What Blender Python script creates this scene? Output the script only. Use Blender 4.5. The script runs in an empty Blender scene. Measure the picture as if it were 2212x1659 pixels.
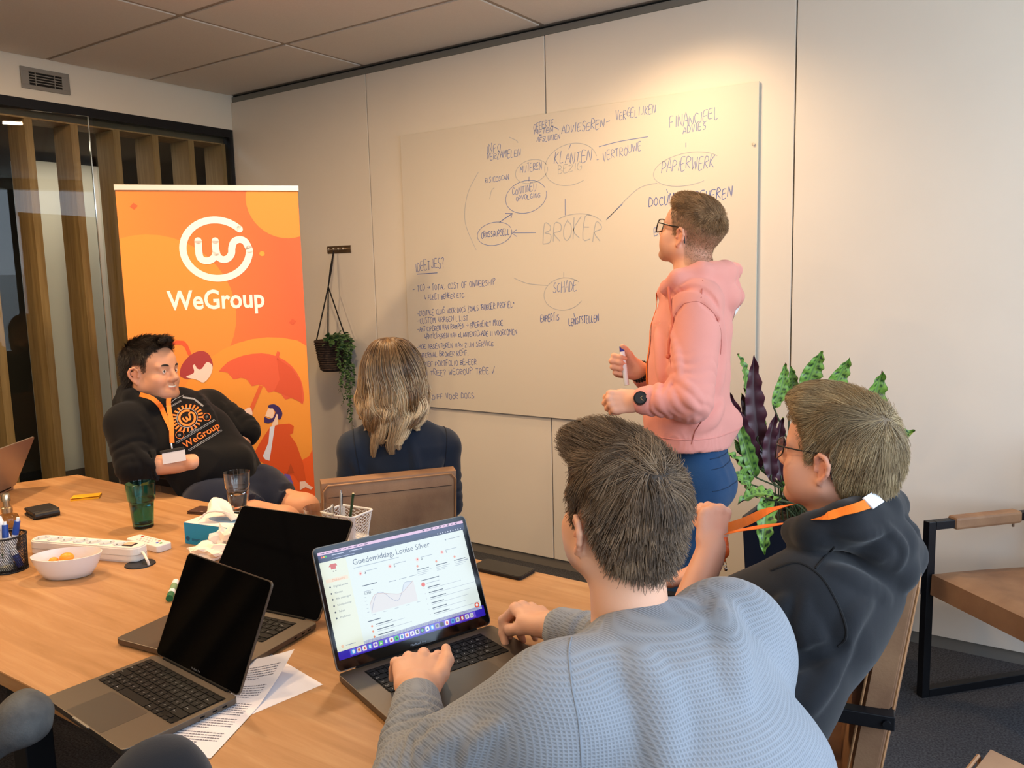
import bpy, bmesh, math, random
import numpy as np
from mathutils import Vector, Matrix, Quaternion
random.seed(7)
RNG = np.random.default_rng(11)
SC = bpy.context.scene
COL = SC.collection
PI = math.pi

# ---------------------------------------------------------------- camera, sky, lights, exposure
cam_data = bpy.data.cameras.new('camera')
cam = bpy.data.objects.new('camera', cam_data)
COL.objects.link(cam)
cam_data.sensor_width = 36.0
cam_data.lens = 36.0 * 1790.0 / 2212.0
cam_data.clip_start = 0.05
CAM_POS = Vector((4.630, -3.585, 1.539))
_yaw, _pit, _rol = math.radians(34.539), math.radians(-7.451), math.radians(-1.401)
_f = Vector((-math.sin(_yaw) * math.cos(_pit), math.cos(_yaw) * math.cos(_pit), math.sin(_pit)))
_r = Vector((math.cos(_yaw), math.sin(_yaw), 0))
_u = _r.cross(_f)
_r2 = _r * math.cos(_rol) + _u * math.sin(_rol)
_u2 = -_r * math.sin(_rol) + _u * math.cos(_rol)
cam.matrix_world = Matrix(((_r2.x, _u2.x, -_f.x, CAM_POS.x), (_r2.y, _u2.y, -_f.y, CAM_POS.y), (_r2.z, _u2.z, -_f.z, CAM_POS.z), (0, 0, 0, 1)))
SC.camera = cam

SC.view_settings.view_transform = 'Standard'
SC.view_settings.look = 'None'
SC.view_settings.gamma = 1.0
SC.view_settings.use_curve_mapping = False
SC.view_settings.exposure = 0.50
SC.cycles.max_bounces = 8
SC.cycles.diffuse_bounces = 4
SC.cycles.glossy_bounces = 4
SC.cycles.transmission_bounces = 6
SC.cycles.transparent_max_bounces = 12
SC.cycles.caustics_reflective = False
SC.cycles.caustics_refractive = False
SC.cycles.sample_clamp_indirect = 6.0
SC.cycles.use_denoising = True

world = bpy.data.worlds.new('sky')
SC.world = world
world.use_nodes = True
_nt = world.node_tree
_bg = _nt.nodes['Background']
_tc = _nt.nodes.new('ShaderNodeTexCoord')
_sx = _nt.nodes.new('ShaderNodeSeparateXYZ')
_rp = _nt.nodes.new('ShaderNodeValToRGB')
_nt.links.new(_tc.outputs['Generated'], _sx.inputs[0])
_nt.links.new(_sx.outputs['Z'], _rp.inputs[0])
_nt.links.new(_rp.outputs[0], _bg.inputs[0])
_rp.color_ramp.elements[0].position = 0.0
_rp.color_ramp.elements[0].color = (0.74, 0.86, 1.0, 1)
_rp.color_ramp.elements[1].position = 0.8
_rp.color_ramp.elements[1].color = (0.50, 0.70, 1.0, 1)
_bg.inputs[1].default_value = 4.2


def area_lamp(name, loc, direction, size, size_y, power, color, portal=False, spread=None):
    d = bpy.data.lights.new(name, 'AREA')
    d.shape = 'RECTANGLE'
    d.size, d.size_y, d.energy, d.color = size, size_y, power, color
    if portal:
        d.cycles.is_portal = True
    if spread:
        d.spread = spread
    o = bpy.data.objects.new(name, d)
    COL.objects.link(o)
    o.location = loc
    o.rotation_euler = Vector(direction).to_track_quat('-Z', 'Y').to_euler()
    return o


def spot_lamp(name, loc, target, power, color, angle, blend, radius):
    d = bpy.data.lights.new(name, 'SPOT')
    d.energy, d.color, d.spot_size, d.spot_blend, d.shadow_soft_size = power, color, math.radians(angle), blend, radius
    o = bpy.data.objects.new(name, d)
    COL.objects.link(o)
    o.location = loc
    o.rotation_euler = (Vector(target) - Vector(loc)).to_track_quat('-Z', 'Y').to_euler()
    return o


WARM = (1.0, 0.66, 0.36)
WIN_X = 6.0
area_lamp('window_light', (WIN_X - 0.02, -2.7, 1.68), (-1, 0, 0), 5.0, 1.85, 1, (1, 1, 1), portal=True)
# recessed ceiling spots (their fittings are built with the ceiling)
SPOTS = [(3.2, -0.50), (2.25, -1.40), (1.2, -2.35), (2.6, -2.9), (0.6, -3.2), (2.9, -4.6)]
SPOT_POWER = [52, 22, 22, 11, 16, 14]
for (sx_, sy_), pw_ in zip(SPOTS, SPOT_POWER):
    if pw_:
        if sy_ == -0.50:
            spot_lamp('spot_light', (sx_, sy_, 2.715), (sx_, sy_ + 0.18, 0.0), pw_, WARM, 140, 1.0, 0.05)
        else:
            area_lamp('spot_light', (sx_, sy_, 2.722), (0, 0, -1), 0.12, 0.12, pw_, WARM)
area_lamp('corridor_fill', (-0.75, -0.6, 2.42), (0, 0, -1), 0.4, 1.2, 5, (1.0, 0.80, 0.58))  # unseen fill lamps added to brighten the slats and corridor
area_lamp('corridor_fill', (-1.6, -3.2, 2.42), (0, 0, -1), 0.4, 1.6, 5, (1.0, 0.80, 0.58))


# ---------------------------------------------------------------- helpers
def lin(c):
    if isinstance(c, str):
        c = c.lstrip('#')
        c = tuple(int(c[i:i + 2], 16) / 255 for i in (0, 2, 4))
    return tuple((v / 12.92 if v <= 0.04045 else ((v + 0.055) / 1.055) ** 2.4) for v in c) + (1.0,)


MATS = {}


def mat(name, color, rough=0.5, metal=0.0, var=0.0, vscale=8.0, bump=0.0, bscale=60.0, spec=0.5, coat=0.0, sheen=0.0,
        color2=None, stretch=None, alpha=None, attr=None, trans=0.0, ior=1.45, sss=0.0, emit=0.0, detail=4.0):
    if name in MATS:
        return MATS[name]
    m = bpy.data.materials.new(name)
    m.use_nodes = True
    nt = m.node_tree
    b = nt.nodes['Principled BSDF']
    c = lin(color)
    b.inputs['Base Color'].default_value = c
    b.inputs['Roughness'].default_value = rough
    b.inputs['Metallic'].default_value = metal
    b.inputs['Specular IOR Level'].default_value = spec
    b.inputs['Coat Weight'].default_value = coat
    b.inputs['Sheen Weight'].default_value = sheen
    b.inputs['Transmission Weight'].default_value = trans
    b.inputs['IOR'].default_value = ior
    if sss:
        b.inputs['Subsurface Weight'].default_value = sss
        b.inputs['Subsurface Radius'].default_value = (0.012, 0.005, 0.003)
        b.inputs['Subsurface Scale'].default_value = 1.0
    if emit:
        b.inputs['Emission Color'].default_value = c
        b.inputs['Emission Strength'].default_value = emit
    tc = None
    if var or bump or color2:
        tc = nt.nodes.new('ShaderNodeTexCoord')
        mp = nt.nodes.new('ShaderNodeMapping')
        nt.links.new(tc.outputs['Object'], mp.inputs[0])
        if stretch:
            mp.inputs['Scale'].default_value = stretch
    if var or color2:
        n = nt.nodes.new('ShaderNodeTexNoise')
        n.inputs['Scale'].default_value = vscale
        n.inputs['Detail'].default_value = detail
        nt.links.new(mp.outputs[0], n.inputs['Vector'])
        r = nt.nodes.new('ShaderNodeValToRGB')
        r.color_ramp.elements[0].position = 0.32
        r.color_ramp.elements[1].position = 0.68
        if color2:
            r.color_ramp.elements[0].color = c
            r.color_ramp.elements[1].color = lin(color2)
        else:
            r.color_ramp.elements[0].color = tuple(v * (1 - var) for v in c[:3]) + (1,)
            r.color_ramp.elements[1].color = tuple(min(1, v * (1 + var)) for v in c[:3]) + (1,)
        nt.links.new(n.outputs['Fac'], r.inputs[0])
        nt.links.new(r.outputs[0], b.inputs['Base Color'])
    if attr:
        a = nt.nodes.new('ShaderNodeVertexColor')
        a.layer_name = attr
        nt.links.new(a.outputs['Color'], b.inputs['Base Color'])
    if bump:
        n2 = nt.nodes.new('ShaderNodeTexNoise')
        n2.inputs['Scale'].default_value = bscale
        n2.inputs['Detail'].default_value = 3
        nt.links.new(mp.outputs[0], n2.inputs['Vector'])
        bp = nt.nodes.new('ShaderNodeBump')
        bp.inputs['Strength'].default_value = bump
        bp.inputs['Distance'].default_value = 0.004
        nt.links.new(n2.outputs['Fac'], bp.inputs['Height'])
        nt.links.new(bp.outputs[0], b.inputs['Normal'])
    MATS[name] = m
    return m


def glass_mat(name, tint, rough=0.0, ior=1.45):
    """clear thin-walled glass: transparent body with fresnel reflection"""
    if name in MATS:
        return MATS[name]
    m = bpy.data.materials.new(name)
    m.use_nodes = True
    nt = m.node_tree
    nt.nodes.remove(nt.nodes['Principled BSDF'])
    out = nt.nodes['Material Output']
    t = nt.nodes.new('ShaderNodeBsdfTransparent')
    t.inputs[0].default_value = lin(tint)
    g = nt.nodes.new('ShaderNodeBsdfGlossy')
    g.inputs['Roughness'].default_value = rough
    lw = nt.nodes.new('ShaderNodeLayerWeight')
    lw.inputs[0].default_value = 0.5
    pw = nt.nodes.new('ShaderNodeMath')
    pw.operation = 'POWER'
    pw.inputs[1].default_value = 4.0
    nt.links.new(lw.outputs['Facing'], pw.inputs[0])
    fr = nt.nodes.new('ShaderNodeMath')
    fr.operation = 'MULTIPLY_ADD'
    f0 = ((ior - 1) / (ior + 1)) ** 2
    fr.inputs[1].default_value = 1 - f0
    fr.inputs[2].default_value = f0
    nt.links.new(pw.outputs[0], fr.inputs[0])
    mx = nt.nodes.new('ShaderNodeMixShader')
    nt.links.new(fr.outputs[0], mx.inputs[0])
    nt.links.new(t.outputs[0], mx.inputs[1])
    nt.links.new(g.outputs[0], mx.inputs[2])
    nt.links.new(mx.outputs[0], out.inputs[0])
    MATS[name] = m
    return m


MW = {}          # object -> world matrix


def tag(o, label=None, cat=None, group=None, kind=None):
    if label:
        o['label'] = label
    if cat:
        o['category'] = cat
    if group:
        o['group'] = group
    if kind:
        o['kind'] = kind
    return o


def thing(name, label, cat, loc=(0, 0, 0), rz=0.0, group=None, mw=None):
    o = bpy.data.objects.new(name, None)
    o.empty_display_size = 0.05
    COL.objects.link(o)
    M = mw if mw is not None else Matrix.Translation(loc) @ Matrix.Rotation(rz, 4, 'Z')
    o.matrix_world = M
    o.matrix_basis = M
    MW[o] = M
    return tag(o, label, cat, group)


def link_mesh(name, me, parent=None, M=None):
    o = bpy.data.objects.new(name, me)
    COL.objects.link(o)
    if parent is not None:
        o.parent = parent
        MW[o] = MW[parent] @ (M if M is not None else Matrix.Identity(4))
        if M is not None:
            o.matrix_local = M
    else:
        if M is not None:
            o.matrix_world = M
            o.matrix_basis = M
        MW[o] = M if M is not None else Matrix.Identity(4)
    return o


def V(*a):
    return Vector(a if len(a) == 3 else a[0])


def frame_of(d, hint=(0, 0, 1)):
    d = Vector(d).normalized()
    h = Vector(hint)
    if abs(d.dot(h.normalized())) > 0.97:
        h = Vector((1, 0, 0)) if abs(d.x) < 0.9 else Vector((0, 1, 0))
    a = h.cross(d).normalized()
    b = d.cross(a).normalized()
    return a, b, d


class MB:
    """collects shapes (local coordinates of the parent, or world) and links them as ONE mesh object"""

    def __init__(s):
        s.v, s.f, s.mi, s.cur = [], [], [], 0

    def add(s, vs, fs, M=None):
        o = len(s.v)
        for p in vs:
            p = Vector(p)
            s.v.append(M @ p if M is not None else p)
        for f in fs:
            s.f.append(tuple(i + o for i in f))
            s.mi.append(s.cur)
        return s

    def use(s, i):
        s.cur = i
        return s

    def box(s, c, d, bev=0.0, M=None, rz=0.0):
        R = Matrix.Translation(c) @ Matrix.Rotation(rz, 4, 'Z')
        if M is not None:
            R = M @ R
        x, y, z = d[0] / 2, d[1] / 2, d[2] / 2
        if bev <= 0:
            vs = [(i * x, j * y, k * z) for i in (-1, 1) for j in (-1, 1) for k in (-1, 1)]
            fs = [(0, 1, 3, 2), (4, 6, 7, 5), (0, 4, 5, 1), (2, 3, 7, 6), (0, 2, 6, 4), (1, 5, 7, 3)]
            return s.add(vs, fs, R)
        bm = bmesh.new()
        bmesh.ops.create_cube(bm, size=1.0)
        for v in bm.verts:
            v.co = Vector((v.co.x * d[0], v.co.y * d[1], v.co.z * d[2]))
        bmesh.ops.bevel(bm, geom=bm.edges[:], offset=min(bev, min(d) * 0.49), segments=2, affect='EDGES', profile=0.5)
        bm.verts.index_update()
        s.add([v.co.copy() for v in bm.verts], [[v.index for v in f.verts] for f in bm.faces], R)
        bm.free()
        return s

    def span(s, a, b, bev=0.0, M=None):
        a, b = Vector(a), Vector(b)
        d = b - a
        return s.box((a + b) / 2, (abs(d.x), abs(d.y), abs(d.z)), bev, M)

    def cyl(s, p0, p1, r0, r1=None, n=16, caps=True):
        r1 = r0 if r1 is None else r1
        p0, p1 = Vector(p0), Vector(p1)
        a, b, d = frame_of(p1 - p0)
        vs = []
        for p, r in ((p0, r0), (p1, r1)):
            for i in range(n):
                t = 2 * PI * i / n
                vs.append(p + a * (r * math.cos(t)) + b * (r * math.sin(t)))
        fs = [(i, (i + 1) % n, n + (i + 1) % n, n + i) for i in range(n)]
        if caps:
            fs += [tuple(range(n))[::-1], tuple(range(n, 2 * n))]
        return s.add(vs, fs)

    def tube(s, pts, r, n=8, closed=False, caps=True):
        pts = [Vector(p) for p in pts]
        N = len(pts)
        rs = r if isinstance(r, (list, tuple)) else [r] * N
        vs, fs = [], []
        prev = None
        for i, p in enumerate(pts):
            if closed:
                d = pts[(i + 1) % N] - pts[i - 1]
            else:
                d = pts[min(i + 1, N - 1)] - pts[max(i - 1, 0)]
            if prev is None:
                a, b, d = frame_of(d)
            else:
                d = d.normalized()
                a = (prev - d * prev.dot(d)).normalized()
                b = d.cross(a)
            prev = a
            for k in range(n):
                t = 2 * PI * k / n
                vs.append(p + a * (rs[i] * math.cos(t)) + b * (rs[i] * math.sin(t)))
        M_ = N if closed else N - 1
        for i in range(M_):
            j = (i + 1) % N
            for k in range(n):
                fs.append((i * n + k, i * n + (k + 1) % n, j * n + (k + 1) % n, j * n + k))
        if not closed and caps:
            fs += [tuple(range(n))[::-1], tuple(range((N - 1) * n, N * n))]
        return s.add(vs, fs)

    def bar(s, p0, p1, w, h, hint=(0, 0, 1)):
        p0, p1 = Vector(p0), Vector(p1)
        a, b, d = frame_of(p1 - p0, hint)
        vs = []
        for p in (p0, p1):
            for i, j in ((-1, -1), (1, -1), (1, 1), (-1, 1)):
                vs.append(p + a * (i * w / 2) + b * (j * h / 2))
        return s.add(vs, [(3, 2, 1, 0), (4, 5, 6, 7), (0, 1, 5, 4), (1, 2, 6, 5), (2, 3, 7, 6), (3, 0, 4, 7)])

    def lathe(s, prof, n=24, c=(0, 0, 0), sx=1.0, sy=1.0, M=None):
        vs, fs = [], []
        for r, z in prof:
            for i in range(n):
                t = 2 * PI * i / n
                vs.append((c[0] + r * math.cos(t) * sx, c[1] + r * math.sin(t) * sy, c[2] + z))
        for k in range(len(prof) - 1):
            for i in range(n):
                fs.append((k * n + i, k * n + (i + 1) % n, (k + 1) * n + (i + 1) % n, (k + 1) * n + i))
        if prof[0][0] > 1e-6 and prof[0][0] < 1:
            pass
        return s.add(vs, fs, M)

    def prism(s, poly, z0, z1, M=None):
        n = len(poly)
        vs = [(x, y, z0) for x, y in poly] + [(x, y, z1) for x, y in poly]
        fs = [tuple(range(n))[::-1], tuple(range(n, 2 * n))] + [(i, (i + 1) % n, n + (i + 1) % n, n + i) for i in range(n)]
        return s.add(vs, fs, M)

    def flat(s, poly, M=None, z=0.0):
        return s.add([(x, y, z) for x, y in poly], [tuple(range(len(poly)))], M)

    def grid(s, fn, nu, nv, closed_u=False):
        vs = [fn(i / (nu if closed_u else nu - 1), j / (nv - 1)) for j in range(nv) for i in range(nu)]
        fs = []
        for j in range(nv - 1):
            for i in range(nu if closed_u else nu - 1):
                i2 = (i + 1) % nu
                fs.append((j * nu + i, j * nu + i2, (j + 1) * nu + i2, (j + 1) * nu + i))
        return s.add(vs, fs)

    def ball(s, c, r, nu=12, nv=8):
        rx, ry, rz = r if isinstance(r, (tuple, list)) else (r, r, r)
        vs, fs = [], []
        for j in range(nv + 1):
            ph = PI * j / nv
            for i in range(nu):
                t = 2 * PI * i / nu
                vs.append((c[0] + rx * math.sin(ph) * math.cos(t), c[1] + ry * math.sin(ph) * math.sin(t), c[2] - rz * math.cos(ph)))
        for j in range(nv):
            for i in range(nu):
                fs.append((j * nu + i, j * nu + (i + 1) % nu, (j + 1) * nu + (i + 1) % nu, (j + 1) * nu + i))
        return s.add(vs, fs)

    def mesh(s, name, mats, smooth=False, angle=35):
        me = bpy.data.meshes.new(name)
        me.from_pydata([tuple(p) for p in s.v], [], s.f)
        if not isinstance(mats, (list, tuple)):
            mats = [mats]
        for m in mats:
            me.materials.append(m)
        if len(mats) > 1:
            me.polygons.foreach_set('material_index', s.mi)
        bm = bmesh.new()
        bm.from_mesh(me)
        bmesh.ops.remove_doubles(bm, verts=bm.verts[:], dist=1e-6)
        bmesh.ops.recalc_face_normals(bm, faces=bm.faces[:])
        bm.to_mesh(me)
        bm.free()
        if smooth:
            me.polygons.foreach_set('use_smooth', [True] * len(me.polygons))
            try:
                me.set_sharp_from_angle(angle=math.radians(angle))
            except Exception:
                pass
        me.update()
        return me

    def build(s, name, mats, parent=None, smooth=False, world=False, angle=35):
        if world and parent is not None:
            inv = MW[parent].inverted()
            s.v = [inv @ Vector(p) for p in s.v]
        return link_mesh(name, s.mesh(name, mats, smooth, angle), parent)


def copy_tree(o, parent=None, loc=None, rz=None):
    c = o.copy()
    COL.objects.link(c)
    if parent is not None:
        c.parent = parent
    MW[c] = MW[o]
    for ch in list(o.children):
        copy_tree(ch, c)
    return c


def place(o, loc, rz=0.0):
    M = Matrix.Translation(loc) @ Matrix.Rotation(rz, 4, 'Z')
    o.matrix_world = M
    o.matrix_basis = M
    MW[o] = M
    return o


def text_mesh(txt, size, bold=0.0, shear=0.0, align='LEFT', res=3, spacing=1.0):
    """letters as a flat triangulated outline: verts (x, y), faces"""
    cu = bpy.data.curves.new('text', 'FONT')
    cu.body = txt
    cu.size = size
    cu.offset = bold
    cu.shear = shear
    cu.align_x = align
    cu.resolution_u = res
    cu.space_character = spacing
    ob = bpy.data.objects.new('text', cu)
    COL.objects.link(ob)
    dg = bpy.context.evaluated_depsgraph_get()
    dg.update()
    me = ob.evaluated_get(dg).to_mesh()
    vs = [v.co.copy() for v in me.vertices]
    fs = [tuple(p.vertices) for p in me.polygons]
    ob.evaluated_get(dg).to_mesh_clear()
    bpy.data.objects.remove(ob)
    bpy.data.curves.remove(cu)
    return vs, fs


def add_text(mb, txt, size, x, y, M, z=0.0, bold=0.0, align='LEFT', spacing=1.0, shear=0.0, width=None):
    vs, fs = text_mesh(txt, size, bold, shear, align, spacing=spacing)
    sx = 1.0
    if width and vs:
        w = max(v.x for v in vs) - min(v.x for v in vs)
        sx = width / w
    mb.add([(v.x * sx + x, v.y + y, z) for v in vs], fs, M)


def arc(cx, cy, r, a0, a1, n=24):
    return [(cx + r * math.cos(math.radians(a0 + (a1 - a0) * i / n)), cy + r * math.sin(math.radians(a0 + (a1 - a0) * i / n))) for i in range(n + 1)]


def stroke_poly(mb, pts, w, M, z=0.0, round_caps=False):
    """a pen stroke: flat ribbon along 2D points"""
    P = [Vector((x, y)) for x, y in pts]
    L, Rr = [], []
    for i, p in enumerate(P):
        d = P[min(i + 1, len(P) - 1)] - P[max(i - 1, 0)]
        if d.length < 1e-9:
            d = Vector((1, 0))
        d.normalize()
        nrm = Vector((-d.y, d.x)) * (w / 2)
        L.append(p + nrm)
        Rr.append(p - nrm)
    n = len(P)
    vs = [(q.x, q.y, z) for q in L] + [(q.x, q.y, z) for q in Rr]
    mb.add(vs, [(i, i + 1, n + i + 1, n + i) for i in range(n - 1)], M)
    if round_caps:
        for c in (P[0], P[-1]):
            mb.flat([(c.x + w / 2 * math.cos(t * PI / 6), c.y + w / 2 * math.sin(t * PI / 6)) for t in range(12)], M, z)


def catmull(pts, n=6):
    P = [Vector(p) for p in pts]
    if len(P) < 3:
        return P
    out = []
    for i in range(len(P) - 1):
        p0, p1, p2, p3 = P[max(i - 1, 0)], P[i], P[i + 1], P[min(i + 2, len(P) - 1)]
        for k in range(n):
            t = k / n
            out.append(0.5 * ((2 * p1) + (p2 - p0) * t + (2 * p0 - 5 * p1 + 4 * p2 - p3) * t * t + (3 * p1 - p0 - 3 * p2 + p3) * t ** 3))
    out.append(P[-1])
    return out


# ---------------------------------------------------------------- sculpting: smooth unions of tapered forms, skinned by surface nets
A_ = lambda *p: np.array(p if len(p) > 1 else p[0], dtype=np.float64)


def nrm(v):
    v = np.asarray(v, float)
    return v / (np.linalg.norm(v) + 1e-12)


class Clay:
    def __init__(s, lo, hi, h):
        s.lo, s.h = np.array(lo, float), h
        s.n = np.ceil((np.array(hi, float) - s.lo) / h).astype(int) + 1
        s.F = np.full(tuple(s.n), 0.5, dtype=np.float32)

    def box(s, lo, hi):
        a = np.clip(np.floor((lo - s.lo) / s.h).astype(int), 0, s.n)
        b = np.clip(np.ceil((hi - s.lo) / s.h).astype(int) + 1, 0, s.n)
        if np.any(b - a <= 0):
            return None, None
        sl = tuple(slice(a[i], b[i]) for i in range(3))
        ax = [(s.lo[i] + s.h * np.arange(a[i], b[i])).astype(np.float32) for i in range(3)]
        return sl, (ax[0][:, None, None], ax[1][None, :, None], ax[2][None, None, :])

    def merge(s, sl, d, k, op):
        f = s.F[sl]
        if op == 'add':
            if k > 0:
                hh = np.clip(0.5 + 0.5 * (f - d) / k, 0, 1)
                s.F[sl] = f * (1 - hh) + d * hh - k * hh * (1 - hh)
            else:
                s.F[sl] = np.minimum(f, d)
        else:
            d = -d
            if k > 0:
                hh = np.clip(0.5 + 0.5 * (d - f) / k, 0, 1)
                s.F[sl] = f * (1 - hh) + d * hh + k * hh * (1 - hh)
            else:
                s.F[sl] = np.maximum(f, d)

    def seg(s, p0, p1, r0, r1=None, k=0.02, op='add', flat=1.0, flat1=None, side=None, cut0=False, cut1=False, wr=None, grow=0.0):
        """tapered limb from p0 to p1; r = half width along `side`, r*flat = half depth across it; cut = flat end; wr = (amp, freq, t0, t1) gathers"""
        p0, p1 = A_(p0), A_(p1)
        r1 = r0 if r1 is None else r1
        flat1 = flat if flat1 is None else flat1
        r0, r1 = r0 + grow, r1 + grow
        R = max(r0, r1) * max(1.0, flat, flat1)
        m = R + k + 2.5 * s.h + (abs(wr[0]) if wr else 0)
        sl, X = s.box(np.minimum(p0, p1) - m, np.maximum(p0, p1) + m)
        if sl is None:
            return s
        L = np.linalg.norm(p1 - p0)
        ax = (p1 - p0) / L
        if side is None:
            side = A_(0, 0, 1) if abs(ax[2]) < 0.9 else A_(1, 0, 0)
        side = A_(side)
        side = nrm(side - ax * np.dot(side, ax))
        oth = np.cross(ax, side)
        dx, dy, dz = X[0] - np.float32(p0[0]), X[1] - np.float32(p0[1]), X[2] - np.float32(p0[2])
        t = dx * np.float32(ax[0]) + dy * np.float32(ax[1]) + dz * np.float32(ax[2])
        u = dx * np.float32(side[0]) + dy * np.float32(side[1]) + dz * np.float32(side[2])
        v = dx * np.float32(oth[0]) + dy * np.float32(oth[1]) + dz * np.float32(oth[2])
        tc = np.clip(t / np.float32(L), 0, 1)
        a = r0 + (r1 - r0) * tc
        b = a * (flat + (flat1 - flat) * tc)
        w = t - tc * np.float32(L)
        mn = np.minimum(a, b)
        q = (u / a) ** 2 + (v / b) ** 2
        if cut0 or cut1:
            rad = (np.sqrt(q) - 1) * mn
            cap = np.where(w < 0, (w * 0 if not cut0 else -w), (w * 0 if not cut1 else w))
            ww = w.copy()
            if cut0:
                ww = np.where(ww < 0, 0, ww)
            if cut1:
                ww = np.where(ww > 0, 0, ww)
            d = np.maximum((np.sqrt(q + (ww / mn) ** 2) - 1) * mn, cap)
        else:
            d = (np.sqrt(q + (w / mn) ** 2) - 1) * mn
        if wr:
            amp, fq, t0, t1 = wr
            th = np.arctan2(v, u)
            tt = t / np.float32(L)
            win = np.clip((tt - t0) / 0.12, 0, 1) * np.clip((t1 - tt) / 0.12, 0, 1)
            ph = t * np.float32(fq) + 0.9 * np.sin(2 * th + 1.3) + 0.55 * np.sin(3 * th + t * np.float32(fq * 0.37))
            g = np.abs(np.sin(ph)) ** 0.8
            d = d + np.float32(amp) * win * (0.62 - g) * (0.75 + 0.25 * np.sin(th + t * np.float32(fq * 0.21)))
        s.merge(sl, d.astype(np.float32), k, op)
        return s

    def chain(s, pts, rs, k=0.02, **kw):
        for i in range(len(pts) - 1):
            kk = dict(kw)
            if i > 0:
                kk.pop('cut0', None)
            if i < len(pts) - 2:
                kk.pop('cut1', None)
            s.seg(pts[i], pts[i + 1], rs[i], rs[i + 1], k if i == 0 else min(k, 0.012), **kk)
        return s

    def ell(s, c, r, k=0.02, op='add', axes=None):
        c, r = A_(c), A_(r)
        axes = np.eye(3) if axes is None else np.asarray(axes, float)
        m = r.max() + k + 2.5 * s.h
        sl, X = s.box(c - m, c + m)
        if sl is None:
            return s
        dx, dy, dz = X[0] - np.float32(c[0]), X[1] - np.float32(c[1]), X[2] - np.float32(c[2])
        q = 0
        q2 = 0
        for i in range(3):
            e = (dx * np.float32(axes[i][0]) + dy * np.float32(axes[i][1]) + dz * np.float32(axes[i][2]))
            q = q + (e / np.float32(r[i])) ** 2
            q2 = q2 + (e / np.float32(r[i] ** 2)) ** 2
        k0, k1 = np.sqrt(q), np.sqrt(q2) + 1e-6
        d = k0 * (k0 - 1.0) / k1
        s.merge(sl, d.astype(np.float32), k, op)
        return s

    def halfspace(s, p, n, k=0.0, region=None):
        """cut away the side that n points to (within region = (lo, hi))"""
        n = nrm(n)
        lo, hi = (s.lo, s.lo + s.h * s.n) if region is None else (A_(region[0]), A_(region[1]))
        sl, X = s.box(lo, hi)
        if sl is None:
            return s
        d = (X[0] - p[0]) * n[0] + (X[1] - p[1]) * n[1] + (X[2] - p[2]) * n[2]
        s.merge(sl, -d.astype(np.float32), k, 'sub')
        return s

    def ripple(s, amp, scale, seed=0, n=5, region=None):
        """soft irregular cloth relief"""
        rg = np.random.default_rng(seed)
        lo, hi = (s.lo, s.lo + s.h * s.n) if region is None else (A_(region[0]), A_(region[1]))
        sl, X = s.box(lo, hi)
        near = np.abs(s.F[sl]) < 0.03
        idx = np.nonzero(near)
        x = X[0][idx[0], 0, 0]
        y = X[1][0, idx[1], 0]
        z = X[2][0, 0, idx[2]]
        acc = np.zeros(len(x), np.float32)
        px = np.zeros(len(x), np.float32)
        for i in range(n):
            d = nrm(rg.normal(size=3)) * scale * (0.6 + 0.9 * rg.random())
            ph = rg.random() * 6.28
            w = np.sin(x * d[0] + y * d[1] + z * d[2] + ph + 1.2 * px)
            acc += w
            px = w
        sub = s.F[sl]
        sub[idx] += (amp * acc / n).astype(np.float32)
        return s

    def skin(s):
        return surface_nets(s.F, s.lo, s.h)

    def sample(s, P):
        """field value at points (nearest cell trilinear)"""
        g = (P - s.lo) / s.h
        i = np.clip(np.floor(g).astype(int), 0, s.n - 2)
        f = np.clip(g - i, 0, 1)
        out = 0
        for a in (0, 1):
            for b in (0, 1):
                for c in (0, 1):
                    w = (f[:, 0] if a else 1 - f[:, 0]) * (f[:, 1] if b else 1 - f[:, 1]) * (f[:, 2] if c else 1 - f[:, 2])
                    out = out + w * s.F[i[:, 0] + a, i[:, 1] + b, i[:, 2] + c]
        return out

    def grad(s, P):
        e = s.h
        g = np.stack([s.sample(P + np.eye(3)[i] * e) - s.sample(P - np.eye(3)[i] * e) for i in range(3)], 1)
        return g / (np.linalg.norm(g, axis=1, keepdims=True) + 1e-9)


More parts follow.
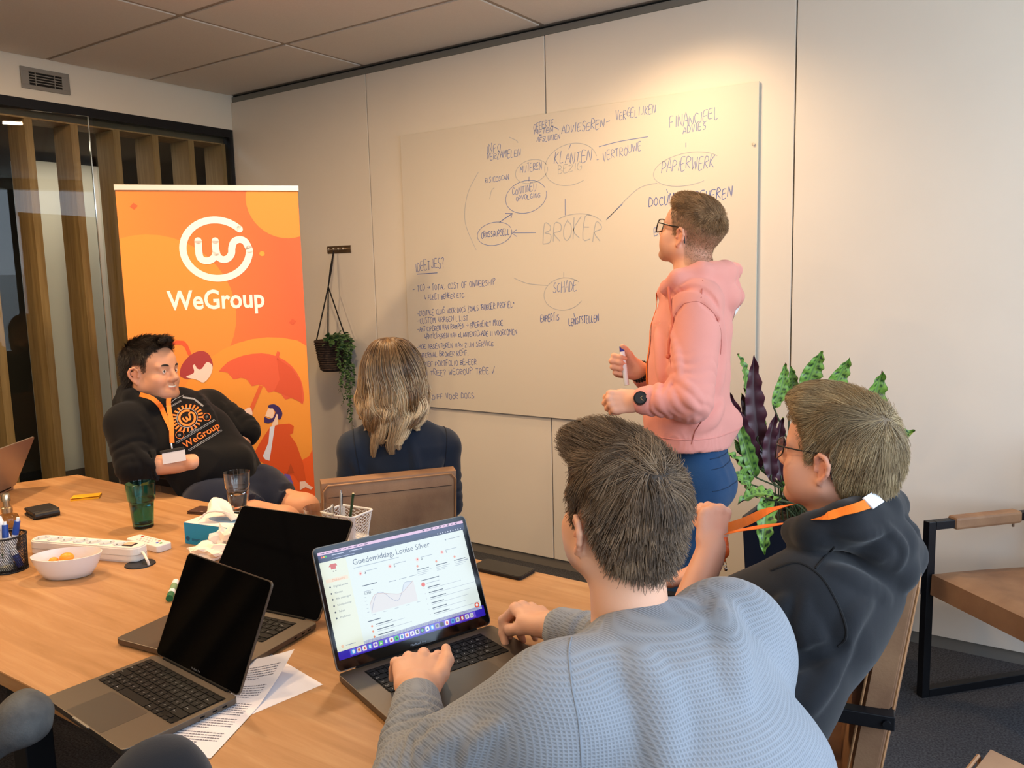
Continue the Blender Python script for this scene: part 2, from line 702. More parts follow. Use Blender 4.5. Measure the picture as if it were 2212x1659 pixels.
def surface_nets(F, lo, h):
    S = F < 0
    c = S[:-1, :-1, :-1].astype(np.uint8)
    cnt = np.zeros_like(c)
    for a in (0, 1):
        for b in (0, 1):
            for d in (0, 1):
                cnt += S[a:S.shape[0] - 1 + a, b:S.shape[1] - 1 + b, d:S.shape[2] - 1 + d]
    act = (cnt > 0) & (cnt < 8)
    I = np.argwhere(act)
    idx = np.full(act.shape, -1, np.int32)
    idx[act] = np.arange(len(I))
    corners = [(a, b, d) for a in (0, 1) for b in (0, 1) for d in (0, 1)]
    val = {q: F[I[:, 0] + q[0], I[:, 1] + q[1], I[:, 2] + q[2]] for q in corners}
    acc = np.zeros((len(I), 3))
    num = np.zeros(len(I))
    for q in corners:
        for ax in range(3):
            if q[ax] == 0:
                q2 = tuple(1 if i == ax else q[i] for i in range(3))
                f0, f1 = val[q], val[q2]
                m = (f0 < 0) != (f1 < 0)
                t = np.where(m, f0 / np.where(m, f0 - f1, 1), 0)
                p = np.zeros((len(I), 3)) + np.array(q)
                p[:, ax] += t
                acc += np.where(m[:, None], p, 0)
                num += m
    P = lo + h * (I + acc / num[:, None])
    quads = []
    for ax in range(3):
        b_, c_ = (ax + 1) % 3, (ax + 2) % 3
        sl0 = [slice(None)] * 3
        sl1 = [slice(None)] * 3
        sl0[ax] = slice(0, -1)
        sl1[ax] = slice(1, None)
        s0, s1 = S[tuple(sl0)], S[tuple(sl1)]
        E_ = np.argwhere(s0 != s1)
        lim = np.array(act.shape)
        ok = (E_[:, b_] > 0) & (E_[:, c_] > 0) & (E_[:, b_] < lim[b_]) & (E_[:, c_] < lim[c_])
        E_ = E_[ok]
        ins = s0[E_[:, 0], E_[:, 1], E_[:, 2]]

        def cell(db, dc):
            q = E_.copy()
            q[:, b_] -= db
            q[:, c_] -= dc
            return idx[q[:, 0], q[:, 1], q[:, 2]]
        Q = np.stack([cell(1, 1), cell(0, 1), cell(0, 0), cell(1, 0)], 1)
        Q[~ins] = Q[~ins][:, ::-1]
        quads.append(Q)
    Q = np.concatenate(quads)
    Q = Q[(Q >= 0).all(1)]
    return P, Q


def mesh_np(name, P, Q, mats, parent=None, smooth=True, colors=None, attr='tint'):
    """numpy verts + quads -> linked object (world coords, parent at MW)"""
    if parent is not None:
        inv = np.array(MW[parent].inverted())
        P = P @ inv[:3, :3].T + inv[:3, 3]
    me = bpy.data.meshes.new(name)
    me.vertices.add(len(P))
    me.vertices.foreach_set('co', np.ascontiguousarray(P, np.float32).ravel())
    k = Q.shape[1]
    me.loops.add(len(Q) * k)
    me.loops.foreach_set('vertex_index', np.ascontiguousarray(Q, np.int32).ravel())
    me.polygons.add(len(Q))
    me.polygons.foreach_set('loop_start', np.arange(0, len(Q) * k, k, dtype=np.int32))
    me.polygons.foreach_set('loop_total', np.full(len(Q), k, np.int32))
    me.polygons.foreach_set('use_smooth', np.full(len(Q), smooth, bool))
    me.update(calc_edges=True)
    me.validate()
    for m in (mats if isinstance(mats, (list, tuple)) else [mats]):
        me.materials.append(m)
    if colors is not None:
        ca = me.color_attributes.new(attr, 'FLOAT_COLOR', 'POINT')
        c4 = np.ones((len(P), 4), np.float32)
        c4[:, :3] = colors
        ca.data.foreach_set('color', c4.ravel())
    return link_mesh(name, me, parent)


def largest_part(P, Q):
    """drop crumbs: keep only the biggest connected shell"""
    n = len(P)
    lab = np.arange(n)
    e = np.concatenate([Q[:, [0, 1]], Q[:, [1, 2]], Q[:, [2, 3]], Q[:, [3, 0]]])
    for _ in range(400):
        m = np.minimum(lab[e[:, 0]], lab[e[:, 1]])
        new = lab.copy()
        np.minimum.at(new, e[:, 0], m)
        np.minimum.at(new, e[:, 1], m)
        new = new[new]
        new = new[new]
        if (new == lab).all():
            break
        lab = new
    ids, cnt = np.unique(lab, return_counts=True)
    keep = lab == ids[cnt.argmax()]
    Q = Q[keep[Q].all(1)]
    mp = np.cumsum(keep) - 1
    return P[keep], mp[Q]


# ------- heads
class Pose:
    """a local frame: origin o, forward x, left y, up z (world)"""

    def __init__(s, o, fwd, up=(0, 0, 1), scale=1.0):
        s.o = A_(o)
        s.x = nrm(fwd)
        s.y = nrm(np.cross(A_(up), s.x))
        s.z = np.cross(s.x, s.y)
        s.k = scale
        s.axes = np.array([s.x, s.y, s.z])

    def __call__(s, *p):
        p = A_(*p) * s.k
        return s.o + s.x * p[0] + s.y * p[1] + s.z * p[2]

    def many(s, P):
        return s.o + (np.asarray(P) * s.k) @ s.axes

    def local(s, P):
        return (np.asarray(P) - s.o) @ s.axes.T / s.k

    def matrix(s):
        M = Matrix.Identity(4)
        for i in range(3):
            M[i][0], M[i][1], M[i][2], M[i][3] = s.x[i], s.y[i], s.z[i], s.o[i]
        return M


def sculpt_head(C, T, neck_to=None, neck_r=0.056, smile=False, wide=1.0, ears=True):
    q = T.k
    E = lambda c, r, k=0.02, op='add': C.ell(T(*c), A_(r) * q, k * q, op, T.axes)
    G = lambda a, b, r0, r1, k=0.012, op='add', **kw: C.seg(T(*a), T(*b), r0 * q, r1 * q, k * q, op, **kw)
    E((-0.014, 0, 0.040), (0.097, 0.076 * wide, 0.086), 0.01)
    E((0.028, 0, -0.018), (0.066, 0.060 * wide, 0.086), 0.03)
    E((0.045, 0, 0.045), (0.052, 0.060, 0.052), 0.025)
    for s in (1, -1):
        G((0.000, s * 0.054 * wide, -0.048), (0.066, s * 0.020, -0.088), 0.020, 0.018, 0.025)
        E((0.056, s * 0.040, -0.022), (0.028, 0.022, 0.022), 0.02)
        E((0.040, s * 0.040, -0.048), (0.042, 0.022, 0.034), 0.025)
        G((0.086, s * 0.012, 0.024), (0.076, s * 0.046, 0.024), 0.010, 0.009, 0.014)
    E((0.080, 0, -0.089), (0.018, 0.022, 0.016), 0.02)
    for s in (1, -1):
        E((0.098, s * 0.031, 0.006), (0.013, 0.017, 0.010), 0.010, 'sub')
        E((0.078, s * 0.031, 0.006), (0.0135, 0.0135, 0.0135), 0.003)
        G((0.089, s * 0.020, 0.012), (0.083, s * 0.044, 0.011), 0.0045, 0.004, 0.004)
        G((0.088, s * 0.021, -0.001), (0.082, s * 0.043, 0.000), 0.0035, 0.003, 0.004)
        E((0.098, s * 0.011, -0.028), (0.011, 0.008, 0.008), 0.006)
    G((0.090, 0, 0.016), (0.111, 0, -0.021), 0.0075, 0.0115, 0.012)
    E((0.094, 0, -0.034), (0.010, 0.010, 0.006), 0.008)
    wm = 0.027 if smile else 0.021
    lift = 0.008 if smile else 0.001
    for s in (1, -1):
        G((0.094, 0, -0.052), (0.082, s * wm, -0.056 + lift), 0.0060, 0.0035, 0.006)
        G((0.091, 0, -0.064), (0.081, s * wm * 0.9, -0.058 + lift), 0.0068, 0.0035, 0.006)
    if smile:
        G((0.100, -0.017, -0.0565 + 0.003), (0.100, 0.017, -0.0565 + 0.003), 0.0035, 0.0035, 0.002, 'sub')
        for s in (1, -1):
            E((0.066, s * 0.036, -0.030), (0.024, 0.016, 0.018), 0.012)
    if ears:
        for s in (1, -1):
            sculpt_ear(C, T, s)
    if neck_to is not None:
        C.seg(T(-0.020, 0, -0.045), neck_to, neck_r * q, neck_r * 1.12 * q, 0.03 * q)
    return C


def sculpt_ear(C, T, s, at_=(-0.004, 0.071, -0.006), big=1.0):
    q = T.k
    bx, by, bz = at_
    o = lambda x, y, z: T(bx + x * big, s * (by + y * big), bz + z * big)
    # plate
    C.seg(o(-0.004, 0.006, 0.014), o(0.000, 0.005, -0.014), 0.015 * q, 0.010 * q, 0.006 * q, side=T.x + T.y * s * -0.55, flat=0.30, flat1=0.40)
    # rim
    pts = [(0.012, 0.004, 0.004), (0.013, 0.008, 0.020), (0.003, 0.014, 0.030), (-0.010, 0.018, 0.027), (-0.019, 0.021, 0.014), (-0.018, 0.019, -0.002), (-0.010, 0.014, -0.016), (-0.001, 0.009, -0.026)]
    C.chain([o(*p) for p in pts], [r * q for r in (0.0035, 0.0042, 0.0045, 0.0048, 0.0048, 0.0045, 0.0042, 0.0055)], 0.004 * q)
    C.ell(o(0.001, 0.008, -0.026), A_(0.007, 0.005, 0.008) * q, 0.005 * q, axes=T.axes)
    C.ell(o(0.002, 0.015, -0.002), A_(0.0085, 0.007, 0.011) * q, 0.003 * q, 'sub', axes=T.axes)
    C.ell(o(0.012, 0.006, -0.004), A_(0.004, 0.005, 0.006) * q, 0.004 * q, axes=T.axes)


# ------- hands
def sculpt_hand(C, wrist, fdir, back, s=1, curl=(0.5, 0.6, 0.4), spread=0.10, thumb=((0.045, 0.040, -0.010), (0.075, 0.052, -0.014), (0.100, 0.056, -0.016)), scale=1.0,
                finger_curl=None, k=0.006):
    """fdir wrist->knuckles, back = out of the back of the hand, s = +1 when the thumb lies on the (back x fdir) side"""
    x = nrm(fdir)
    z = nrm(A_(back) - x * np.dot(back, x))
    y = np.cross(z, x) * s
    q = scale
    W = A_(wrist)
    o = lambda p: W + (x * p[0] + y * p[1] + z * p[2]) * q
    C.seg(o((-0.03, 0, 0)), o((0.015, 0, 0)), 0.028 * q, 0.031 * q, 0.012, side=y, flat=0.72)
    C.seg(o((0.012, 0.002, 0)), o((0.075, 0.000, 0.001)), 0.030 * q, 0.041 * q, 0.012, side=y, flat=0.52, flat1=0.34)
    C.seg(o((0.018, 0.020, -0.008)), o((0.050, 0.034, -0.012)), 0.018 * q, 0.014 * q, 0.012)
    C.seg(o((0.020, -0.024, -0.006)), o((0.065, -0.028, -0.006)), 0.013 * q, 0.011 * q, 0.010)
    kn = [(0.090, 0.029, 0.003), (0.094, 0.010, 0.005), (0.089, -0.010, 0.003), (0.080, -0.028, 0.000)]
    ln = [(0.043, 0.026, 0.021), (0.047, 0.030, 0.022), (0.043, 0.027, 0.021), (0.034, 0.021, 0.019)]
    rr = [0.0098, 0.0100, 0.0094, 0.0083]
    for i in range(4):
        cu = curl if finger_curl is None else finger_curl[i]
        p = A_(kn[i])
        a = 0.0
        sp = spread * (1.5 - i) / 1.5
        pts = [o(p)]
        C.seg(o((p[0] - 0.03, p[1] * 0.86, p[2] - 0.002)), o(p), 0.0095 * q, rr[i] * 1.12 * q, 0.008)
        for j in range(3):
            a += cu[j]
            d = A_(math.cos(a) * math.cos(sp), math.sin(sp) * max(0.0, math.cos(a)), -math.sin(a))
            p = p + d * ln[i][j]
            pts.append(o(p))
        r_ = [rr[i] * 1.05, rr[i], rr[i] * 0.92, rr[i] * 0.78]
        C.ell(o(A_(kn[i]) + A_(-0.002, 0, 0.0035)), A_(1, 1, 1) * rr[i] * 1.22 * q, 0.005)
        C.ell(pts[1], A_(1, 1, 1) * rr[i] * 1.10 * q, 0.004)
        for j in range(3):
            C.seg(pts[j], pts[j + 1], r_[j] * q, r_[j + 1] * q, 0.0045)
    th = [o((0.022, 0.022, -0.008))] + [o(t) for t in thumb]
    tr = [0.0150, 0.0125, 0.0112, 0.0088]
    for j in range(3):
        C.seg(th[j], th[j + 1], tr[j] * q, tr[j + 1] * q, 0.007)
    return o


# ------- hair
def hair_strands(name, parent, roots, dirs, lengths, T, C, mat_, flow, npts=7, radius=0.0005, lift=0.004, jitter=0.25, gravity=0.0, wave=(0, 0, 0), clump=0, cl_amt=0.6, seed=1, curl_out=0.0):
    """strands that run over the form of Clay C; flow(P_local)->tangent in head space"""
    rg = np.random.default_rng(seed)
    N = len(roots)
    P = roots.copy()
    pts = np.zeros((N, npts, 3))
    pts[:, 0] = P
    dev = rg.normal(size=(N, 3)) * jitter
    if clump:
        cid = rg.integers(0, N, size=max(1, N // clump))
        # nearest clump centre (coarse, by chunks)
        cen = roots[cid]
        near = np.zeros(N, int)
        for a in range(0, N, 2000):
            dd = ((roots[a:a + 2000, None] - cen[None]) ** 2).sum(-1)
            near[a:a + 2000] = dd.argmin(1)
        dev = dev * (1 - cl_amt) + dev[cid][near] * cl_amt * 1.6
    step = lengths / (npts - 1)
    ph = rg.random(N) * 6.28
    if clump:
        ph = ph * (0.25 if cl_amt < 0.9 else 0.09) + (rg.random(len(cen)) * 6.28)[near]
    dcur = None
    for j in range(1, npts):
        n = C.grad(P)
        t = flow(T.local(P)) @ T.axes
        t = t + dev
        t = t - n * (t * n).sum(1, keepdims=True)
        t /= np.linalg.norm(t, axis=1, keepdims=True) + 1e-9
        t[:, 2] -= gravity * j / npts
        if wave[0]:
            sd = np.cross(t, n)
            t = t + sd * (wave[0] * np.sin(ph + wave[1] * j))[:, None] + n * (wave[2] * np.cos(ph + wave[1] * j))[:, None]
        t /= np.linalg.norm(t, axis=1, keepdims=True) + 1e-9
        P = P + t * step[:, None]
        tgt = lift * (j / (npts - 1)) ** 0.7 + curl_out * (j / (npts - 1)) ** 2
        tg = np.full(N, 1.0) * tgt * (0.4 + 1.2 * ((ph * 7.77) % 1))
        d = C.sample(P)
        n = C.grad(P)
        fix = np.clip(tg - d, -0.004, 0.02)
        P = P + n * fix[:, None]
        pts[:, j] = P
    inv = np.array(MW[parent].inverted())
    pts = pts @ inv[:3, :3].T + inv[:3, 3]
    cu = bpy.data.hair_curves.new(name)
    cu.add_curves([npts] * N)
    cu.attributes['position'].data.foreach_set('vector', pts.astype(np.float32).ravel())
    ra = cu.attributes.get('radius') or cu.attributes.new('radius', 'FLOAT', 'POINT')
    prof = np.linspace(1.0, 0.35, npts)
    ra.data.foreach_set('value', (radius * np.tile(prof, N) * np.repeat(0.7 + 0.6 * rg.random(N), npts)).astype(np.float32))
    tone = rg.random(N) * 0.45
    if clump:
        tone = tone + rg.random(len(cen))[near] * 0.55
    else:
        tone = tone / 0.45
    ta = cu.attributes.new('tone', 'FLOAT', 'CURVE')
    ta.data.foreach_set('value', tone.astype(np.float32))
    cu.materials.append(mat_)
    o = bpy.data.objects.new(name, cu)
    COL.objects.link(o)
    o.parent = parent
    MW[o] = MW[parent]
    o['kind'] = 'stuff'
    return o


def hair_mat(name, dark, mid, light, tip=None, rough=0.42, tip_at=(0.35, 0.8), spec=0.35, zgrad=None):
    m = bpy.data.materials.new(name)
    m.use_nodes = True
    nt = m.node_tree
    b = nt.nodes['Principled BSDF']
    hi = nt.nodes.new('ShaderNodeHairInfo')
    tn = nt.nodes.new('ShaderNodeAttribute')
    tn.attribute_name = 'tone'
    r = nt.nodes.new('ShaderNodeValToRGB')
    r.color_ramp.elements[0].color = lin(dark)
    r.color_ramp.elements[1].color = lin(light)
    e = r.color_ramp.elements.new(0.5)
    e.color = lin(mid)
    nt.links.new(tn.outputs['Fac'], r.inputs[0])
    out = r.outputs[0]
    if tip:
        mr = nt.nodes.new('ShaderNodeMapRange')
        mr.inputs[1].default_value, mr.inputs[2].default_value = tip_at
        if zgrad:
            ge = nt.nodes.new('ShaderNodeNewGeometry')
            sp = nt.nodes.new('ShaderNodeSeparateXYZ')
            nt.links.new(ge.outputs['Position'], sp.inputs[0])
            mr.inputs[1].default_value, mr.inputs[2].default_value = zgrad
            nt.links.new(sp.outputs['Z'], mr.inputs[0])
        else:
            nt.links.new(hi.outputs['Intercept'], mr.inputs[0])
        mx = nt.nodes.new('ShaderNodeMix')
        mx.data_type = 'RGBA'
        nt.links.new(mr.outputs[0], mx.inputs['Factor'])
        nt.links.new(out, mx.inputs['A'])
        r2 = nt.nodes.new('ShaderNodeValToRGB')
        r2.color_ramp.elements[0].color = lin(tip[0])
        r2.color_ramp.elements[1].color = lin(tip[1])
        nt.links.new(tn.outputs['Fac'], r2.inputs[0])
        nt.links.new(r2.outputs[0], mx.inputs['B'])
        out = mx.outputs['Result']
    nt.links.new(out, b.inputs['Base Color'])
    b.inputs['Roughness'].default_value = rough
    b.inputs['Specular IOR Level'].default_value = spec
    MATS[name] = m
    return m


def skin_tint(P, T, base, lips=True, stubble=0.0, stub_col='#6b4c3c', scalp=None, scalp_fn=None):
    """natural skin colour by place: lips, ears, cheeks, stubble, cropped scalp"""
    b = np.array(lin(base)[:3])
    c = np.tile(b, (len(P), 1))
    L = T.local(P)
    def mixin(w, col):
        nonlocal c
        w = np.clip(w, 0, 1)[:, None]
        c = c * (1 - w) + np.array(lin(col)[:3]) * w if isinstance(col, str) else c * (1 - w) + np.asarray(col) * w
    ear = np.exp(-((L[:, 0] + 0.006) ** 2 / 0.02 ** 2 + (L[:, 2] + 0.004) ** 2 / 0.03 ** 2)) * np.clip((np.abs(L[:, 1]) - 0.072) / 0.008, 0, 1)
    mixin(ear * 0.55, b * np.array([1.02, 0.70, 0.66]))
    ck = np.exp(-(((L[:, 0] - 0.075) / 0.03) ** 2 + ((np.abs(L[:, 1]) - 0.042) / 0.022) ** 2 + ((L[:, 2] + 0.028) / 0.022) ** 2))
    mixin(ck * 0.35, b * np.array([1.03, 0.78, 0.74]))
    if stubble:
        z = L[:, 2]
        w = np.clip((-0.040 - z) / 0.03, 0, 1) * np.clip((L[:, 0] + 0.005) / 0.03, 0, 1) * np.clip((z + 0.125) / 0.03, 0, 1)
        mixin(w * stubble, stub_col)
    if lips:
        w = np.exp(-(((L[:, 2] + 0.058) / 0.0075) ** 4 + (L[:, 1] / 0.023) ** 4)) * (L[:, 0] > 0.074)
        mixin(w * 0.7, b * np.array([0.86, 0.50, 0.48]))
    if scalp is not None:
        mixin(scalp_fn(L) * (np.abs(L[:, 1]) < 0.0775), scalp)
    return c


def cap_roots(C, T, keep, N, seed=3, lo=None, hi=None):
    """random points on Clay surface where keep(local)"""
    P, Q = C.skin()
    L = T.local(P)
    ok = keep(L)
    P = P[ok > 0.5]
    rg = np.random.default_rng(seed)
    i = rg.integers(0, len(P), N)
    return P[i] + rg.normal(size=(N, 3)) * C.h * 0.5


# ---------------------------------------------------------------- people: shared materials and helpers
M_SKIN = mat('skin', '#d9a88c', 0.48, attr='tint', sss=0.12, bump=0.03, bscale=420, spec=0.4)
M_EYE = mat('eye_white', '#e9e4dc', 0.2)
M_IRIS = mat('iris', '#3a2a1c', 0.25)
M_TEETH = mat('teeth', '#efe9dd', 0.3)
M_ORANGE = mat('lanyard_orange', '#f07a1c', 0.6, bump=0.15, bscale=900)
M_CLEAR = glass_mat('clear_plastic', '#f2f4f4', 0.05, 1.45)
M_FRAME = mat('glasses_black', '#151313', 0.3)
M_LENS = glass_mat('lens_glass', '#f7f7f5', 0.0, 1.4)


def cloth_mat(name, color, waffle=None, fuzz=0.35, var=0.08, rough=0.92, bump=0.25, sheen=0.15):
    m = bpy.data.materials.new(name)
    m.use_nodes = True
    nt = m.node_tree
    N, Lk = nt.nodes, nt.links
    b = N['Principled BSDF']
    b.inputs['Roughness'].default_value = rough
    b.inputs['Specular IOR Level'].default_value = 0.2
    b.inputs['Sheen Weight'].default_value = sheen
    tc = N.new('ShaderNodeTexCoord')
    c = lin(color)
    n = N.new('ShaderNodeTexNoise')
    n.inputs['Scale'].default_value = 7.0
    n.inputs['Detail'].default_value = 6
    Lk.new(tc.outputs['Object'], n.inputs['Vector'])
    r = N.new('ShaderNodeValToRGB')
    r.color_ramp.elements[0].position, r.color_ramp.elements[1].position = 0.3, 0.7
    r.color_ramp.elements[0].color = tuple(v * (1 - var) for v in c[:3]) + (1,)
    r.color_ramp.elements[1].color = tuple(min(1, v * (1 + var)) for v in c[:3]) + (1,)
    Lk.new(n.outputs['Fac'], r.inputs[0])
    colr = r.outputs[0]
    f = N.new('ShaderNodeTexNoise')
    f.inputs['Scale'].default_value = 900.0
    f.inputs['Detail'].default_value = 2
    Lk.new(tc.outputs['Object'], f.inputs['Vector'])
    hgt = f.outputs['Fac']
    bp = N.new('ShaderNodeBump')
    bp.inputs['Distance'].default_value = 0.002
    bp.inputs['Strength'].default_value = bump
    if waffle:
        pitch, side = waffle
        d1 = N.new('ShaderNodeVectorMath'); d1.operation = 'DOT_PRODUCT'
        d1.inputs[1].default_value = [v * 6.2832 / pitch for v in side]
        d2 = N.new('ShaderNodeVectorMath'); d2.operation = 'DOT_PRODUCT'
        d2.inputs[1].default_value = (0, 0, 6.2832 / pitch)
        outs = []
        for d in (d1, d2):
            Lk.new(tc.outputs['Object'], d.inputs[0])
            s = N.new('ShaderNodeMath'); s.operation = 'SINE'
            Lk.new(d.outputs['Value'], s.inputs[0])
            outs.append(s.outputs[0])
        mx = N.new('ShaderNodeMath'); mx.operation = 'MAXIMUM'
        Lk.new(outs[0], mx.inputs[0]); Lk.new(outs[1], mx.inputs[1])
        ad = N.new('ShaderNodeMath'); ad.operation = 'MULTIPLY_ADD'
        ad.inputs[1].default_value = 0.5
        Lk.new(mx.outputs[0], ad.inputs[0])
        fm = N.new('ShaderNodeMath'); fm.operation = 'MULTIPLY'
        fm.inputs[1].default_value = 0.3
        Lk.new(f.outputs['Fac'], fm.inputs[0])
        Lk.new(fm.outputs[0], ad.inputs[2])
        hgt = ad.outputs[0]
        mr = N.new('ShaderNodeMapRange')
        mr.inputs[1].default_value, mr.inputs[2].default_value = -0.2, 0.75
        mr.inputs[3].default_value, mr.inputs[4].default_value = 0.80, 1.04
        Lk.new(hgt, mr.inputs[0])
        hs = N.new('ShaderNodeHueSaturation')
        Lk.new(mr.outputs[0], hs.inputs['Value'])  # shade in the knit pits is put into the colour
        Lk.new(colr, hs.inputs['Color'])
        colr = hs.outputs[0]
    Lk.new(hgt, bp.inputs['Height'])
    Lk.new(bp.outputs[0], b.inputs['Normal'])
    Lk.new(colr, b.inputs['Base Color'])
    MATS[name] = m
    return m


def ray_to(C, o, d, rmax=0.4, inner=0.0):
    """outermost surface point of Clay C along the ray o + d t"""
    ts = np.linspace(rmax, inner, 160)
    P = A_(o) + np.outer(ts, nrm(d))
    f = C.sample(P)
    for i in range(1, len(ts)):
        if f[i] < 0 <= f[i - 1]:
            a = f[i - 1] / (f[i - 1] - f[i])
            return P[i - 1] + (P[i] - P[i - 1]) * a
    return None


def first_hit(C, o, d, tmax=0.4):
    ts = np.linspace(0, tmax, 200)
    P = A_(o) + np.outer(ts, nrm(d))
    f = C.sample(P)
    for i in range(1, len(ts)):
        if f[i] < 0 <= f[i - 1]:
            a = f[i - 1] / (f[i - 1] - f[i])
            return P[i - 1] + (P[i] - P[i - 1]) * a
    return None


def ring_on(C, o, n, u, a0=0, a1=360, steps=60, rmax=0.3, lift=0.0, tilt=None):
    """points where the plane (o, n) meets the cloth, by angle from u"""
    n = nrm(n)
    u = nrm(A_(u) - n * np.dot(u, n))
    v = np.cross(n, u)
    out = []
    for t in np.linspace(math.radians(a0), math.radians(a1), steps):
        d = u * math.cos(t) + v * math.sin(t)
        p = ray_to(C, o, d, rmax)
        if p is not None:
            out.append(p + C.grad(p[None])[0] * lift)
    return out


def ribbon(mb, pts, w, C=None, thick=0.0012, normals=None, lift=0.001):
    """woven band along points, lying on Clay C (or with given normals)"""
    P = [A_(p) for p in pts]
    n = len(P)
    rows = []
    for i, p in enumerate(P):
        d = nrm(P[min(i + 1, n - 1)] - P[max(i - 1, 0)])
        nn = A_(normals[i]) if normals is not None else C.grad(p[None])[0]
        s = nrm(np.cross(d, nn))
        nn = np.cross(s, d)
        q = p + nn * lift
        rows.append([q - s * w / 2, q + s * w / 2, q + s * w / 2 + nn * thick, q - s * w / 2 + nn * thick])
    vs = [tuple(p) for r in rows for p in r]
    fs = []
    for i in range(n - 1):
        for k in range(4):
            fs.append((i * 4 + k, i * 4 + (k + 1) % 4, (i + 1) * 4 + (k + 1) % 4, (i + 1) * 4 + k))
    fs += [(0, 3, 2, 1), ((n - 1) * 4, (n - 1) * 4 + 1, (n - 1) * 4 + 2, (n - 1) * 4 + 3)]
    mb.add(vs, fs)


def hair_mask(C, T, zl_x, zl_z, ysoft=0.0, thin=0.8, extra=None):
    """keep the hair form only above a hairline given as z over x in head space"""
    ax = [C.lo[i] + C.h * np.arange(C.n[i]) for i in range(3)]
    X, Y, Z = np.meshgrid(*ax, indexing='ij')
    L = T.local(np.stack([X, Y, Z], -1).reshape(-1, 3))
    zl = np.interp(L[:, 0], zl_x, zl_z)
    C.F += (0.008 * (1 - np.clip((L[:, 2] - zl) / 0.030, 0, 1))).reshape(C.F.shape).astype(np.float32)
    m = (zl - L[:, 2]) * thin
    if extra is not None:
        m = np.maximum(m, extra(L))
    C.F = np.maximum(C.F, m.reshape(C.F.shape).astype(np.float32))


HL_X = [-0.14, -0.055, -0.035, -0.026, -0.021, 0.014, 0.018, 0.034, 0.042, 0.062, 0.078, 0.14]


def keep_line(zl_z, m=0.003, zl_x=HL_X):
    return lambda L: (L[:, 2] > np.interp(L[:, 0], zl_x, zl_z) + m).astype(float)


def eyes(parent, T, look=(0, 0)):
    for s in (1, -1):
        mb = MB()
        c = T(0.0795, s * 0.031, 0.006)
        mb.ball(c, 0.0128 * T.k, 16, 12)
        e = mb.build('eye', M_EYE, parent, smooth=True, world=True)
        d = T.x + T.y * look[0] + T.z * look[1]
        d = nrm(d)
        mb2 = MB()
        mb2.ball(c + d * 0.0085 * T.k, 0.0058 * T.k, 12, 8)
        mb2.build('iris', M_IRIS, e, smooth=True, world=True)


def brows(parent, T, mat_, w=0.0042):
    for s in (1, -1):
        mb = MB()
        pts = [T(0.0955, s * 0.014, 0.0245), T(0.0955, s * 0.026, 0.0285), T(0.0895, s * 0.040, 0.0285), T(0.082, s * 0.049, 0.024)]
        mb.tube(catmull(pts, 4), [w * 0.8, w, w, w, w, w, w, w * 0.9, w * 0.8, w * 0.7, w * 0.5, w * 0.4, w * 0.3][:len(catmull(pts, 4))], 8)
        mb.build('eyebrow', mat_, parent, smooth=True, world=True)


def glasses(T, label, parent_name='glasses', rx=0.026, rz=0.021, fx=0.109, thin=0.0021, fm=None, temple_drop=-0.002, zc=0.006):
    g = thing('glasses', label, 'glasses', tuple(T(fx, 0, zc)))
    fm = fm or M_FRAME
    fr = MB()
    for s in (1, -1):
        cy = s * 0.0335
        pts = []
        for i in range(28):
            t = 2 * PI * i / 28
            ct, st = math.cos(t), math.sin(t)
            px = abs(ct) ** 0.55 * (1 if ct > 0 else -1) * rx
            pz = abs(st) ** 0.55 * (1 if st > 0 else -1) * rz
            pts.append(T(fx - abs(cy + px) * abs(cy + px) * 2.2, cy + px, zc + pz - (0.002 if pz < 0 else 0)))
        fr.tube(pts, thin * T.k, 8, closed=True)
        le = MB()
        le.add([tuple(p) for p in pts], [tuple(range(len(pts)))])
        le.build('lens', M_LENS, g, world=True)
    fr.tube([T(fx - 0.001, 0.008, zc + 0.006), T(fx + 0.001, 0, zc + 0.009), T(fx - 0.001, -0.008, zc + 0.006)], thin * 1.1 * T.k, 8)
    fr.build('frame', fm, g, smooth=True, world=True, angle=60)
    for s in (1, -1):
        te = MB()
        pts = [T(fx - 0.010, s * 0.0615, zc + 0.013), T(0.088, s * 0.071, zc + 0.013), T(0.045, s * 0.0765, zc + 0.015), T(0.006, s * 0.0795, zc + 0.018), T(-0.012, s * 0.0815, zc + 0.012), T(-0.024, s * 0.081, zc - 0.012), T(-0.028, s * 0.079, zc - 0.026)]
        te.tube(catmull(pts, 4), thin * 1.15 * T.k, 8)
        te.build('temple', fm, g, smooth=True, world=True, angle=60)
    return g


def on(S, p, inside=0.0):
    """surface point of cloth S on the line of sight to p"""
    d = nrm(A_(p) - A_(*CAM_POS))
    q = first_hit(S, A_(p) - d * 0.45, d, 0.95)
    return A_(p) if q is None else q + d * inside


def ridge(S, pts, r=0.012, sink=0.5, k=0.014, op='add'):
    """a fold laid over (or pressed into) the cloth along surface points"""
    P = [A_(p) for p in pts]
    P = [p - S.grad(p[None])[0] * r * sink for p in P]
    cp = [A_(q) for q in catmull([Vector(p) for p in P], 4)] if len(P) > 2 else P
    n = len(cp)
    for i in range(n - 1):
        e0, e1 = math.sin(PI * (0.08 + 0.84 * i / (n - 1))), math.sin(PI * (0.08 + 0.84 * (i + 1) / (n - 1)))
        S.seg(cp[i], cp[i + 1], r * max(0.35, e0), r * max(0.35, e1), k, op)


def folds(S, lines, r=0.011, sink=0.45, k=0.012, op='add'):
    """lines: lists of points near the cloth; each becomes a fold on its surface"""
    laid = [[on(S, p) for p in ln] for ln in lines]
    for ln in laid:
        ridge(S, ln, r, sink, k, op)


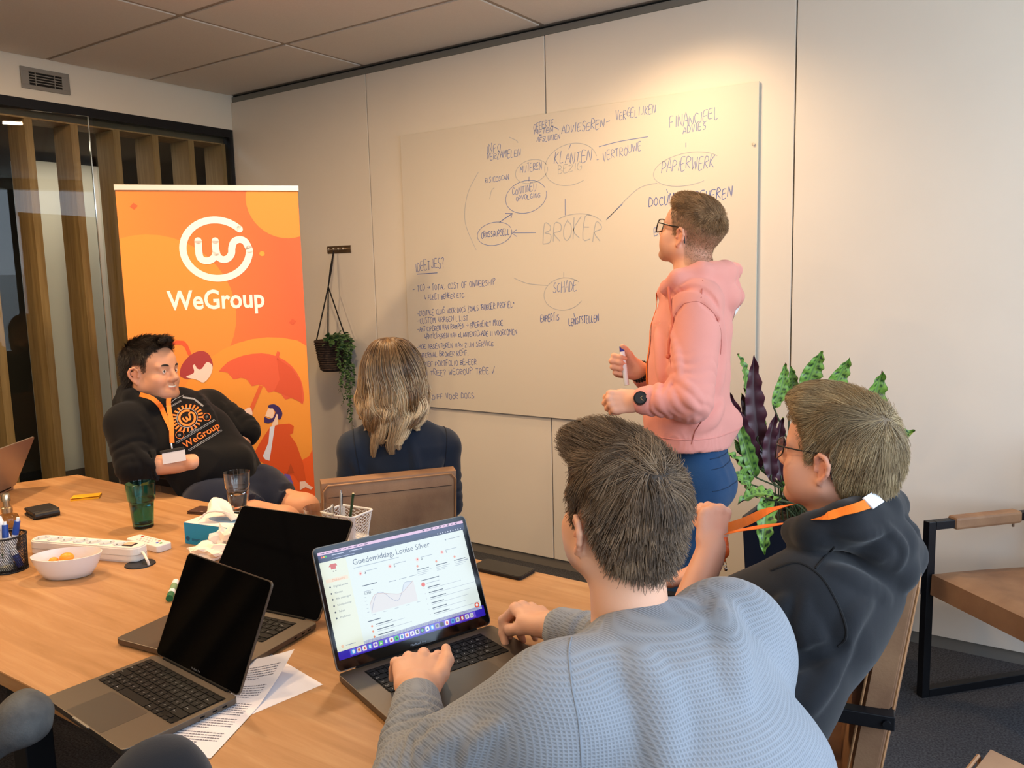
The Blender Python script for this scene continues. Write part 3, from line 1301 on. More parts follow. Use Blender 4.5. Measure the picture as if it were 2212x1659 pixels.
# ---------------------------------------------------------------- the setting
H = 2.74
X1, Y1 = 6.0, -5.5
M_PLASTER = mat('plaster', '#dcd6c8', 0.85, bump=0.05, bscale=220)
M_PANEL = mat('wall_panel', '#d9d2c6', 0.42, var=0.015, vscale=3, bump=0.02, bscale=900, spec=0.4)
M_DARKGAP = mat('dark_gap', '#1a1815', 0.9)
M_RAIL = mat('grey_rail', '#7d7b74', 0.5, metal=0.2)
M_TILE = mat('ceiling_tile', '#cfc8bd', 0.95, var=0.03, vscale=180, bump=0.15, bscale=400)
M_GRID = mat('ceiling_grid', '#9b8f80', 0.8)
M_CARPET = mat('carpet', '#1f2023', 0.98, color2='#4a4a4d', vscale=150, bump=0.7, bscale=320, detail=8)
M_BLACK = mat('black_metal', '#15161a', 0.45, metal=0.3, var=0.1, vscale=60)
M_OAK = mat('slat_oak', '#a8885c', 0.6, color2='#8a6c45', vscale=3.0, stretch=(14, 14, 1.0), bump=0.05, bscale=60)
M_PANE = glass_mat('pane_glass', '#f6f9f6', 0.0, 1.30)
M_CHROME = mat('chrome', '#d8d8d8', 0.18, metal=1.0)
M_STEEL = mat('brushed_steel', '#b9b2a6', 0.35, metal=0.9)

fl = MB().span((-4.5, Y1 - 0.2, -0.1), (X1 + 0.2, 3.0, 0)).build('floor', M_CARPET)
tag(fl, kind='structure')

ce = MB().span((-0.1, Y1, H + 0.004), (X1 + 0.2, 0.12, H + 0.1)).build('ceiling', M_GRID)
tag(ce, kind='structure')
_tiles = {}
xs = [0.0, 1.2, 2.4, 3.6, 4.8, 6.0]
ys = [0.0, -0.57, -1.17, -1.77, -2.37, -2.97, -3.57, -4.17, -4.77, -5.37]
for i in range(len(xs) - 1):
    for j in range(len(ys) - 1):
        w, d = xs[i + 1] - xs[i] - 0.030, ys[j] - ys[j + 1] - 0.030
        key = round(d, 3)
        if key not in _tiles:
            _tiles[key] = MB().box((0, 0, 0), (w, d, 0.007), 0.001).mesh('ceiling_tile', M_TILE)
        o = link_mesh('ceiling_tile', _tiles[key], ce, Matrix.Translation(((xs[i] + xs[i + 1]) / 2, (ys[j] + ys[j + 1]) / 2, H + 0.0015)))

# back wall: slab, then floor-to-rail panels with dark open joints
wb_ = MB().span((-0.13, 0.022, 0), (X1 + 0.2, 0.12, H)).build('wall_back', M_DARKGAP)
tag(wb_, kind='structure')
seams = [-0.001, 1.204, 2.404, 3.612, 4.815, 6.02]
for a, b in zip(seams[:-1], seams[1:]):
    MB().span((a + 0.003, 0.0, 0.053), (b - 0.003, 0.02, 2.693), 0.0015).build('panel', M_PANEL, wb_)
tag(MB().span((0.004, 0.006, 2.695), (X1, 0.03, 2.728), 0.001).build('trim_1', M_RAIL), kind='structure')
tag(MB().span((0.0, 0.012, 0.0), (X1, 0.03, 0.05)).build('baseboard_back', mat('base_grey', '#77726a', 0.6)), kind='structure')

# left wall: plaster header over a full-height glass front
wl = MB().span((-0.13, Y1, 2.523), (0, 0.0215, H + 0.003)).build('wall_left', M_PLASTER)
tag(wl, kind='structure')
MB().span((-0.07, Y1, 2.473), (0.001, -0.001, 2.523)).build('head_frame', M_BLACK, wl)
MB().span((-0.05, -0.028, 0.0), (-0.001, -0.002, 2.473)).build('side_frame', M_BLACK, wl)
MB().span((0.001, -0.006, 0.0), (0.008, -0.0015, 2.523)).build('corner_strip', M_CHROME, wl)
MB().span((-0.05, Y1, 0.0), (-0.002, -0.03, 0.03)).build('sill_frame', M_BLACK, wl)
win1 = MB().span((-0.027, -0.925, 0.03), (-0.017, -0.03, 2.473)).build('window_1', M_PANE)
# glass door left a little ajar: hinged at its left edge, free edge swung into the room
_dh = Vector((-0.017, -1.965, 0))
_dm = Matrix.Translation(_dh) @ Matrix.Rotation(-math.radians(12.5), 4, 'Z')
win2 = MB().span((-0.005, 0.004, 0.012), (0.005, 0.915, 2.44), M=_dm).build('door_1', M_PANE)
MB().span((-0.006, 0.9155, 0.012), (0.006, 0.9195, 2.44), M=_dm).build('door_edge', mat('joint_strip', '#c9cfc9', 0.12, metal=0.6), win2)
win3 = MB().span((-0.027, -4.0, 0.03), (-0.017, -1.970, 2.473)).build('window_3', M_PANE)
win4 = MB().span((-0.027, Y1, 0.03), (-0.017, -4.005, 2.473)).build('window_4', M_PANE)
for w in (win1, win2, win3, win4):
    tag(w, kind='structure')

# oak slat screen just behind the glass
sc_ = thing('slat_screen', 'oak slat room divider of upright boards behind the glass partition', 'screen', (-0.14, -2.7, 0))
_slat = MB().span((-0.0925, -0.021, 0.04), (0.0925, 0.021, 2.43), 0.002).mesh('slat', M_OAK)
yy = -0.036
while yy > Y1:
    link_mesh('slat', _slat, sc_, Matrix.Translation((-0.0025, yy + 2.7, 0)))
    yy -= 0.2463
MB().span((-0.235, Y1, 2.43), (-0.05, -0.01, 2.438)).build('top_beam', M_OAK, sc_, world=True)
MB().span((-0.235, Y1, 0.0), (-0.05, -0.01, 0.04)).build('bottom_beam', M_OAK, sc_, world=True)

# corridor behind the glass
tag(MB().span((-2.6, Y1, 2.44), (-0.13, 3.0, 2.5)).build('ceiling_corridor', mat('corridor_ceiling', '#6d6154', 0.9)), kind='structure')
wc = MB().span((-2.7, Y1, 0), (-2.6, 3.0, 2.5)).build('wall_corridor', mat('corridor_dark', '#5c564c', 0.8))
tag(wc, kind='structure')
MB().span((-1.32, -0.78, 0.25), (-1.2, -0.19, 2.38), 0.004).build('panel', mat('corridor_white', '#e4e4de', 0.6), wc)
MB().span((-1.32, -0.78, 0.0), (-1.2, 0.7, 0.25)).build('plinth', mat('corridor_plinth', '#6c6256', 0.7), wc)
MB().span((-2.6, 0.85, 1.95), (-2.5, 2.2, 2.1)).build('rail', mat('corridor_rail', '#4f5352', 0.5), wc)
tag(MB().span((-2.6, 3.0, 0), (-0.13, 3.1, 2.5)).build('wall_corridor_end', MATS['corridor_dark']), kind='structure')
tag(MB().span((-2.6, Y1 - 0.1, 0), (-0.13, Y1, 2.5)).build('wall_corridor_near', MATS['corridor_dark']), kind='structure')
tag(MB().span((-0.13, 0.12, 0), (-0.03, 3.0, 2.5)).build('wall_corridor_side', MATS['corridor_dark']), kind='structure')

# rest of the room, beside and behind the camera
tag(MB().span((-0.13, Y1 - 0.12, 0), (X1 + 0.2, Y1, H)).build('wall_front', M_PLASTER), kind='structure')
wr = MB()
wr.span((X1, Y1, 0), (X1 + 0.15, 0.12, 0.72))
wr.span((X1, Y1, 2.63), (X1 + 0.15, 0.12, H))
wr.span((X1, -0.25, 0.72), (X1 + 0.15, 0.12, 2.63))
wr.span((X1, Y1, 0.72), (X1 + 0.15, -5.2, 2.63))
wr = wr.build('wall_right', M_PLASTER)
tag(wr, kind='structure')
for y in (-1.45, -2.7, -3.95):
    MB().span((X1 + 0.05, y - 0.03, 0.72), (X1 + 0.11, y + 0.03, 2.63)).build('mullion', mat('window_frame_grey', '#55585a', 0.5), wr)

# air vent in the plaster header
vt = thing('air_vent', 'grey rectangular air vent with black slots high on the left wall', 'vent', (0.0, -1.183, 2.629))
m_vent = mat('vent_grey', '#8f8c86', 0.5, metal=0.4)
fr = MB()
fr.span((0.001, -0.127, 0.033), (0.010, 0.127, 0.055), 0.002)
fr.span((0.001, -0.127, -0.055), (0.010, 0.127, -0.033), 0.002)
fr.span((0.001, -0.127, -0.034), (0.010, -0.086, 0.034), 0.002)
fr.span((0.001, 0.086, -0.034), (0.010, 0.127, 0.034), 0.002)
fr.build('vent_frame', m_vent, vt)
MB().span((0.0005, -0.086, -0.033), (0.002, 0.086, 0.033)).build('vent_back', M_DARKGAP, vt)
for k in range(4):
    MB().span((0.002, -0.086, -0.0215 + k * 0.0135), (0.009, 0.086, -0.0175 + k * 0.0135)).build('vent_slat', m_vent, vt)
for y in (-0.052, 0.048):
    MB().span((0.002, y - 0.002, -0.033), (0.008, y + 0.002, 0.033)).build('vent_bar', m_vent, vt)

# ceiling spot fittings
m_led = mat('lamp_disc', '#ffdca8', 0.5, emit=9.0)
SPOT_LABEL = ['recessed ceiling spot close above the right end of the whiteboard', 'recessed ceiling spot between the table and the whiteboard', 'recessed ceiling spot above the left end of the table', 'recessed ceiling spot above the front edge of the table', 'recessed ceiling spot in front of the glass wall, away from the whiteboard', 'recessed ceiling spot nearest the front wall']
for (sx_, sy_), pw_, lb_ in zip(SPOTS, SPOT_POWER, SPOT_LABEL):
    if pw_:
        t = thing('ceiling_spot', lb_, 'lamp', (sx_, sy_, H), group='ceiling spots')
        MB().lathe([(0.045, -0.010), (0.060, -0.010), (0.062, -0.006), (0.062, 0.0)], 24).build('rim', M_CHROME, t, smooth=True)
        MB().lathe([(0.0, -0.0065), (0.045, -0.0065)], 24).build('lens', m_led, t)

# far-off town seen through the window opening and mirrored in the glass door
city = MB()
rgc = random.Random(5)
for k in range(70):
    x = rgc.uniform(60, 190)
    y = rgc.uniform(-110, 120)
    w = rgc.uniform(5, 14)
    top = -6 + rgc.uniform(0, 7) + (x - 60) * 0.05
    city.use(rgc.randrange(3)).span((x, y, -24), (x + w, y + w * rgc.uniform(0.7, 1.6), top))
    city.use(3)
    for i in range(4):
        for j in range(3):
            city.span((x - 0.1, y + 0.8 + i * w / 5, top - 2.2 - 2.6 * j), (x, y + 1.8 + i * w / 5, top - 0.9 - 2.6 * j))
o = city.build('distant_town', [mat('town_cream', '#d9cfbd', 0.9), mat('town_white', '#e3e1dc', 0.9), mat('town_brick', '#9a6f5c', 0.9), mat('town_glass', '#39424a', 0.4)])
tag(o, 'far town buildings mirrored faintly in the glass door at the left', 'buildings', kind='stuff')


# ---------------------------------------------------------------- meeting table
TZ = 0.75
def wood_mat(name, c1, c2, c3):
    m = bpy.data.materials.new(name)
    m.use_nodes = True
    nt = m.node_tree
    b = nt.nodes['Principled BSDF']
    tc = nt.nodes.new('ShaderNodeTexCoord')
    mp = nt.nodes.new('ShaderNodeMapping')
    mp.inputs['Scale'].default_value = (0.9, 11.0, 6.0)
    nt.links.new(tc.outputs['Object'], mp.inputs[0])
    n = nt.nodes.new('ShaderNodeTexNoise')
    n.inputs['Scale'].default_value = 2.2
    n.inputs['Detail'].default_value = 8
    n.inputs['Roughness'].default_value = 0.62
    n.inputs['Distortion'].default_value = 0.9
    nt.links.new(mp.outputs[0], n.inputs['Vector'])
    r = nt.nodes.new('ShaderNodeValToRGB')
    r.color_ramp.elements[0].position = 0.30
    r.color_ramp.elements[0].color = lin(c1)
    r.color_ramp.elements[1].position = 0.72
    r.color_ramp.elements[1].color = lin(c2)
    e = r.color_ramp.elements.new(0.5)
    e.color = lin(c3)
    nt.links.new(n.outputs['Fac'], r.inputs[0])
    # plank tone changes across the width
    mp2 = nt.nodes.new('ShaderNodeMapping')
    mp2.inputs['Scale'].default_value = (0.25, 7.0, 1)
    nt.links.new(tc.outputs['Object'], mp2.inputs[0])
    v = nt.nodes.new('ShaderNodeTexVoronoi')
    v.feature = 'F1'
    v.inputs['Scale'].default_value = 1.0
    nt.links.new(mp2.outputs[0], v.inputs['Vector'])
    hs = nt.nodes.new('ShaderNodeHueSaturation')
    mr = nt.nodes.new('ShaderNodeMapRange')
    mr.inputs[3].default_value = 0.93
    mr.inputs[4].default_value = 1.07
    nt.links.new(v.outputs['Color'], mr.inputs[0])
    nt.links.new(mr.outputs[0], hs.inputs['Value'])
    nt.links.new(r.outputs[0], hs.inputs['Color'])
    nt.links.new(hs.outputs[0], b.inputs['Base Color'])
    # knots
    b.inputs['Roughness'].default_value = 0.42
    b.inputs['Specular IOR Level'].default_value = 0.35
    bp = nt.nodes.new('ShaderNodeBump')
    bp.inputs['Strength'].default_value = 0.08
    bp.inputs['Distance'].default_value = 0.002
    nt.links.new(n.outputs['Fac'], bp.inputs['Height'])
    nt.links.new(bp.outputs[0], b.inputs['Normal'])
    MATS[name] = m
    return m


M_TABLE = wood_mat('oak_table', '#a27648', '#bf966a', '#b08357')
TBL = thing('meeting_table', 'long oak meeting table with black metal legs in the middle of the room', 'table', (2.5, -2.32, 0))
poly = []
for i in range(13):                     # gently bowed left end
    t = i / 12
    poly.append((1.166 - 0.16 * math.sin(PI * t) * 0.9, -1.805 - 1.045 * t))
poly += [(3.86, -2.85), (3.90, -2.82), (3.915, -2.32), (3.90, -1.83), (3.86, -1.79)]
inv = Matrix.Translation((-2.5, 2.32, 0))
top = MB()
top.prism([(x, y) for x, y in poly], 0.716, TZ, inv)
o = top.build('tabletop', M_TABLE, TBL)
bv = o.modifiers.new('bevel', 'BEVEL')
bv.width, bv.segments, bv.limit_method = 0.003, 2, 'ANGLE'
for (lx, ly) in ((2.79, -2.79), (2.79, -1.87), (1.45, -2.66), (1.45, -1.98), (3.72, -2.79), (3.72, -1.87)):
    MB().span((lx - 0.03, ly - 0.03, 0.012), (lx + 0.03, ly + 0.03, 0.716), 0.003, inv).build('leg', M_BLACK, TBL)
    MB().span((lx - 0.035, ly - 0.035, 0.0), (lx + 0.035, ly + 0.035, 0.012), 0.002, inv).build('foot', M_BLACK, TBL)
MB().span((1.42, -2.35, 0.676), (3.75, -2.29, 0.716), 0.002, inv).build('under_rail', M_BLACK, TBL)
for lx in (1.45, 2.79, 3.72):
    MB().span((lx - 0.025, -2.79, 0.68), (lx + 0.025, -1.87, 0.716), 0.002, inv).build('cross_rail', M_BLACK, TBL)


# ---------------------------------------------------------------- glass whiteboard with marker writing
wbd = thing('whiteboard', 'large frosted glass whiteboard with blue handwriting on the back wall', 'whiteboard', (2.463, -0.0125, 1.566))
M_BOARD = mat('board_glass', '#cfc8bb', 0.38, spec=0.4)
M_BEDGE = mat('board_edge', '#b9c4b4', 0.15)
MB().span((-1.003, -0.003, -0.756), (1.003, 0.002, 0.756), 0.0012).build('glass_sheet', M_BOARD, wbd)
MB().span((-1.0035, 0.002, -0.7565), (1.0035, 0.0045, 0.7565)).build('backing', M_BEDGE, wbd)
for x in (-0.9, 0.9):
    for z in (-0.66, 0.66):
        MB().cyl((x, 0.0045, z), (x, 0.012, z), 0.012, n=16).build('stand_off', M_STEEL, wbd)
MB().cyl((0.985, -0.0035, 0.50), (0.985, -0.0085, 0.50), 0.006, n=12).build('reflection_dot', M_CHROME, wbd)  # chrome stud added to stand in for a small bright reflection

_A = {
    'A': [[(0, 0), (.28, 1), (.56, 0)], [(.1, .38), (.46, .38)]], 'B': [[(0, 0), (0, 1), (.4, .9), (.42, .62), (.05, .52), (.5, .4), (.48, .08), (0, 0)]],
    'C': [[(.5, .86), (.3, 1), (.06, .75), (.05, .25), (.28, 0), (.52, .14)]], 'D': [[(0, 0), (.03, 1), (.4, .85), (.52, .5), (.38, .1), (0, 0)]],
    'E': [[(.5, 1), (.03, .97), (0, 0), (.5, .02)], [(.02, .5), (.4, .53)]], 'F': [[(.5, 1), (.03, .96), (0, 0)], [(.02, .5), (.4, .53)]],
    'G': [[(.5, .86), (.28, 1), (.05, .7), (.05, .25), (.28, 0), (.52, .2), (.52, .45), (.3, .45)]], 'H': [[(0, 0), (.03, 1)], [(.48, 0), (.5, 1)], [(.02, .5), (.49, .53)]],
    'I': [[(.12, 0), (.14, 1)]], 'J': [[(.4, 1), (.4, .2), (.2, 0), (.02, .18)]], 'K': [[(0, 0), (.03, 1)], [(.48, 1), (.04, .45), (.5, 0)]], 'L': [[(.03, 1), (0, 0), (.46, .02)]],
    'M': [[(0, 0), (.06, 1), (.3, .4), (.55, 1), (.6, 0)]], 'N': [[(0, 0), (.03, 1), (.47, 0), (.5, 1)]], 'O': [[(.26, 1), (.03, .7), (.04, .25), (.28, 0), (.5, .28), (.5, .72), (.26, 1)]],
    'P': [[(0, 0), (.03, 1), (.42, .92), (.46, .62), (.03, .45)]], 'Q': [[(.26, 1), (.03, .7), (.04, .25), (.28, 0), (.5, .28), (.5, .72), (.26, 1)], [(.3, .25), (.55, -.05)]],
    'R': [[(0, 0), (.03, 1), (.42, .92), (.44, .62), (.03, .48), (.5, 0)]], 'S': [[(.48, .88), (.25, 1), (.06, .78), (.22, .55), (.46, .38), (.4, .08), (.16, 0), (.0, .12)]],
    'T': [[(0, .98), (.54, 1)], [(.27, 1), (.25, 0)]], 'U': [[(0, 1), (.02, .25), (.22, 0), (.46, .22), (.5, 1)]], 'V': [[(0, 1), (.24, 0), (.5, 1)]],
    'W': [[(0, 1), (.14, 0), (.32, .7), (.5, 0), (.66, 1)]], 'X': [[(0, 0), (.5, 1)], [(0, 1), (.5, 0)]], 'Y': [[(0, 1), (.25, .5), (.5, 1)], [(.25, .5), (.22, 0)]],
    'Z': [[(0, 1), (.5, 1), (0, 0), (.52, .02)]], '?': [[(.04, .8), (.22, 1), (.44, .8), (.24, .5), (.2, .28)], [(.19, .06), (.21, 0)]], '-': [[(.05, .45), (.45, .48)]],
    '+': [[(.05, .5), (.5, .5)], [(.27, .75), (.27, .22)]], '&': [[(.5, .1), (.15, .75), (.3, .98), (.4, .75), (.05, .25), (.2, 0), (.5, .4)]], '"': [[(.1, 1), (.08, .75)], [(.25, 1), (.23, .75)]],
    '.': [[(.1, .05), (.14, 0)]], '|': [[(.1, 0), (.12, 1)]], '>': [[(0, .5), (.6, .5)], [(.4, .75), (.62, .5), (.4, .25)]], '/': [[(.1, 1), (.1, .35), (.5, .35)], [(.36, .55), (.52, .35), (.36, .15)]],
    'j': [[(.2, .7), (.2, -.1), (.0, -.2)], [(.2, .95), (.21, .9)]], 'v': [[(0, .5), (.18, 0), (.5, 1.1)]], '_': [[(0, -.12), (1.0, -.08)]],
}
_wr = np.random.default_rng(77)
_wb = {k: MB() for k in ('dark', 'mid', 'faint')}
BM = Matrix(((1, 0, 0, 0), (0, 0, 1, -0.0161), (0, 1, 0, 0), (0, 0, 0, 1)))   # (x, z) of the board face -> room


def write(txt, p0, p1, h, ink='dark', w=0.0029, slant=0.18):
    (x0, z0), (x1, z1) = p0, p1
    adv = []
    for c in txt:
        adv.append(0.5 if c == ' ' else (0.42 if c in 'I.j|"' else 0.9 if c in 'MW' else 0.72))
    tot = sum(adv)
    L = math.hypot(x1 - x0, z1 - z0)
    sx = L / tot
    ang = math.atan2(z1 - z0, x1 - x0)
    cx = 0
    for c, a in zip(txt, adv):
        hh = h * (1 + 0.16 * _wr.normal() * 0.6)
        dy = 0.06 * h * _wr.normal()
        for st in _A.get(c, []):
            pts = []
            for (px, py) in st:
                X = cx + (px * 1.05 + slant * py * (h / max(sx, 1e-6)) * 0.6 + 0.03 * _wr.normal()) * sx
                Y = dy + (py + 0.03 * _wr.normal()) * hh
                pts.append((x0 + X * math.cos(ang) - Y * math.sin(ang), z0 + X * math.sin(ang) + Y * math.cos(ang)))
            if len(pts) > 2:
                pts = [(p.x, p.y) for p in catmull([Vector((a_, b_, 0)) for a_, b_ in pts], 3)]
            stroke_poly(_wb[ink], pts, w, BM)
        cx += a * sx


def line(pts, ink='faint', w=0.0034, smooth=True):
    if smooth and len(pts) > 2:
        pts = [(p.x, p.y) for p in catmull([Vector((a_, b_, 0)) for a_, b_ in pts], 6)]
    stroke_poly(_wb[ink], pts, w, BM)


def loop(c, e, top, ink='faint', a0=20, a1=370, w=0.003):
    rx, rz = abs(e[0] - c[0]), abs(top[1] - c[1])
    line([(c[0] + rx * math.cos(math.radians(t)), c[1] + rz * math.sin(math.radians(t)) + 0.06 * rx * math.cos(math.radians(t))) for t in np.linspace(a0, a1, 40)], ink, w, False)


write('OFFERTE', (2.341, 2.249), (2.460, 2.260), 0.030, 'mid')
write('METEN', (2.346, 2.228), (2.456, 2.231), 0.026, 'mid')
write('+', (2.367, 2.213), (2.392, 2.212), 0.02, 'mid')
write('AFSLUITEN', (2.359, 2.191), (2.495, 2.192), 0.024, 'mid')
write('ADVIESEREN', (2.501, 2.215), (2.739, 2.218), 0.038, 'mid')
write('-', (2.746, 2.228), (2.775, 2.233), 0.03, 'mid')
write('VERGELIJKEN', (2.795, 2.245), (3.000, 2.254), 0.036, 'mid')
write('FINANCIEEL', (3.065, 2.174), (3.297, 2.193), 0.046, 'mid')
write('ADVIES', (3.129, 2.142), (3.239, 2.154), 0.030, 'mid')
write('INFO', (2.051, 2.166), (2.145, 2.180), 0.042, 'mid')
write('VERZAMELEN', (2.050, 2.134), (2.263, 2.136), 0.034, 'mid')
write('MUTEREN', (2.255, 2.050), (2.388, 2.061), 0.036, 'mid')
write('KLANTEN', (2.458, 2.077), (2.670, 2.074), 0.050, 'mid')
write('BEZIG', (2.479, 2.026), (2.617, 2.036), 0.034, 'faint')
write('- VERTROUWE', (2.690, 2.060), (2.931, 2.097), 0.038, 'mid')
write('RISICOSCAN', (2.034, 2.020), (2.187, 2.026), 0.026, 'mid')
write('CONTINEU', (2.204, 1.946), (2.353, 1.958), 0.034, 'mid')
write('OPVOLGING', (2.226, 1.915), (2.374, 1.923), 0.024, 'mid')
write('PAPIERWERK', (3.025, 1.985), (3.278, 1.986), 0.052, 'mid')
write('CROSS&UPSELL', (2.000, 1.739), (2.184, 1.750), 0.030, 'dark')
write('BROKER', (2.385, 1.699), (2.723, 1.700), 0.098, 'faint', 0.0045)
write('DOCUMENT BEHEREN', (2.962, 1.837), (3.360, 1.856), 0.040, 'dark')
write('B', (2.990, 1.703), (3.013, 1.708), 0.036, 'mid')
write('SCHADE', (2.437, 1.449), (2.579, 1.457), 0.052, 'mid')
write('EXPERTIS', (2.360, 1.302), (2.473, 1.310), 0.032, 'dark')
write('LENSTSTELLEN', (2.526, 1.288), (2.698, 1.308), 0.032, 'dark')
loop((2.322, 2.053), (2.418, 2.054), (2.324, 2.110))
loop((2.286, 1.931), (2.410, 1.934), (2.288, 2.011), 'mid')
loop((2.085, 1.757), (2.196, 1.756), (2.087, 1.816), 'mid')
loop((2.548, 2.066), (2.695, 2.063), (2.549, 2.164), 'faint', 10, 300)
loop((3.147, 1.990), (3.309, 1.995), (3.147, 2.061), 'faint', 30, 300)
loop((2.563, 1.723), (2.741, 1.725), (2.564, 1.829), 'faint', 30, 120)
loop((2.499, 1.442), (2.615, 1.445), (2.501, 1.522), 'faint', 40, 330)
line([(2.742, 1.790), (2.900, 1.919), (3.004, 1.941)], 'faint')
line([(2.742, 1.793), (2.828, 1.860)], 'mid', smooth=False)
line([(2.516, 1.904), (2.515, 1.826)], 'mid', smooth=False)
line([(2.202, 1.756), (2.343, 1.751)], 'mid', smooth=False)
line([(2.225, 1.771), (2.196, 1.754), (2.227, 1.736)], 'mid', smooth=False)
line([(2.119, 1.814), (2.202, 1.854)], 'dark', smooth=False)
line([(2.158, 1.857), (2.202, 1.854), (2.192, 1.831)], 'dark', smooth=False)
line([(2.308, 2.028), (2.307, 2.007)], 'mid', smooth=False)
line([(2.706, 2.133), (2.818, 2.146), (2.959, 2.151)], 'mid')
line([(2.201, 1.527), (2.286, 1.497), (2.403, 1.486)], 'faint')
line([(1.964, 1.678), (1.896, 1.827), (1.917, 1.970), (1.994, 2.080)], 'faint')
line([(2.061, 1.936), (2.074, 1.977), (2.093, 1.992)], 'faint')
line([(2.193, 2.234), (2.235, 2.214), (2.246, 2.201)], 'faint')
line([(2.441, 2.260), (2.475, 2.245), (2.485, 2.235)], 'mid')
line([(2.541, 2.139), (2.552, 2.160)], 'mid', smooth=False)
line([(3.142, 2.105), (3.142, 2.085)], 'mid', smooth=False)
line([(3.049, 1.911), (3.056, 1.894)], 'mid', smooth=False)
line([(2.501, 1.549), (2.501, 1.522)], 'faint', smooth=False)
line([(2.556, 1.348), (2.559, 1.329)], 'mid', smooth=False)
write('IDEETJES?', (1.536, 1.573), (1.753, 1.596), 0.052, 'dark', slant=0.05)
line([(1.545, 1.560), (1.693, 1.564)], 'dark', smooth=False)
LINES = [('- TCO > TOTAL COST OF OWNERSHIP', (1.509, 1.462), (2.088, 1.491), 0.032), ('/ FLEET BEHEER ETC.', (1.592, 1.415), (1.884, 1.431), 0.026),
         ('-DIGITALE KLUIS VOOR DOCS ZOALS "BURGER PROFIEL"', (1.537, 1.324), (2.202, 1.377), 0.029), ('-CUSTOM VRAGEN LIJST', (1.534, 1.282), (1.901, 1.304), 0.028),
         ('-ANTICIPEREN VAN RAMPEN > EMERGENCY MODE', (1.532, 1.235), (2.129, 1.282), 0.028), ('/ANTICIPEREN VAN KLANTENSCHADE || VOORKOMEN', (1.582, 1.197), (2.216, 1.235), 0.026),
         ('-HOE ABSENTEREN VAN ZIJN SERVICE', (1.520, 1.137), (2.065, 1.171), 0.026), ('-INTERNAL BROKER REFF.', (1.518, 1.087), (1.896, 1.116), 0.026),
         ('-ACTIEF PORTFOLIO BEHEER', (1.515, 1.034), (1.948, 1.067), 0.028), ('-WIKI TREE? WEGROUP TREE v', (1.498, 0.982), (2.070, 1.025), 0.031), ('TEXT DIFF VOOR DOCS', (1.515, 0.844), (1.925, 0.881), 0.030)]
for txt, a, b, h in LINES:
    write(txt, a, b, h, 'dark', 0.0025, 0.10)
inv = MW[wbd].inverted()
for key, col in (('dark', '#3d5da8'), ('mid', '#6d81b4'), ('faint', '#a6abb2')):
    o = _wb[key].build('marker_writing' if key == 'dark' else 'smudged_writing' if key == 'mid' else 'erased_writing', mat('ink_' + key, col, 0.5), wbd, world=True)
    o['kind'] = 'stuff'

# ---------------------------------------------------------------- roll-up banner
BW, BZ = 0.8032, 1.9876
ban = thing('roll_up_banner', 'tall orange roll-up banner with white WeGroup logo by the glass wall', 'banner',
            mw=Matrix(((0.6249, -(0.7807), 0, 0.9899), (0.7807, 0.6249, 0, -1.4276), (0, 0, 1, 0), (0, 0, 0, 1))))
# local: x across, -y towards the room, z up


def pal(name, c):
    return mat('banner_' + name, c, 0.55)


bs = MB()
bs.span((0.0, 0.0, 0.07), (BW, 0.002, BZ - 0.02))
# base print: soft vertical blend of orange tones
m = bpy.data.materials.new('banner_print')
m.use_nodes = True
nt = m.node_tree
b = nt.nodes['Principled BSDF']
tc = nt.nodes.new('ShaderNodeTexCoord')
sp = nt.nodes.new('ShaderNodeSeparateXYZ')
nt.links.new(tc.outputs['Object'], sp.inputs[0])
ad = nt.nodes.new('ShaderNodeMath'); ad.operation = 'MULTIPLY_ADD'
ad.inputs[1].default_value = 0.9
nt.links.new(sp.outputs['X'], ad.inputs[0])
mu = nt.nodes.new('ShaderNodeMath'); mu.operation = 'MULTIPLY'; mu.inputs[1].default_value = 0.18
nt.links.new(sp.outputs['Z'], mu.inputs[0])
nt.links.new(mu.outputs[0], ad.inputs[2])
rp = nt.nodes.new('ShaderNodeValToRGB')
nt.links.new(ad.outputs[0], rp.inputs[0])
rp.color_ramp.elements[0].position, rp.color_ramp.elements[0].color = 0.15, lin('#e88a33')
rp.color_ramp.elements[1].position, rp.color_ramp.elements[1].color = 0.95, lin('#e8642f')
nt.links.new(rp.outputs[0], b.inputs['Base Color'])
b.inputs['Roughness'].default_value = 0.5
bs.build('banner_sheet', m, ban)
BMX = lambda lay: Matrix(((1, 0, 0, 0), (0, 0, -1, -0.0004 * lay), (0, 1, 0, 0), (0, 0, 0, 1)))


def clipx(poly):
    return [(min(max(x, 0.001), BW - 0.001), max(0.072, min(z, BZ - 0.022))) for x, z in poly]


def art(name, poly, color, lay, smooth=0):
    if smooth:
        poly = [(p.x, p.y) for p in catmull([Vector((a, c, 0)) for a, c in list(poly) + [poly[0]]], smooth)][:-1]
    mb = MB()
    mb.flat(clipx(poly), BMX(lay))
    return mb.build(name, pal(color.strip('#'), color), ban)


def disc(name, c, r, color, lay, a0=0, a1=360):
    return art(name, arc(c[0], c[1], r, a0, a1, 40), color, lay)


disc('print_circle', (0.746, 1.928), 0.185, '#ea943c', 1)
disc('print_circle', (0.115, 1.398), 0.37, '#ec9038', 1)
disc('print_circle', (0.620, 0.811), 0.46, '#ec9836', 2)
disc('print_dot', (0.620, 1.672), 0.012, '#f9a23d', 3)
for c in ((0.072, 1.895), (0.743, 1.341)):
    art('print_diamond', [(c[0] + 0.017 * math.cos(t), c[1] + 0.015 * math.sin(t)) for t in (0.15, 1.6, 3.3, 4.75)], '#d65b32', 3)
art('print_wave', [(0.630, 0.600), (0.721, 0.639), (0.785, 0.668), (0.837, 0.700), (0.843, 0.388), (0.531, 0.422), (0.572, 0.559)], '#ea5e22', 3)
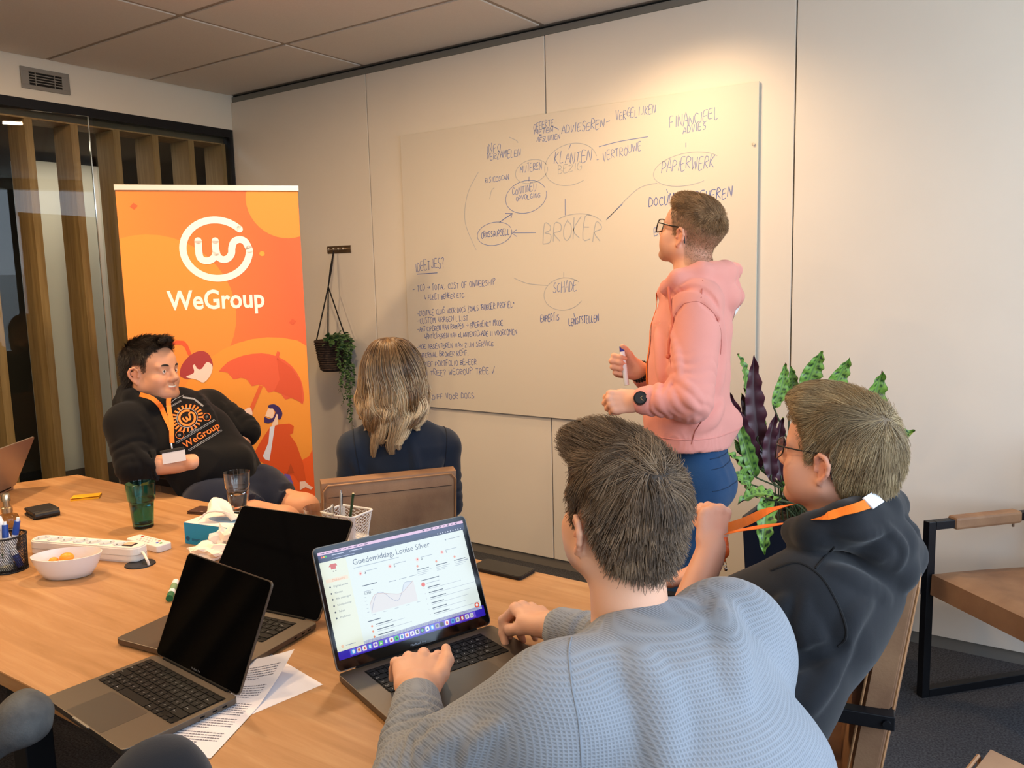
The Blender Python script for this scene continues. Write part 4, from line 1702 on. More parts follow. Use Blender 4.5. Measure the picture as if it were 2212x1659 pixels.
# logo: open ring that runs into a w
lg = MB()
c0, e0 = (0.416, 1.696), (0.564, 1.694)
rx = e0[0] - c0[0]
top = (0.425, 1.832)
rz = top[1] - c0[1]
ring = [(c0[0] + rx * math.cos(math.radians(t)), c0[1] + rz * math.sin(math.radians(t))) for t in np.linspace(43, 358, 60)]
tail = [(0.562, 1.696), (0.547, 1.729), (0.523, 1.740), (0.497, 1.730), (0.485, 1.702), (0.481, 1.674), (0.463, 1.652), (0.438, 1.648), (0.418, 1.666), (0.412, 1.703), (0.413, 1.735)]
tail2 = [(0.413, 1.681), (0.401, 1.656), (0.375, 1.643), (0.347, 1.650), (0.337, 1.676), (0.337, 1.736)]
for k, pts in enumerate((ring, [(p.x, p.y) for p in catmull([Vector((a, c, 0)) for a, c in tail], 5)], [(p.x, p.y) for p in catmull([Vector((a, c, 0)) for a, c in tail2], 5)])):
    stroke_poly(lg, pts, 0.032, BMX(4 + 1.2 * k), round_caps=True)
lg.build('logo', pal('white', '#f6f2ee'), ban)
tx = MB()
p0, p1 = (0.185, 1.419), (0.621, 1.415)
add_text(tx, 'WeGroup', 0.125, p0[0], p0[1], BMX(4), bold=0.0028, width=p1[0] - p0[0])
tx.build('brand_lettering', pal('white', '#f6f2ee'), ban)
# umbrella
art('print_umbrella', [(0.388, 1.118), (0.431, 1.160), (0.503, 1.188), (0.589, 1.195), (0.663, 1.175), (0.726, 1.126), (0.766, 1.055), (0.776, 0.985), (0.769, 0.932), (0.741, 0.960), (0.715, 0.968), (0.686, 0.961), (0.668, 0.992), (0.636, 1.006), (0.609, 1.000), (0.594, 1.029), (0.564, 1.044), (0.534, 1.037), (0.516, 1.068), (0.485, 1.081), (0.451, 1.076), (0.428, 1.109)], '#e2603a', 4, 2)
art('print_umbrella_fold', [(0.659, 1.168), (0.726, 1.115), (0.766, 1.043), (0.769, 0.939), (0.715, 0.968), (0.668, 0.992), (0.636, 1.006), (0.665, 1.061)], '#d9562f', 5)
art('print_umbrella_tip', [(0.648, 1.167), (0.663, 1.202), (0.675, 1.195), (0.665, 1.159)], '#e2603a', 5)
art('print_umbrella_handle', [(0.568, 1.039), (0.585, 1.034), (0.528, 0.910), (0.511, 0.918)], '#e2632f', 5)
art('print_hand', [(0.476, 0.902), (0.497, 0.926), (0.521, 0.933), (0.528, 0.910), (0.525, 0.896), (0.495, 0.892)], '#f1d3c4', 6, 3)
# woman's head behind the man's shoulder
art('print_hair', [(0.211, 1.106), (0.223, 1.154), (0.263, 1.200), (0.310, 1.220), (0.346, 1.205), (0.363, 1.157), (0.351, 1.124), (0.297, 1.101), (0.245, 1.090)], '#a83a38', 5, 3)
art('print_face', [(0.272, 1.151), (0.282, 1.157), (0.293, 1.136), (0.312, 1.135), (0.337, 1.165), (0.361, 1.146), (0.349, 1.102), (0.316, 1.068), (0.286, 1.084), (0.239, 1.100), (0.276, 1.118)], '#f1d6c8', 6, 3)
art('print_bag_handle', [(0.175, 1.261), (0.211, 1.275), (0.243, 1.271), (0.258, 1.251), (0.271, 1.206), (0.257, 1.200), (0.243, 1.241), (0.230, 1.254), (0.205, 1.256), (0.178, 1.244)], '#e2582f', 4)
# bearded man
art('print_hair', [(0.606, 0.939), (0.632, 0.942), (0.657, 0.924), (0.669, 0.893), (0.658, 0.866), (0.645, 0.869), (0.638, 0.895), (0.630, 0.914), (0.605, 0.927)], '#3a2560', 5, 3)
art('print_face', [(0.603, 0.923), (0.626, 0.921), (0.632, 0.898), (0.621, 0.871), (0.587, 0.887)], '#f1d0b4', 6)
art('print_beard', [(0.583, 0.883), (0.606, 0.870), (0.624, 0.875), (0.638, 0.902), (0.640, 0.890), (0.625, 0.857), (0.600, 0.849), (0.581, 0.855)], '#3a2560', 7)
art('print_neck', [(0.634, 0.895), (0.647, 0.890), (0.646, 0.839), (0.612, 0.830), (0.625, 0.861)], '#efd0b8', 6)
art('print_jacket', [(0.612, 0.830), (0.648, 0.839), (0.699, 0.840), (0.720, 0.826), (0.714, 0.792), (0.698, 0.784), (0.726, 0.737), (0.754, 0.636), (0.763, 0.540), (0.729, 0.539), (0.704, 0.581), (0.630, 0.600), (0.515, 0.692), (0.570, 0.780), (0.603, 0.824)], '#d4531d', 5)
art('print_jacket_fold', [(0.694, 0.641), (0.709, 0.588), (0.673, 0.589)], '#b84a1c', 6)
art('print_shirt', [(0.606, 0.830), (0.630, 0.836), (0.612, 0.747), (0.594, 0.662), (0.574, 0.671), (0.564, 0.688), (0.595, 0.755)], '#d7e0f2', 6)
art('print_trousers', [(0.662, 0.590), (0.686, 0.583), (0.701, 0.534), (0.638, 0.552)], '#6f5cae', 6)
art('print_hand', [(0.733, 0.543), (0.758, 0.543), (0.777, 0.520), (0.797, 0.506), (0.785, 0.497), (0.759, 0.512), (0.731, 0.500)], '#f1d3c4', 6)
MB().span((-0.004, -0.007, BZ - 0.022), (BW + 0.004, 0.008, BZ + 0.004), 0.002).build('top_rail', mat('rail_silver', '#d9d3c8', 0.35, metal=0.6), ban)
MB().span((-0.01, -0.045, 0.012), (BW + 0.01, 0.045, 0.085), 0.012).build('base', mat('base_silver', '#b9b8b4', 0.35, metal=0.7), ban)
for x in (0.12, BW - 0.12):
    MB().span((x - 0.012, -0.14, 0.0), (x + 0.012, 0.14, 0.012), 0.003).build('foot', mat('base_silver', '#b9b8b4'), ban)
MB().cyl((BW / 2, 0.02, 0.07), (BW / 2, 0.012, BZ - 0.01), 0.008, n=12).build('pole', M_STEEL, ban)

# ---------------------------------------------------------------- hook rail and hanging pot
hk = thing('hook_rail', 'small brushed steel hook rail on the wall above the hanging pot', 'hooks', (0.927, 0, 1.72))
MB().span((-0.100, -0.006, -0.022), (0.100, -0.0005, 0.022), 0.002).build('plate', mat('hook_plate', '#8b7660', 0.3, metal=0.9), hk)
for x in (-0.06, -0.02, 0.02, 0.06):
    mb = MB()
    mb.cyl((x, -0.006, 0), (x, -0.030, 0.002), 0.0045, n=10)
    mb.ball((x, -0.031, 0.002), 0.0075, 10, 8)
    mb.build('hook', M_STEEL, hk, smooth=True)
pt = thing('hanging_plant', 'dark woven hanging pot with trailing green plant on black cords', 'plant', (0.955, -0.13, 1.0))
PC = Vector(pt.location)
mb = MB()
prof = []
nr = 13
for i in range(nr):
    z0 = 0.008 + i * 0.0135
    r = 0.072 + 0.030 * (i / nr) ** 0.8
    prof += [(r - 0.003, z0), (r + 0.0035, z0 + 0.0068)]
prof = [(0.0, 0.0), (0.06, 0.0)] + prof + [(0.100, 0.186), (0.092, 0.186), (0.088, 0.15), (0.0, 0.15)]
vsn = 48
mb.lathe(prof, vsn)
# twisted rope relief: push every other column
for k in range(len(mb.v)):
    col = k % vsn
    row = k // vsn
    if 2 <= row < len(prof) - 4:
        f_ = 1 + 0.016 * math.sin(col * PI / 2 + row * 0.9)
        mb.v[k] = Vector((mb.v[k].x * f_, mb.v[k].y * f_, mb.v[k].z))
mb.build('woven_pot', mat('rope_brown', '#4a3a2e', 0.9, color2='#2c231c', vscale=90, bump=0.6, bscale=300), pt, smooth=True)
mb = MB(); mb.lathe([(0, 0.158), (0.09, 0.158)], 24)
mb.build('soil', mat('soil', '#2a211a', 1.0), pt)
hook_top = Vector((0.908, -0.030, 1.712)) - PC
knot = Vector((0.0 - 0.035, -0.0 + 0.03, 0.50))
for a in (2.6, 3.5, 0.35):
    e = Vector((0.097 * math.cos(a), 0.097 * math.sin(a), 0.185))
    pts = [hook_top, hook_top.lerp(knot, 0.5) + Vector((0.004 * math.cos(a), 0.004 * math.sin(a), 0)), knot, knot.lerp(e, 0.5), e]
    mb = MB(); mb.tube(pts, 0.0042, 7)
    mb.build('cord', mat('cord_black', '#1b1816', 0.9), pt, smooth=True)
M_IVY = mat('ivy_leaf', '#2f4a2a', 0.5, color2='#4d6b3a', vscale=30)


def small_leaf(mb, p, d, n, s):
    d, n = Vector(d).normalized(), Vector(n).normalized()
    t = d.cross(n).normalized()
    n = t.cross(d)
    prof = [(0, 0), (0.28, 0.38), (0.6, 0.34), (1.0, 0.0), (0.6, -0.34), (0.28, -0.38)]
    vs = [p + d * (a * s) + t * (w * s) + n * (0.12 * s * abs(w) * 2 - 0.18 * s * a * a) for a, w in prof] + [p + d * (0.5 * s)]
    mb.add(vs, [(0, 1, 6), (1, 2, 6), (2, 3, 6), (3, 4, 6), (4, 5, 6), (5, 0, 6)])


rg = random.Random(4)
fl_ = MB()
for k in range(150):
    a = rg.uniform(-1.0, 1.25) - 0.1
    r = 0.02 + 0.10 * rg.random()
    z = 0.19 + 0.035 * rg.random() - max(0, r - 0.08) * 1.4
    p = Vector((r * math.cos(a) + 0.03, r * math.sin(a) - 0.035, z))
    small_leaf(fl_, p, (math.cos(a) + rg.uniform(-.6, .6), math.sin(a) + rg.uniform(-.6, .6), rg.uniform(-0.6, 0.6)), (rg.uniform(-.5, .5), -0.5, 1), rg.uniform(0.022, 0.036))
fl_.build('foliage', M_IVY, pt)['kind'] = 'stuff'
for vi, (a, L_, lean) in enumerate(((0.05, 0.60, 0.03), (-0.35, 0.34, 0.0), (0.4, 0.30, 0.05), (-0.1, 0.44, 0.02), (0.2, 0.26, -0.02))):
    mb = MB()
    pts = [Vector((0.07 * math.cos(a), 0.07 * math.sin(a) - 0.02, 0.175)), Vector((0.115 * math.cos(a) + 0.015, 0.115 * math.sin(a) - 0.02, 0.17))]
    z = 0.15
    while z > 0.15 - L_:
        pts.append(Vector((0.125 * math.cos(a) + lean * (0.15 - z) + 0.012 + 0.008 * math.sin(z * 40 + vi), 0.12 * math.sin(a) - 0.02 + 0.006 * math.cos(z * 35), z)))
        z -= 0.03
    cp = catmull(pts, 2)
    mb.tube(cp, 0.0013, 5)
    for i, p in enumerate(cp[2:]):
        for _ in range(3 if i < len(cp) * 0.5 else 2):
            if i > len(cp) * 0.62 and rg.random() < 0.45:
                continue
            an = rg.uniform(0, 6.28)
            small_leaf(mb, p, (math.cos(an), math.sin(an), -0.6), (math.cos(an), math.sin(an) - 0.5, 0.8), rg.uniform(0.016, 0.030))
    mb.build('vine', M_IVY, pt)['kind'] = 'stuff'


# ---------------------------------------------------------------- laptops
M_ALU = mat('laptop_grey', '#665e55', 0.40, metal=0.75, bump=0.02, bscale=1500)
M_KEY = mat('key_black', '#101113', 0.5, spec=0.15)
M_WELL = mat('key_well', '#08080a', 0.6, spec=0.15)
M_SCREEN = mat('screen_black', '#040405', 0.06, spec=0.2)
M_LEGEND = mat('key_legend', '#b9bcc0', 0.6)
M_BEZEL = mat('bezel_black', '#060709', 0.08, spec=0.45)
_keymesh = {}


def rrect(w, h, r, n=5):
    out = []
    for cx, cy, a in ((w / 2 - r, h / 2 - r, 0), (-w / 2 + r, h / 2 - r, 90), (-w / 2 + r, -h / 2 + r, 180), (w / 2 - r, -h / 2 + r, 270)):
        out += [(cx + r * math.cos(math.radians(a + 90 * i / n)), cy + r * math.sin(math.radians(a + 90 * i / n))) for i in range(n + 1)]
    return out


def laptop(label, cx, cy, h, al, w, d, lh, name='laptop', metal=None, keys=True, lit=False, notch=True):
    """origin under the hinge centre; x right, y back, z up; al = lid angle above the back direction"""
    M = Matrix.Translation((cx, cy, TZ)) @ Matrix.Rotation(h, 4, 'Z')
    L = thing(name, label, 'laptop', mw=M)
    metal = metal or M_ALU
    base = MB()
    base.prism([(x, y - d / 2) for x, y in rrect(w, d, 0.011)], 0.0035, 0.0155)
    base.prism([(x, y - d / 2) for x, y in rrect(w - 0.02, d - 0.02, 0.01)], 0.001, 0.0036)
    body = base.build('base', metal, L)
    mod = body.modifiers.new('bevel', 'BEVEL'); mod.width, mod.segments, mod.limit_method = 0.0012, 2, 'ANGLE'
    for x in (-w * 0.4, w * 0.4):
        for y in (-d * 0.12, -d * 0.9):
            MB().cyl((x, y, 0), (x, y, 0.0012), 0.007, n=12).build('foot', M_BLACK, L)
    # lid
    up = Vector((0, math.cos(al), math.sin(al)))
    nn = Vector((0, -math.sin(al), math.cos(al)))       # towards the user
    LM = Matrix(((1, 0, 0, 0), (0, up.y, nn.y, 0), (0, up.z, nn.z, 0.0165), (0, 0, 0, 1)))
    lid = MB().prism([(x, y + lh / 2) for x, y in rrect(w, lh, 0.011)], -0.0045, 0.0, LM).build('lid', metal, L)
    MB().prism([(x, y + lh / 2) for x, y in rrect(w - 0.004, lh - 0.004, 0.0095)], 0.0001, 0.0006, LM).build('screen_glass', M_BEZEL if lit else M_SCREEN, L)
    MB().cyl((-w * 0.39, 0.001, 0.0145), (w * 0.39, 0.001, 0.0145), 0.0048, n=14).build('hinge', M_WELL, L, smooth=True)
    # keyboard well and keys
    kw = min(0.279, w - 0.022)
    kh = 0.108
    y0 = -0.018 if w < 0.33 else -0.024
    MB().prism([(x, y + y0 - kh / 2) for x, y in rrect(kw, kh, 0.003)], 0.0154, 0.01565).build('key_well', M_WELL, L)
    if keys:
        pitch = kw / 14.5
        rows = [[1.0] * 13 + [1.5], [1.0] * 13 + [1.5], [1.5] + [1.0] * 13, [1.8] + [1.0] * 11 + [1.7], [1.25] + [1.0] * 11 + [2.25], [1, 1, 1, 1.25, 5.2, 1.25, 1, 'L', 'ud', 'R']]
        yy = y0 - 0.004
        for ri, row in enumerate(rows):
            hh = pitch * (0.55 if ri == 0 else 1.0)
            x = -kw / 2 + 0.0015
            sc_ = (kw - 0.003) / (sum(v for v in row if not isinstance(v, str)) + sum(0.93 for v in row if isinstance(v, str)))
            for v in row:
                ww = (0.93 if isinstance(v, str) else v) * sc_
                cells = [(hh, 0.0)]
                if v in ('L', 'R'):
                    cells = [(hh * 0.48, -hh * 0.25)]
                elif v == 'ud':
                    cells = [(hh * 0.48, -hh * 0.25), (hh * 0.48, hh * 0.25)]
                for ch, oy in cells:
                    key = (round(ww, 4), round(ch, 4))
                    if key not in _keymesh:
                        kb = MB()
                        kb.cur = 0
                        kb.prism(rrect(ww - 0.0026, ch - 0.0026, 0.0012, 2), 0, 0.0012)
                        kb.cur = 1
                        if not isinstance(v, str) and v < 2.5 and ri > 0:
                            lx = -(ww - 0.0026) / 2 + 0.003 if v > 1.2 else 0.0
                            kb.flat([(lx - 0.0011, -0.0018), (lx - 0.0005, -0.0018), (lx + 0.0011, 0.0018), (lx + 0.0005, 0.0018)], None, 0.00125)
                            if v > 1.2:
                                kb.flat([(lx + 0.001, -0.0012), (lx + 0.006, -0.0012), (lx + 0.006, -0.0004), (lx + 0.001, -0.0004)], None, 0.00125)
                        _keymesh[key] = kb.mesh('key', [M_KEY, M_LEGEND])
                    link_mesh('key', _keymesh[key], L, Matrix.Translation((x + ww / 2, yy - hh / 2 + oy, 0.0157)))
                x += ww
            yy -= hh
    tw = 0.134 if w < 0.33 else 0.16
    ty = y0 - kh - 0.006
    td = d + ty - 0.004
    tp = MB()
    tp.prism([(x, y + ty - td / 2) for x, y in rrect(tw, td, 0.004)], 0.0154, 0.0157)
    tp.build('trackpad', mat('trackpad_grey', '#5d564e', 0.32, metal=0.6), L)
    MB().prism([(x, y - d) for x, y in rrect(0.062, 0.004, 0.0018, 3)], 0.0125, 0.0158).build('finger_notch', mat('notch_bright', '#a8a49c', 0.3, metal=0.8), L)
    for k, yv in enumerate((-0.03, -0.05, -0.075)):
        MB().span((w / 2 - 0.001, yv - 0.0045, 0.0075), (w / 2 + 0.0003, yv + 0.0045, 0.0105)).build('port', M_WELL, L)
    return L, LM


def lap_text(L, LM, txt, size, w, color, y=0.006):
    mb = MB()
    add_text(mb, txt, size, 0, y, LM, z=0.0007, align='CENTER')
    mb.build('lettering', color, L)


lap1, LM1 = laptop('grey laptop with black screen at the front table edge, beside the knee', 3.2085, -2.6611, -0.0746, 1.1391, 0.3034, 0.2216, 0.2160)
lap_text(lap1, LM1, 'MacBook Pro', 0.0058, 0.3, mat('bezel_text', '#6f6f72', 0.5))
lap2, LM2 = laptop('grey laptop with black screen in the middle, behind the papers', 3.0516, -2.3785, 0.1291, 0.9354, 0.3593, 0.2519, 0.2451)
lap3, LM3 = laptop('large grey laptop with lit screen under the hands of the man in grey', 3.5147, -2.3341, 1.2289, 1.1661, 0.3703, 0.2566, 0.2499, lit=True)
lap4, LM4 = laptop('closed-back silver laptop lid at the left edge of the picture', 1.2764, -2.1884, -0.9289, 1.1195, 0.304, 0.212, 0.215, metal=mat('laptop_silver', '#a29488', 0.35, metal=0.7), keys=False)
lap_text(lap3, LM3, 'MacBook Pro', 0.0068, 0.3, mat('bezel_text2', '#9fb4cc', 0.5))

# ----- the picture on the lit screen
def glow(name, c, e=1.0):
    if name in MATS:
        return MATS[name]
    m = bpy.data.materials.new(name)
    m.use_nodes = True
    b_ = m.node_tree.nodes['Principled BSDF']
    b_.inputs['Base Color'].default_value = (0.01, 0.01, 0.01, 1)
    b_.inputs['Roughness'].default_value = 0.1
    b_.inputs['Emission Color'].default_value = lin(c)
    b_.inputs['Emission Strength'].default_value = e
    MATS[name] = m
    return m


SCR = {}


def sq(color, poly, lay=1, e=0.6):
    key = (color, e)
    SCR.setdefault(key, MB()).flat(poly, LM3, 0.0007 + 0.00008 * lay)


def quad(color, a, b, c, d, lay=1, e=0.6):
    sq(color, [a, b, c, d], lay, e)


sw, shh = 0.3703 / 2 - 0.009, 0.2499
S0, S1 = 0.022, shh - 0.0115          # bottom and top of the lit area
def X(t): return -sw + 2 * sw * t
def Y(t): return S0 + (S1 - S0) * t
def rect(color, x0, y0, x1, y1, lay=1, e=0.6): sq(color, [(X(x0), Y(y0)), (X(x1), Y(y0)), (X(x1), Y(y1)), (X(x0), Y(y1))], lay, e)
def rdot(color, x, y, r, lay=3): sq(color, [(X(x) + r * math.cos(t), Y(y) + r * math.sin(t)) for t in np.linspace(0, 2 * PI, 17)[:-1]], lay)
def dash(x, y, w, color='#8b95a8', h=0.006, lay=3): rect(color, x, y - h / 2, x + w, y + h / 2, lay)
def scr_text(txt, x, y, size, color, bold=0.0, lay=4, e=0.6):
    key = (color, e)
    add_text(SCR.setdefault(key, MB()), txt, size, X(x), Y(y), LM3, z=0.0007 + 0.00008 * lay, bold=bold)


rect('#2a10b0', 0, 0, 1, 0.105, 1)
rect('#edc3e0', 0, 0.972, 1, 1.0, 1)
rect('#2b3563', 0, 0.905, 1, 0.972, 1)
rect('#20294f', 0, 0.905, 1, 0.935, 2)
rect('#e6f1ec', 0, 0.075, 0.985, 0.905, 1, 0.62)
rect('#ebf0da', 0, 0.075, 0.165, 0.905, 2, 0.62)
for k in range(9):
    dash(0.02 + k * 0.035, 0.986, 0.022, '#6a4a72', 0.008, 2)
for k in range(9):
    dash(0.70 + k * 0.03, 0.986, 0.014, '#4a3a55', 0.010, 2)
for k, c in enumerate(('#ff5f57', '#febc2e', '#28c840')):
    rdot(c, 0.022 + 0.013 * k, 0.952, 0.0019)
dash(0.085, 0.953, 0.075, '#cdd4ea', 0.007)
dash(0.195, 0.953, 0.085, '#cdd4ea', 0.007)
dash(0.085, 0.922, 0.14, '#9aa6cc', 0.006)
for k in range(10):
    rdot('#cfd6ee', 0.80 + 0.019 * k, 0.922, 0.0014)
# emblem in the side bar: a small red shirt shape
cx, cy = X(0.08), Y(0.84)
sq('#d8543c', [(cx - 0.006, cy - 0.004), (cx + 0.005, cy - 0.004), (cx + 0.005, cy + 0.002), (cx + 0.009, cy + 0.002), (cx + 0.006, cy + 0.007), (cx - 0.006, cy + 0.007), (cx - 0.010, cy + 0.002), (cx - 0.006, cy + 0.002)], 3)
for dx in (-0.003, 0.0025):
    sq('#5b4a45', [(cx + dx, cy - 0.009), (cx + dx + 0.002, cy - 0.009), (cx + dx + 0.002, cy - 0.007), (cx + dx, cy - 0.007)], 3)
rect('#f8e3c6', 0.018, 0.705, 0.155, 0.74, 3, 0.62)
scr_text('Dashboard', 0.055, 0.712, 0.0062, '#ec8a50')
for k, (t, y) in enumerate((('Digitaal advies', 0.655), ('Klanten', 0.595), ('Alle aanvragen', 0.54), ('Schadedossier', 0.48), ('Taken', 0.42), ('Producten', 0.365))):
    scr_text(t, 0.055, y, 0.0056, '#6d7480')
    rdot('#4a5160', 0.035, y + 0.008, 0.0018)
scr_text('Goedemiddag, Louise Silver', 0.20, 0.815, 0.0165, '#4b5876')
dash(0.20, 0.785, 0.30, '#a9b5c2', 0.006)
for x, y, nlab, val in ((0.235, 0.72, 'Nieuwe offertes', '4'), (0.43, 0.72, 'Nieuwe taken', '5'), (0.62, 0.72, 'Lopende aanvragen', '0'), (0.80, 0.73, 'Te vernieuwen', '1')):
    rdot('#f7ddd6', x, y, 0.0045, 2)
    rdot('#ee6a55', x, y, 0.0020, 3)
    dash(x + 0.025, y + 0.012, 0.085, '#a3adbb', 0.005)
    scr_text(val, x + 0.025, y - 0.018, 0.0075, '#3f4a60', 0.0001)
for k in range(3):
    x = 0.60 + k * 0.135
    rdot('#f29a7c', x + 0.01, 0.655, 0.0026)
    dash(x, 0.618, 0.085, '#40475a', 0.007)
    for j in range(3):
        dash(x, 0.597 - 0.016 * j, 0.10 - 0.02 * j, '#aab3bf', 0.004)
dash(0.23, 0.60, 0.095, '#3c4356', 0.008)
for k in range(3):
    dash(0.40 + 0.07 * k, 0.575, 0.05, '#8f98a8', 0.005)
dash(0.23, 0.545, 0.06, '#a5aeba', 0.005)
scr_text('1.250', 0.23, 0.515, 0.007, '#4b5468', 0.0001)
for k in range(5):
    dash(0.225, 0.49 - 0.035 * k, 0.012, '#b5bcc6', 0.005)
    dash(0.25 + 0.075 * k, 0.315, 0.025, '#b5bcc6', 0.005)
dash(0.61, 0.505, 0.13, '#40475a', 0.007)
rdot('#ec5f45', 0.62, 0.465, 0.0047)
dash(0.645, 0.467, 0.09, '#aab3bf', 0.005)
for k in range(6):
    y = 0.425 - 0.052 * k
    dash(0.645, y, 0.09 + 0.012 * (k % 3), '#2f3648', 0.008)
    dash(0.645, y - 0.016, 0.24 + 0.03 * ((k * 7) % 4), '#b3bbc6', 0.004)
    rdot('#cfd4da', 0.62, y, 0.0012)
dash(0.90, 0.60, 0.07, '#8f98a8', 0.005)
dash(0.86, 0.845, 0.09, '#8f98a8', 0.005)
rdot('#9aa3b0', 0.845, 0.845, 0.0018)
rdot('#ec5f45', 0.955, 0.125, 0.0062, 3)
rdot('#ffffff', 0.955, 0.125, 0.0030, 4)
dash(0.215, 0.265, 0.085, '#3c4356', 0.008)
for k in range(3):
    y = 0.215 - 0.05 * k
    rdot('#f0884f', 0.235, y, 0.0022)
    dash(0.26, y + 0.006, 0.11, '#2f3648', 0.008)
    dash(0.26, y - 0.012, 0.19 + 0.04 * (k % 2), '#b3bbc6', 0.004)
rdot('#f7c9a4', 0.035, 0.115, 0.003)
dash(0.055, 0.115, 0.06, '#9aa3b0', 0.006)
# two area curves
cv = [(0.25, 0.33), (0.275, 0.42), (0.31, 0.50), (0.35, 0.49), (0.39, 0.42), (0.43, 0.38), (0.47, 0.45), (0.50, 0.53), (0.55, 0.52), (0.60, 0.44), (0.64, 0.40), (0.66, 0.44)]
cv2 = [(0.25, 0.41), (0.29, 0.49), (0.34, 0.49), (0.40, 0.46), (0.46, 0.44), (0.52, 0.49), (0.56, 0.53), (0.60, 0.50), (0.67, 0.46)]
for pts, fillc, linec, lay in ((cv, '#dfe7ee', '#8e98b8', 2), (cv2, '#e9e6e4', '#c9a59a', 3)):
    cp = [(p.x, p.y) for p in catmull([Vector((a, c, 0)) for a, c in pts if a < 0.59], 5)]
    for (a, c), (a2, c2) in zip(cp[:-1], cp[1:]):
        sq(fillc, [(X(a), Y(0.33)), (X(a2), Y(0.33)), (X(a2), Y(c2)), (X(a), Y(c))], lay - 0.5)
    key = (linec, 0.6)
    stroke_poly(SCR.setdefault(key, MB()), [(X(a), Y(c)) for a, c in cp], 0.0007, LM3, 0.0007 + 0.00008 * (lay + 1))
# dock
rect('#6b4fd6', 0.07, 0.012, 0.93, 0.072, 2)
dock = ['#3aa0ee', '#d9dbe2', '#f4f4f6', '#2f8fe0', '#f2f2f5', '#5fd06e', '#5b64e0', '#f6f6f8', '#25c866', '#eef4fa', '#f2f3f5', '#f0f1f4', '#e9eaee', '#1d4f4f', '#f4f7fb', '#3ba2f2', '#a9adb5', '#2b2f45', '#f6f6f8', '#5ca9ea', '#cfd9de', '#a8262f', '#e6e8ee', '#c9cdd6']
accent = ['#f2f6fb', '#e07a50', '#e0453f', '#dfeefc', '#8a5be0', '#f6fbf7', '#eef0ff', '#d04f6a', '#0d3f22', '#2a8fc0', '#d8584a', '#7a45b8', '#3b3d44', '#62c6b0', '#2f7fd0', '#eaf4fd', '#5a5e66', '#10131f', '#e05555', '#2f6fc0', '#5f8f78', '#f3e9e9', '#9aa0aa', '#8e949e']
for k, (c, a) in enumerate(zip(dock, accent)):
    x = 0.092 + 0.0348 * k + (0.008 if k > 18 else 0)
    r = 0.0048
    sq(c, [(X(x) + px, Y(0.042) + py) for px, py in rrect(2 * r, 2 * r, 0.0022, 3)], 3)
    if k % 3 == 0:
        sq(a, [(X(x) + px, Y(0.042) + py) for px, py in rrect(r, r * 1.4, 0.001, 2)], 4)
    elif k % 3 == 1:
        rdot(a, x, 0.042, r * 0.55, 4)
    else:
        sq(a, [(X(x) - r * 0.5, Y(0.042) - r * 0.5), (X(x) + r * 0.6, Y(0.042) - r * 0.4), (X(x) + 0.1 * r, Y(0.042) + r * 0.65)], 4)
scrn = None
for (c, e), mb in sorted(SCR.items(), key=lambda kv: -len(kv[1].f)):
    o = mb.build('screen_image', glow('glow_' + c.strip('#') + str(e), c, e), lap3)
    o['kind'] = 'stuff'
    MW[o] = MW[lap3]

# ---------------------------------------------------------------- glassware
def glass_thing(label, c, s=1.0, tint='#e8eeec', water=None, water_col='#f4f9f7', name='drinking_glass'):
    t = thing(name, label, 'glass', (c[0], c[1], TZ))
    gm = mat('tumbler_' + tint.strip('#'), tint, 0.02, trans=1.0, ior=1.42)
    n = 36

    def ring(r, z, facet):
        out = []
        for i in range(n):
            a = 2 * PI * i / n
            f_ = 1 - facet * 0.06 * abs(math.sin(a * 4.5))
            out.append((r * f_ * math.cos(a) * s, r * f_ * math.sin(a) * s, z * s))
        return out
    outer = [(0.026, 0.000, 0), (0.030, 0.002, 0.4), (0.0315, 0.02, 1), (0.036, 0.075, 1), (0.0368, 0.082, 0.6), (0.0385, 0.086, 0), (0.041, 0.092, 0), (0.0435, 0.134, 0), (0.0440, 0.140, 0)]
    inner = [(0.0425, 0.1402, 0), (0.0415, 0.133, 0), (0.038, 0.092, 0), (0.0345, 0.082, 0.3), (0.0335, 0.075, 0.5), (0.0285, 0.016, 0.4), (0.020, 0.012, 0), (0.0, 0.0118, 0)]
    mb = MB()
    vs, fs = [], []
    P = outer + inner
    for r, z, fc in P:
        vs += ring(max(r, 1e-4), z, fc)
    for k in range(len(P) - 1):
        for i in range(n):
            fs.append((k * n + i, k * n + (i + 1) % n, (k + 1) * n + (i + 1) % n, (k + 1) * n + i))
    fs.append(tuple(range(n))[::-1])
    mb.add(vs, fs)
    mb.build('glass_wall', gm, t, smooth=True, angle=50)
    if water:
        wm = mat('water_' + water_col.strip('#'), water_col, 0.01, trans=1.0, ior=1.33)
        rw = 0.028 + (0.0335 - 0.0285) * (water - 0.016) / 0.06
        MB().lathe([(0.0, 0.0125 * s), (0.027 * s, 0.0165 * s), (rw * s, water * s), (0.0, water * s)], 28).build('water', wm, t, smooth=True, angle=40)
    return t


glass_thing('teal green tinted tumbler on the table in front of the man in black', (2.127, -2.101, 0.750), 1.06, '#6fc3c6', 0.070, '#a9e2e0')
glass_thing('clear tumbler half full of water behind the tissue box', (2.261, -1.828, 0.750), 1.02, '#fafcfb', 0.066)
glass_thing('empty clear tumbler with only its rim above the middle laptop', (2.842, -1.988), 1.0, '#fafcfb')

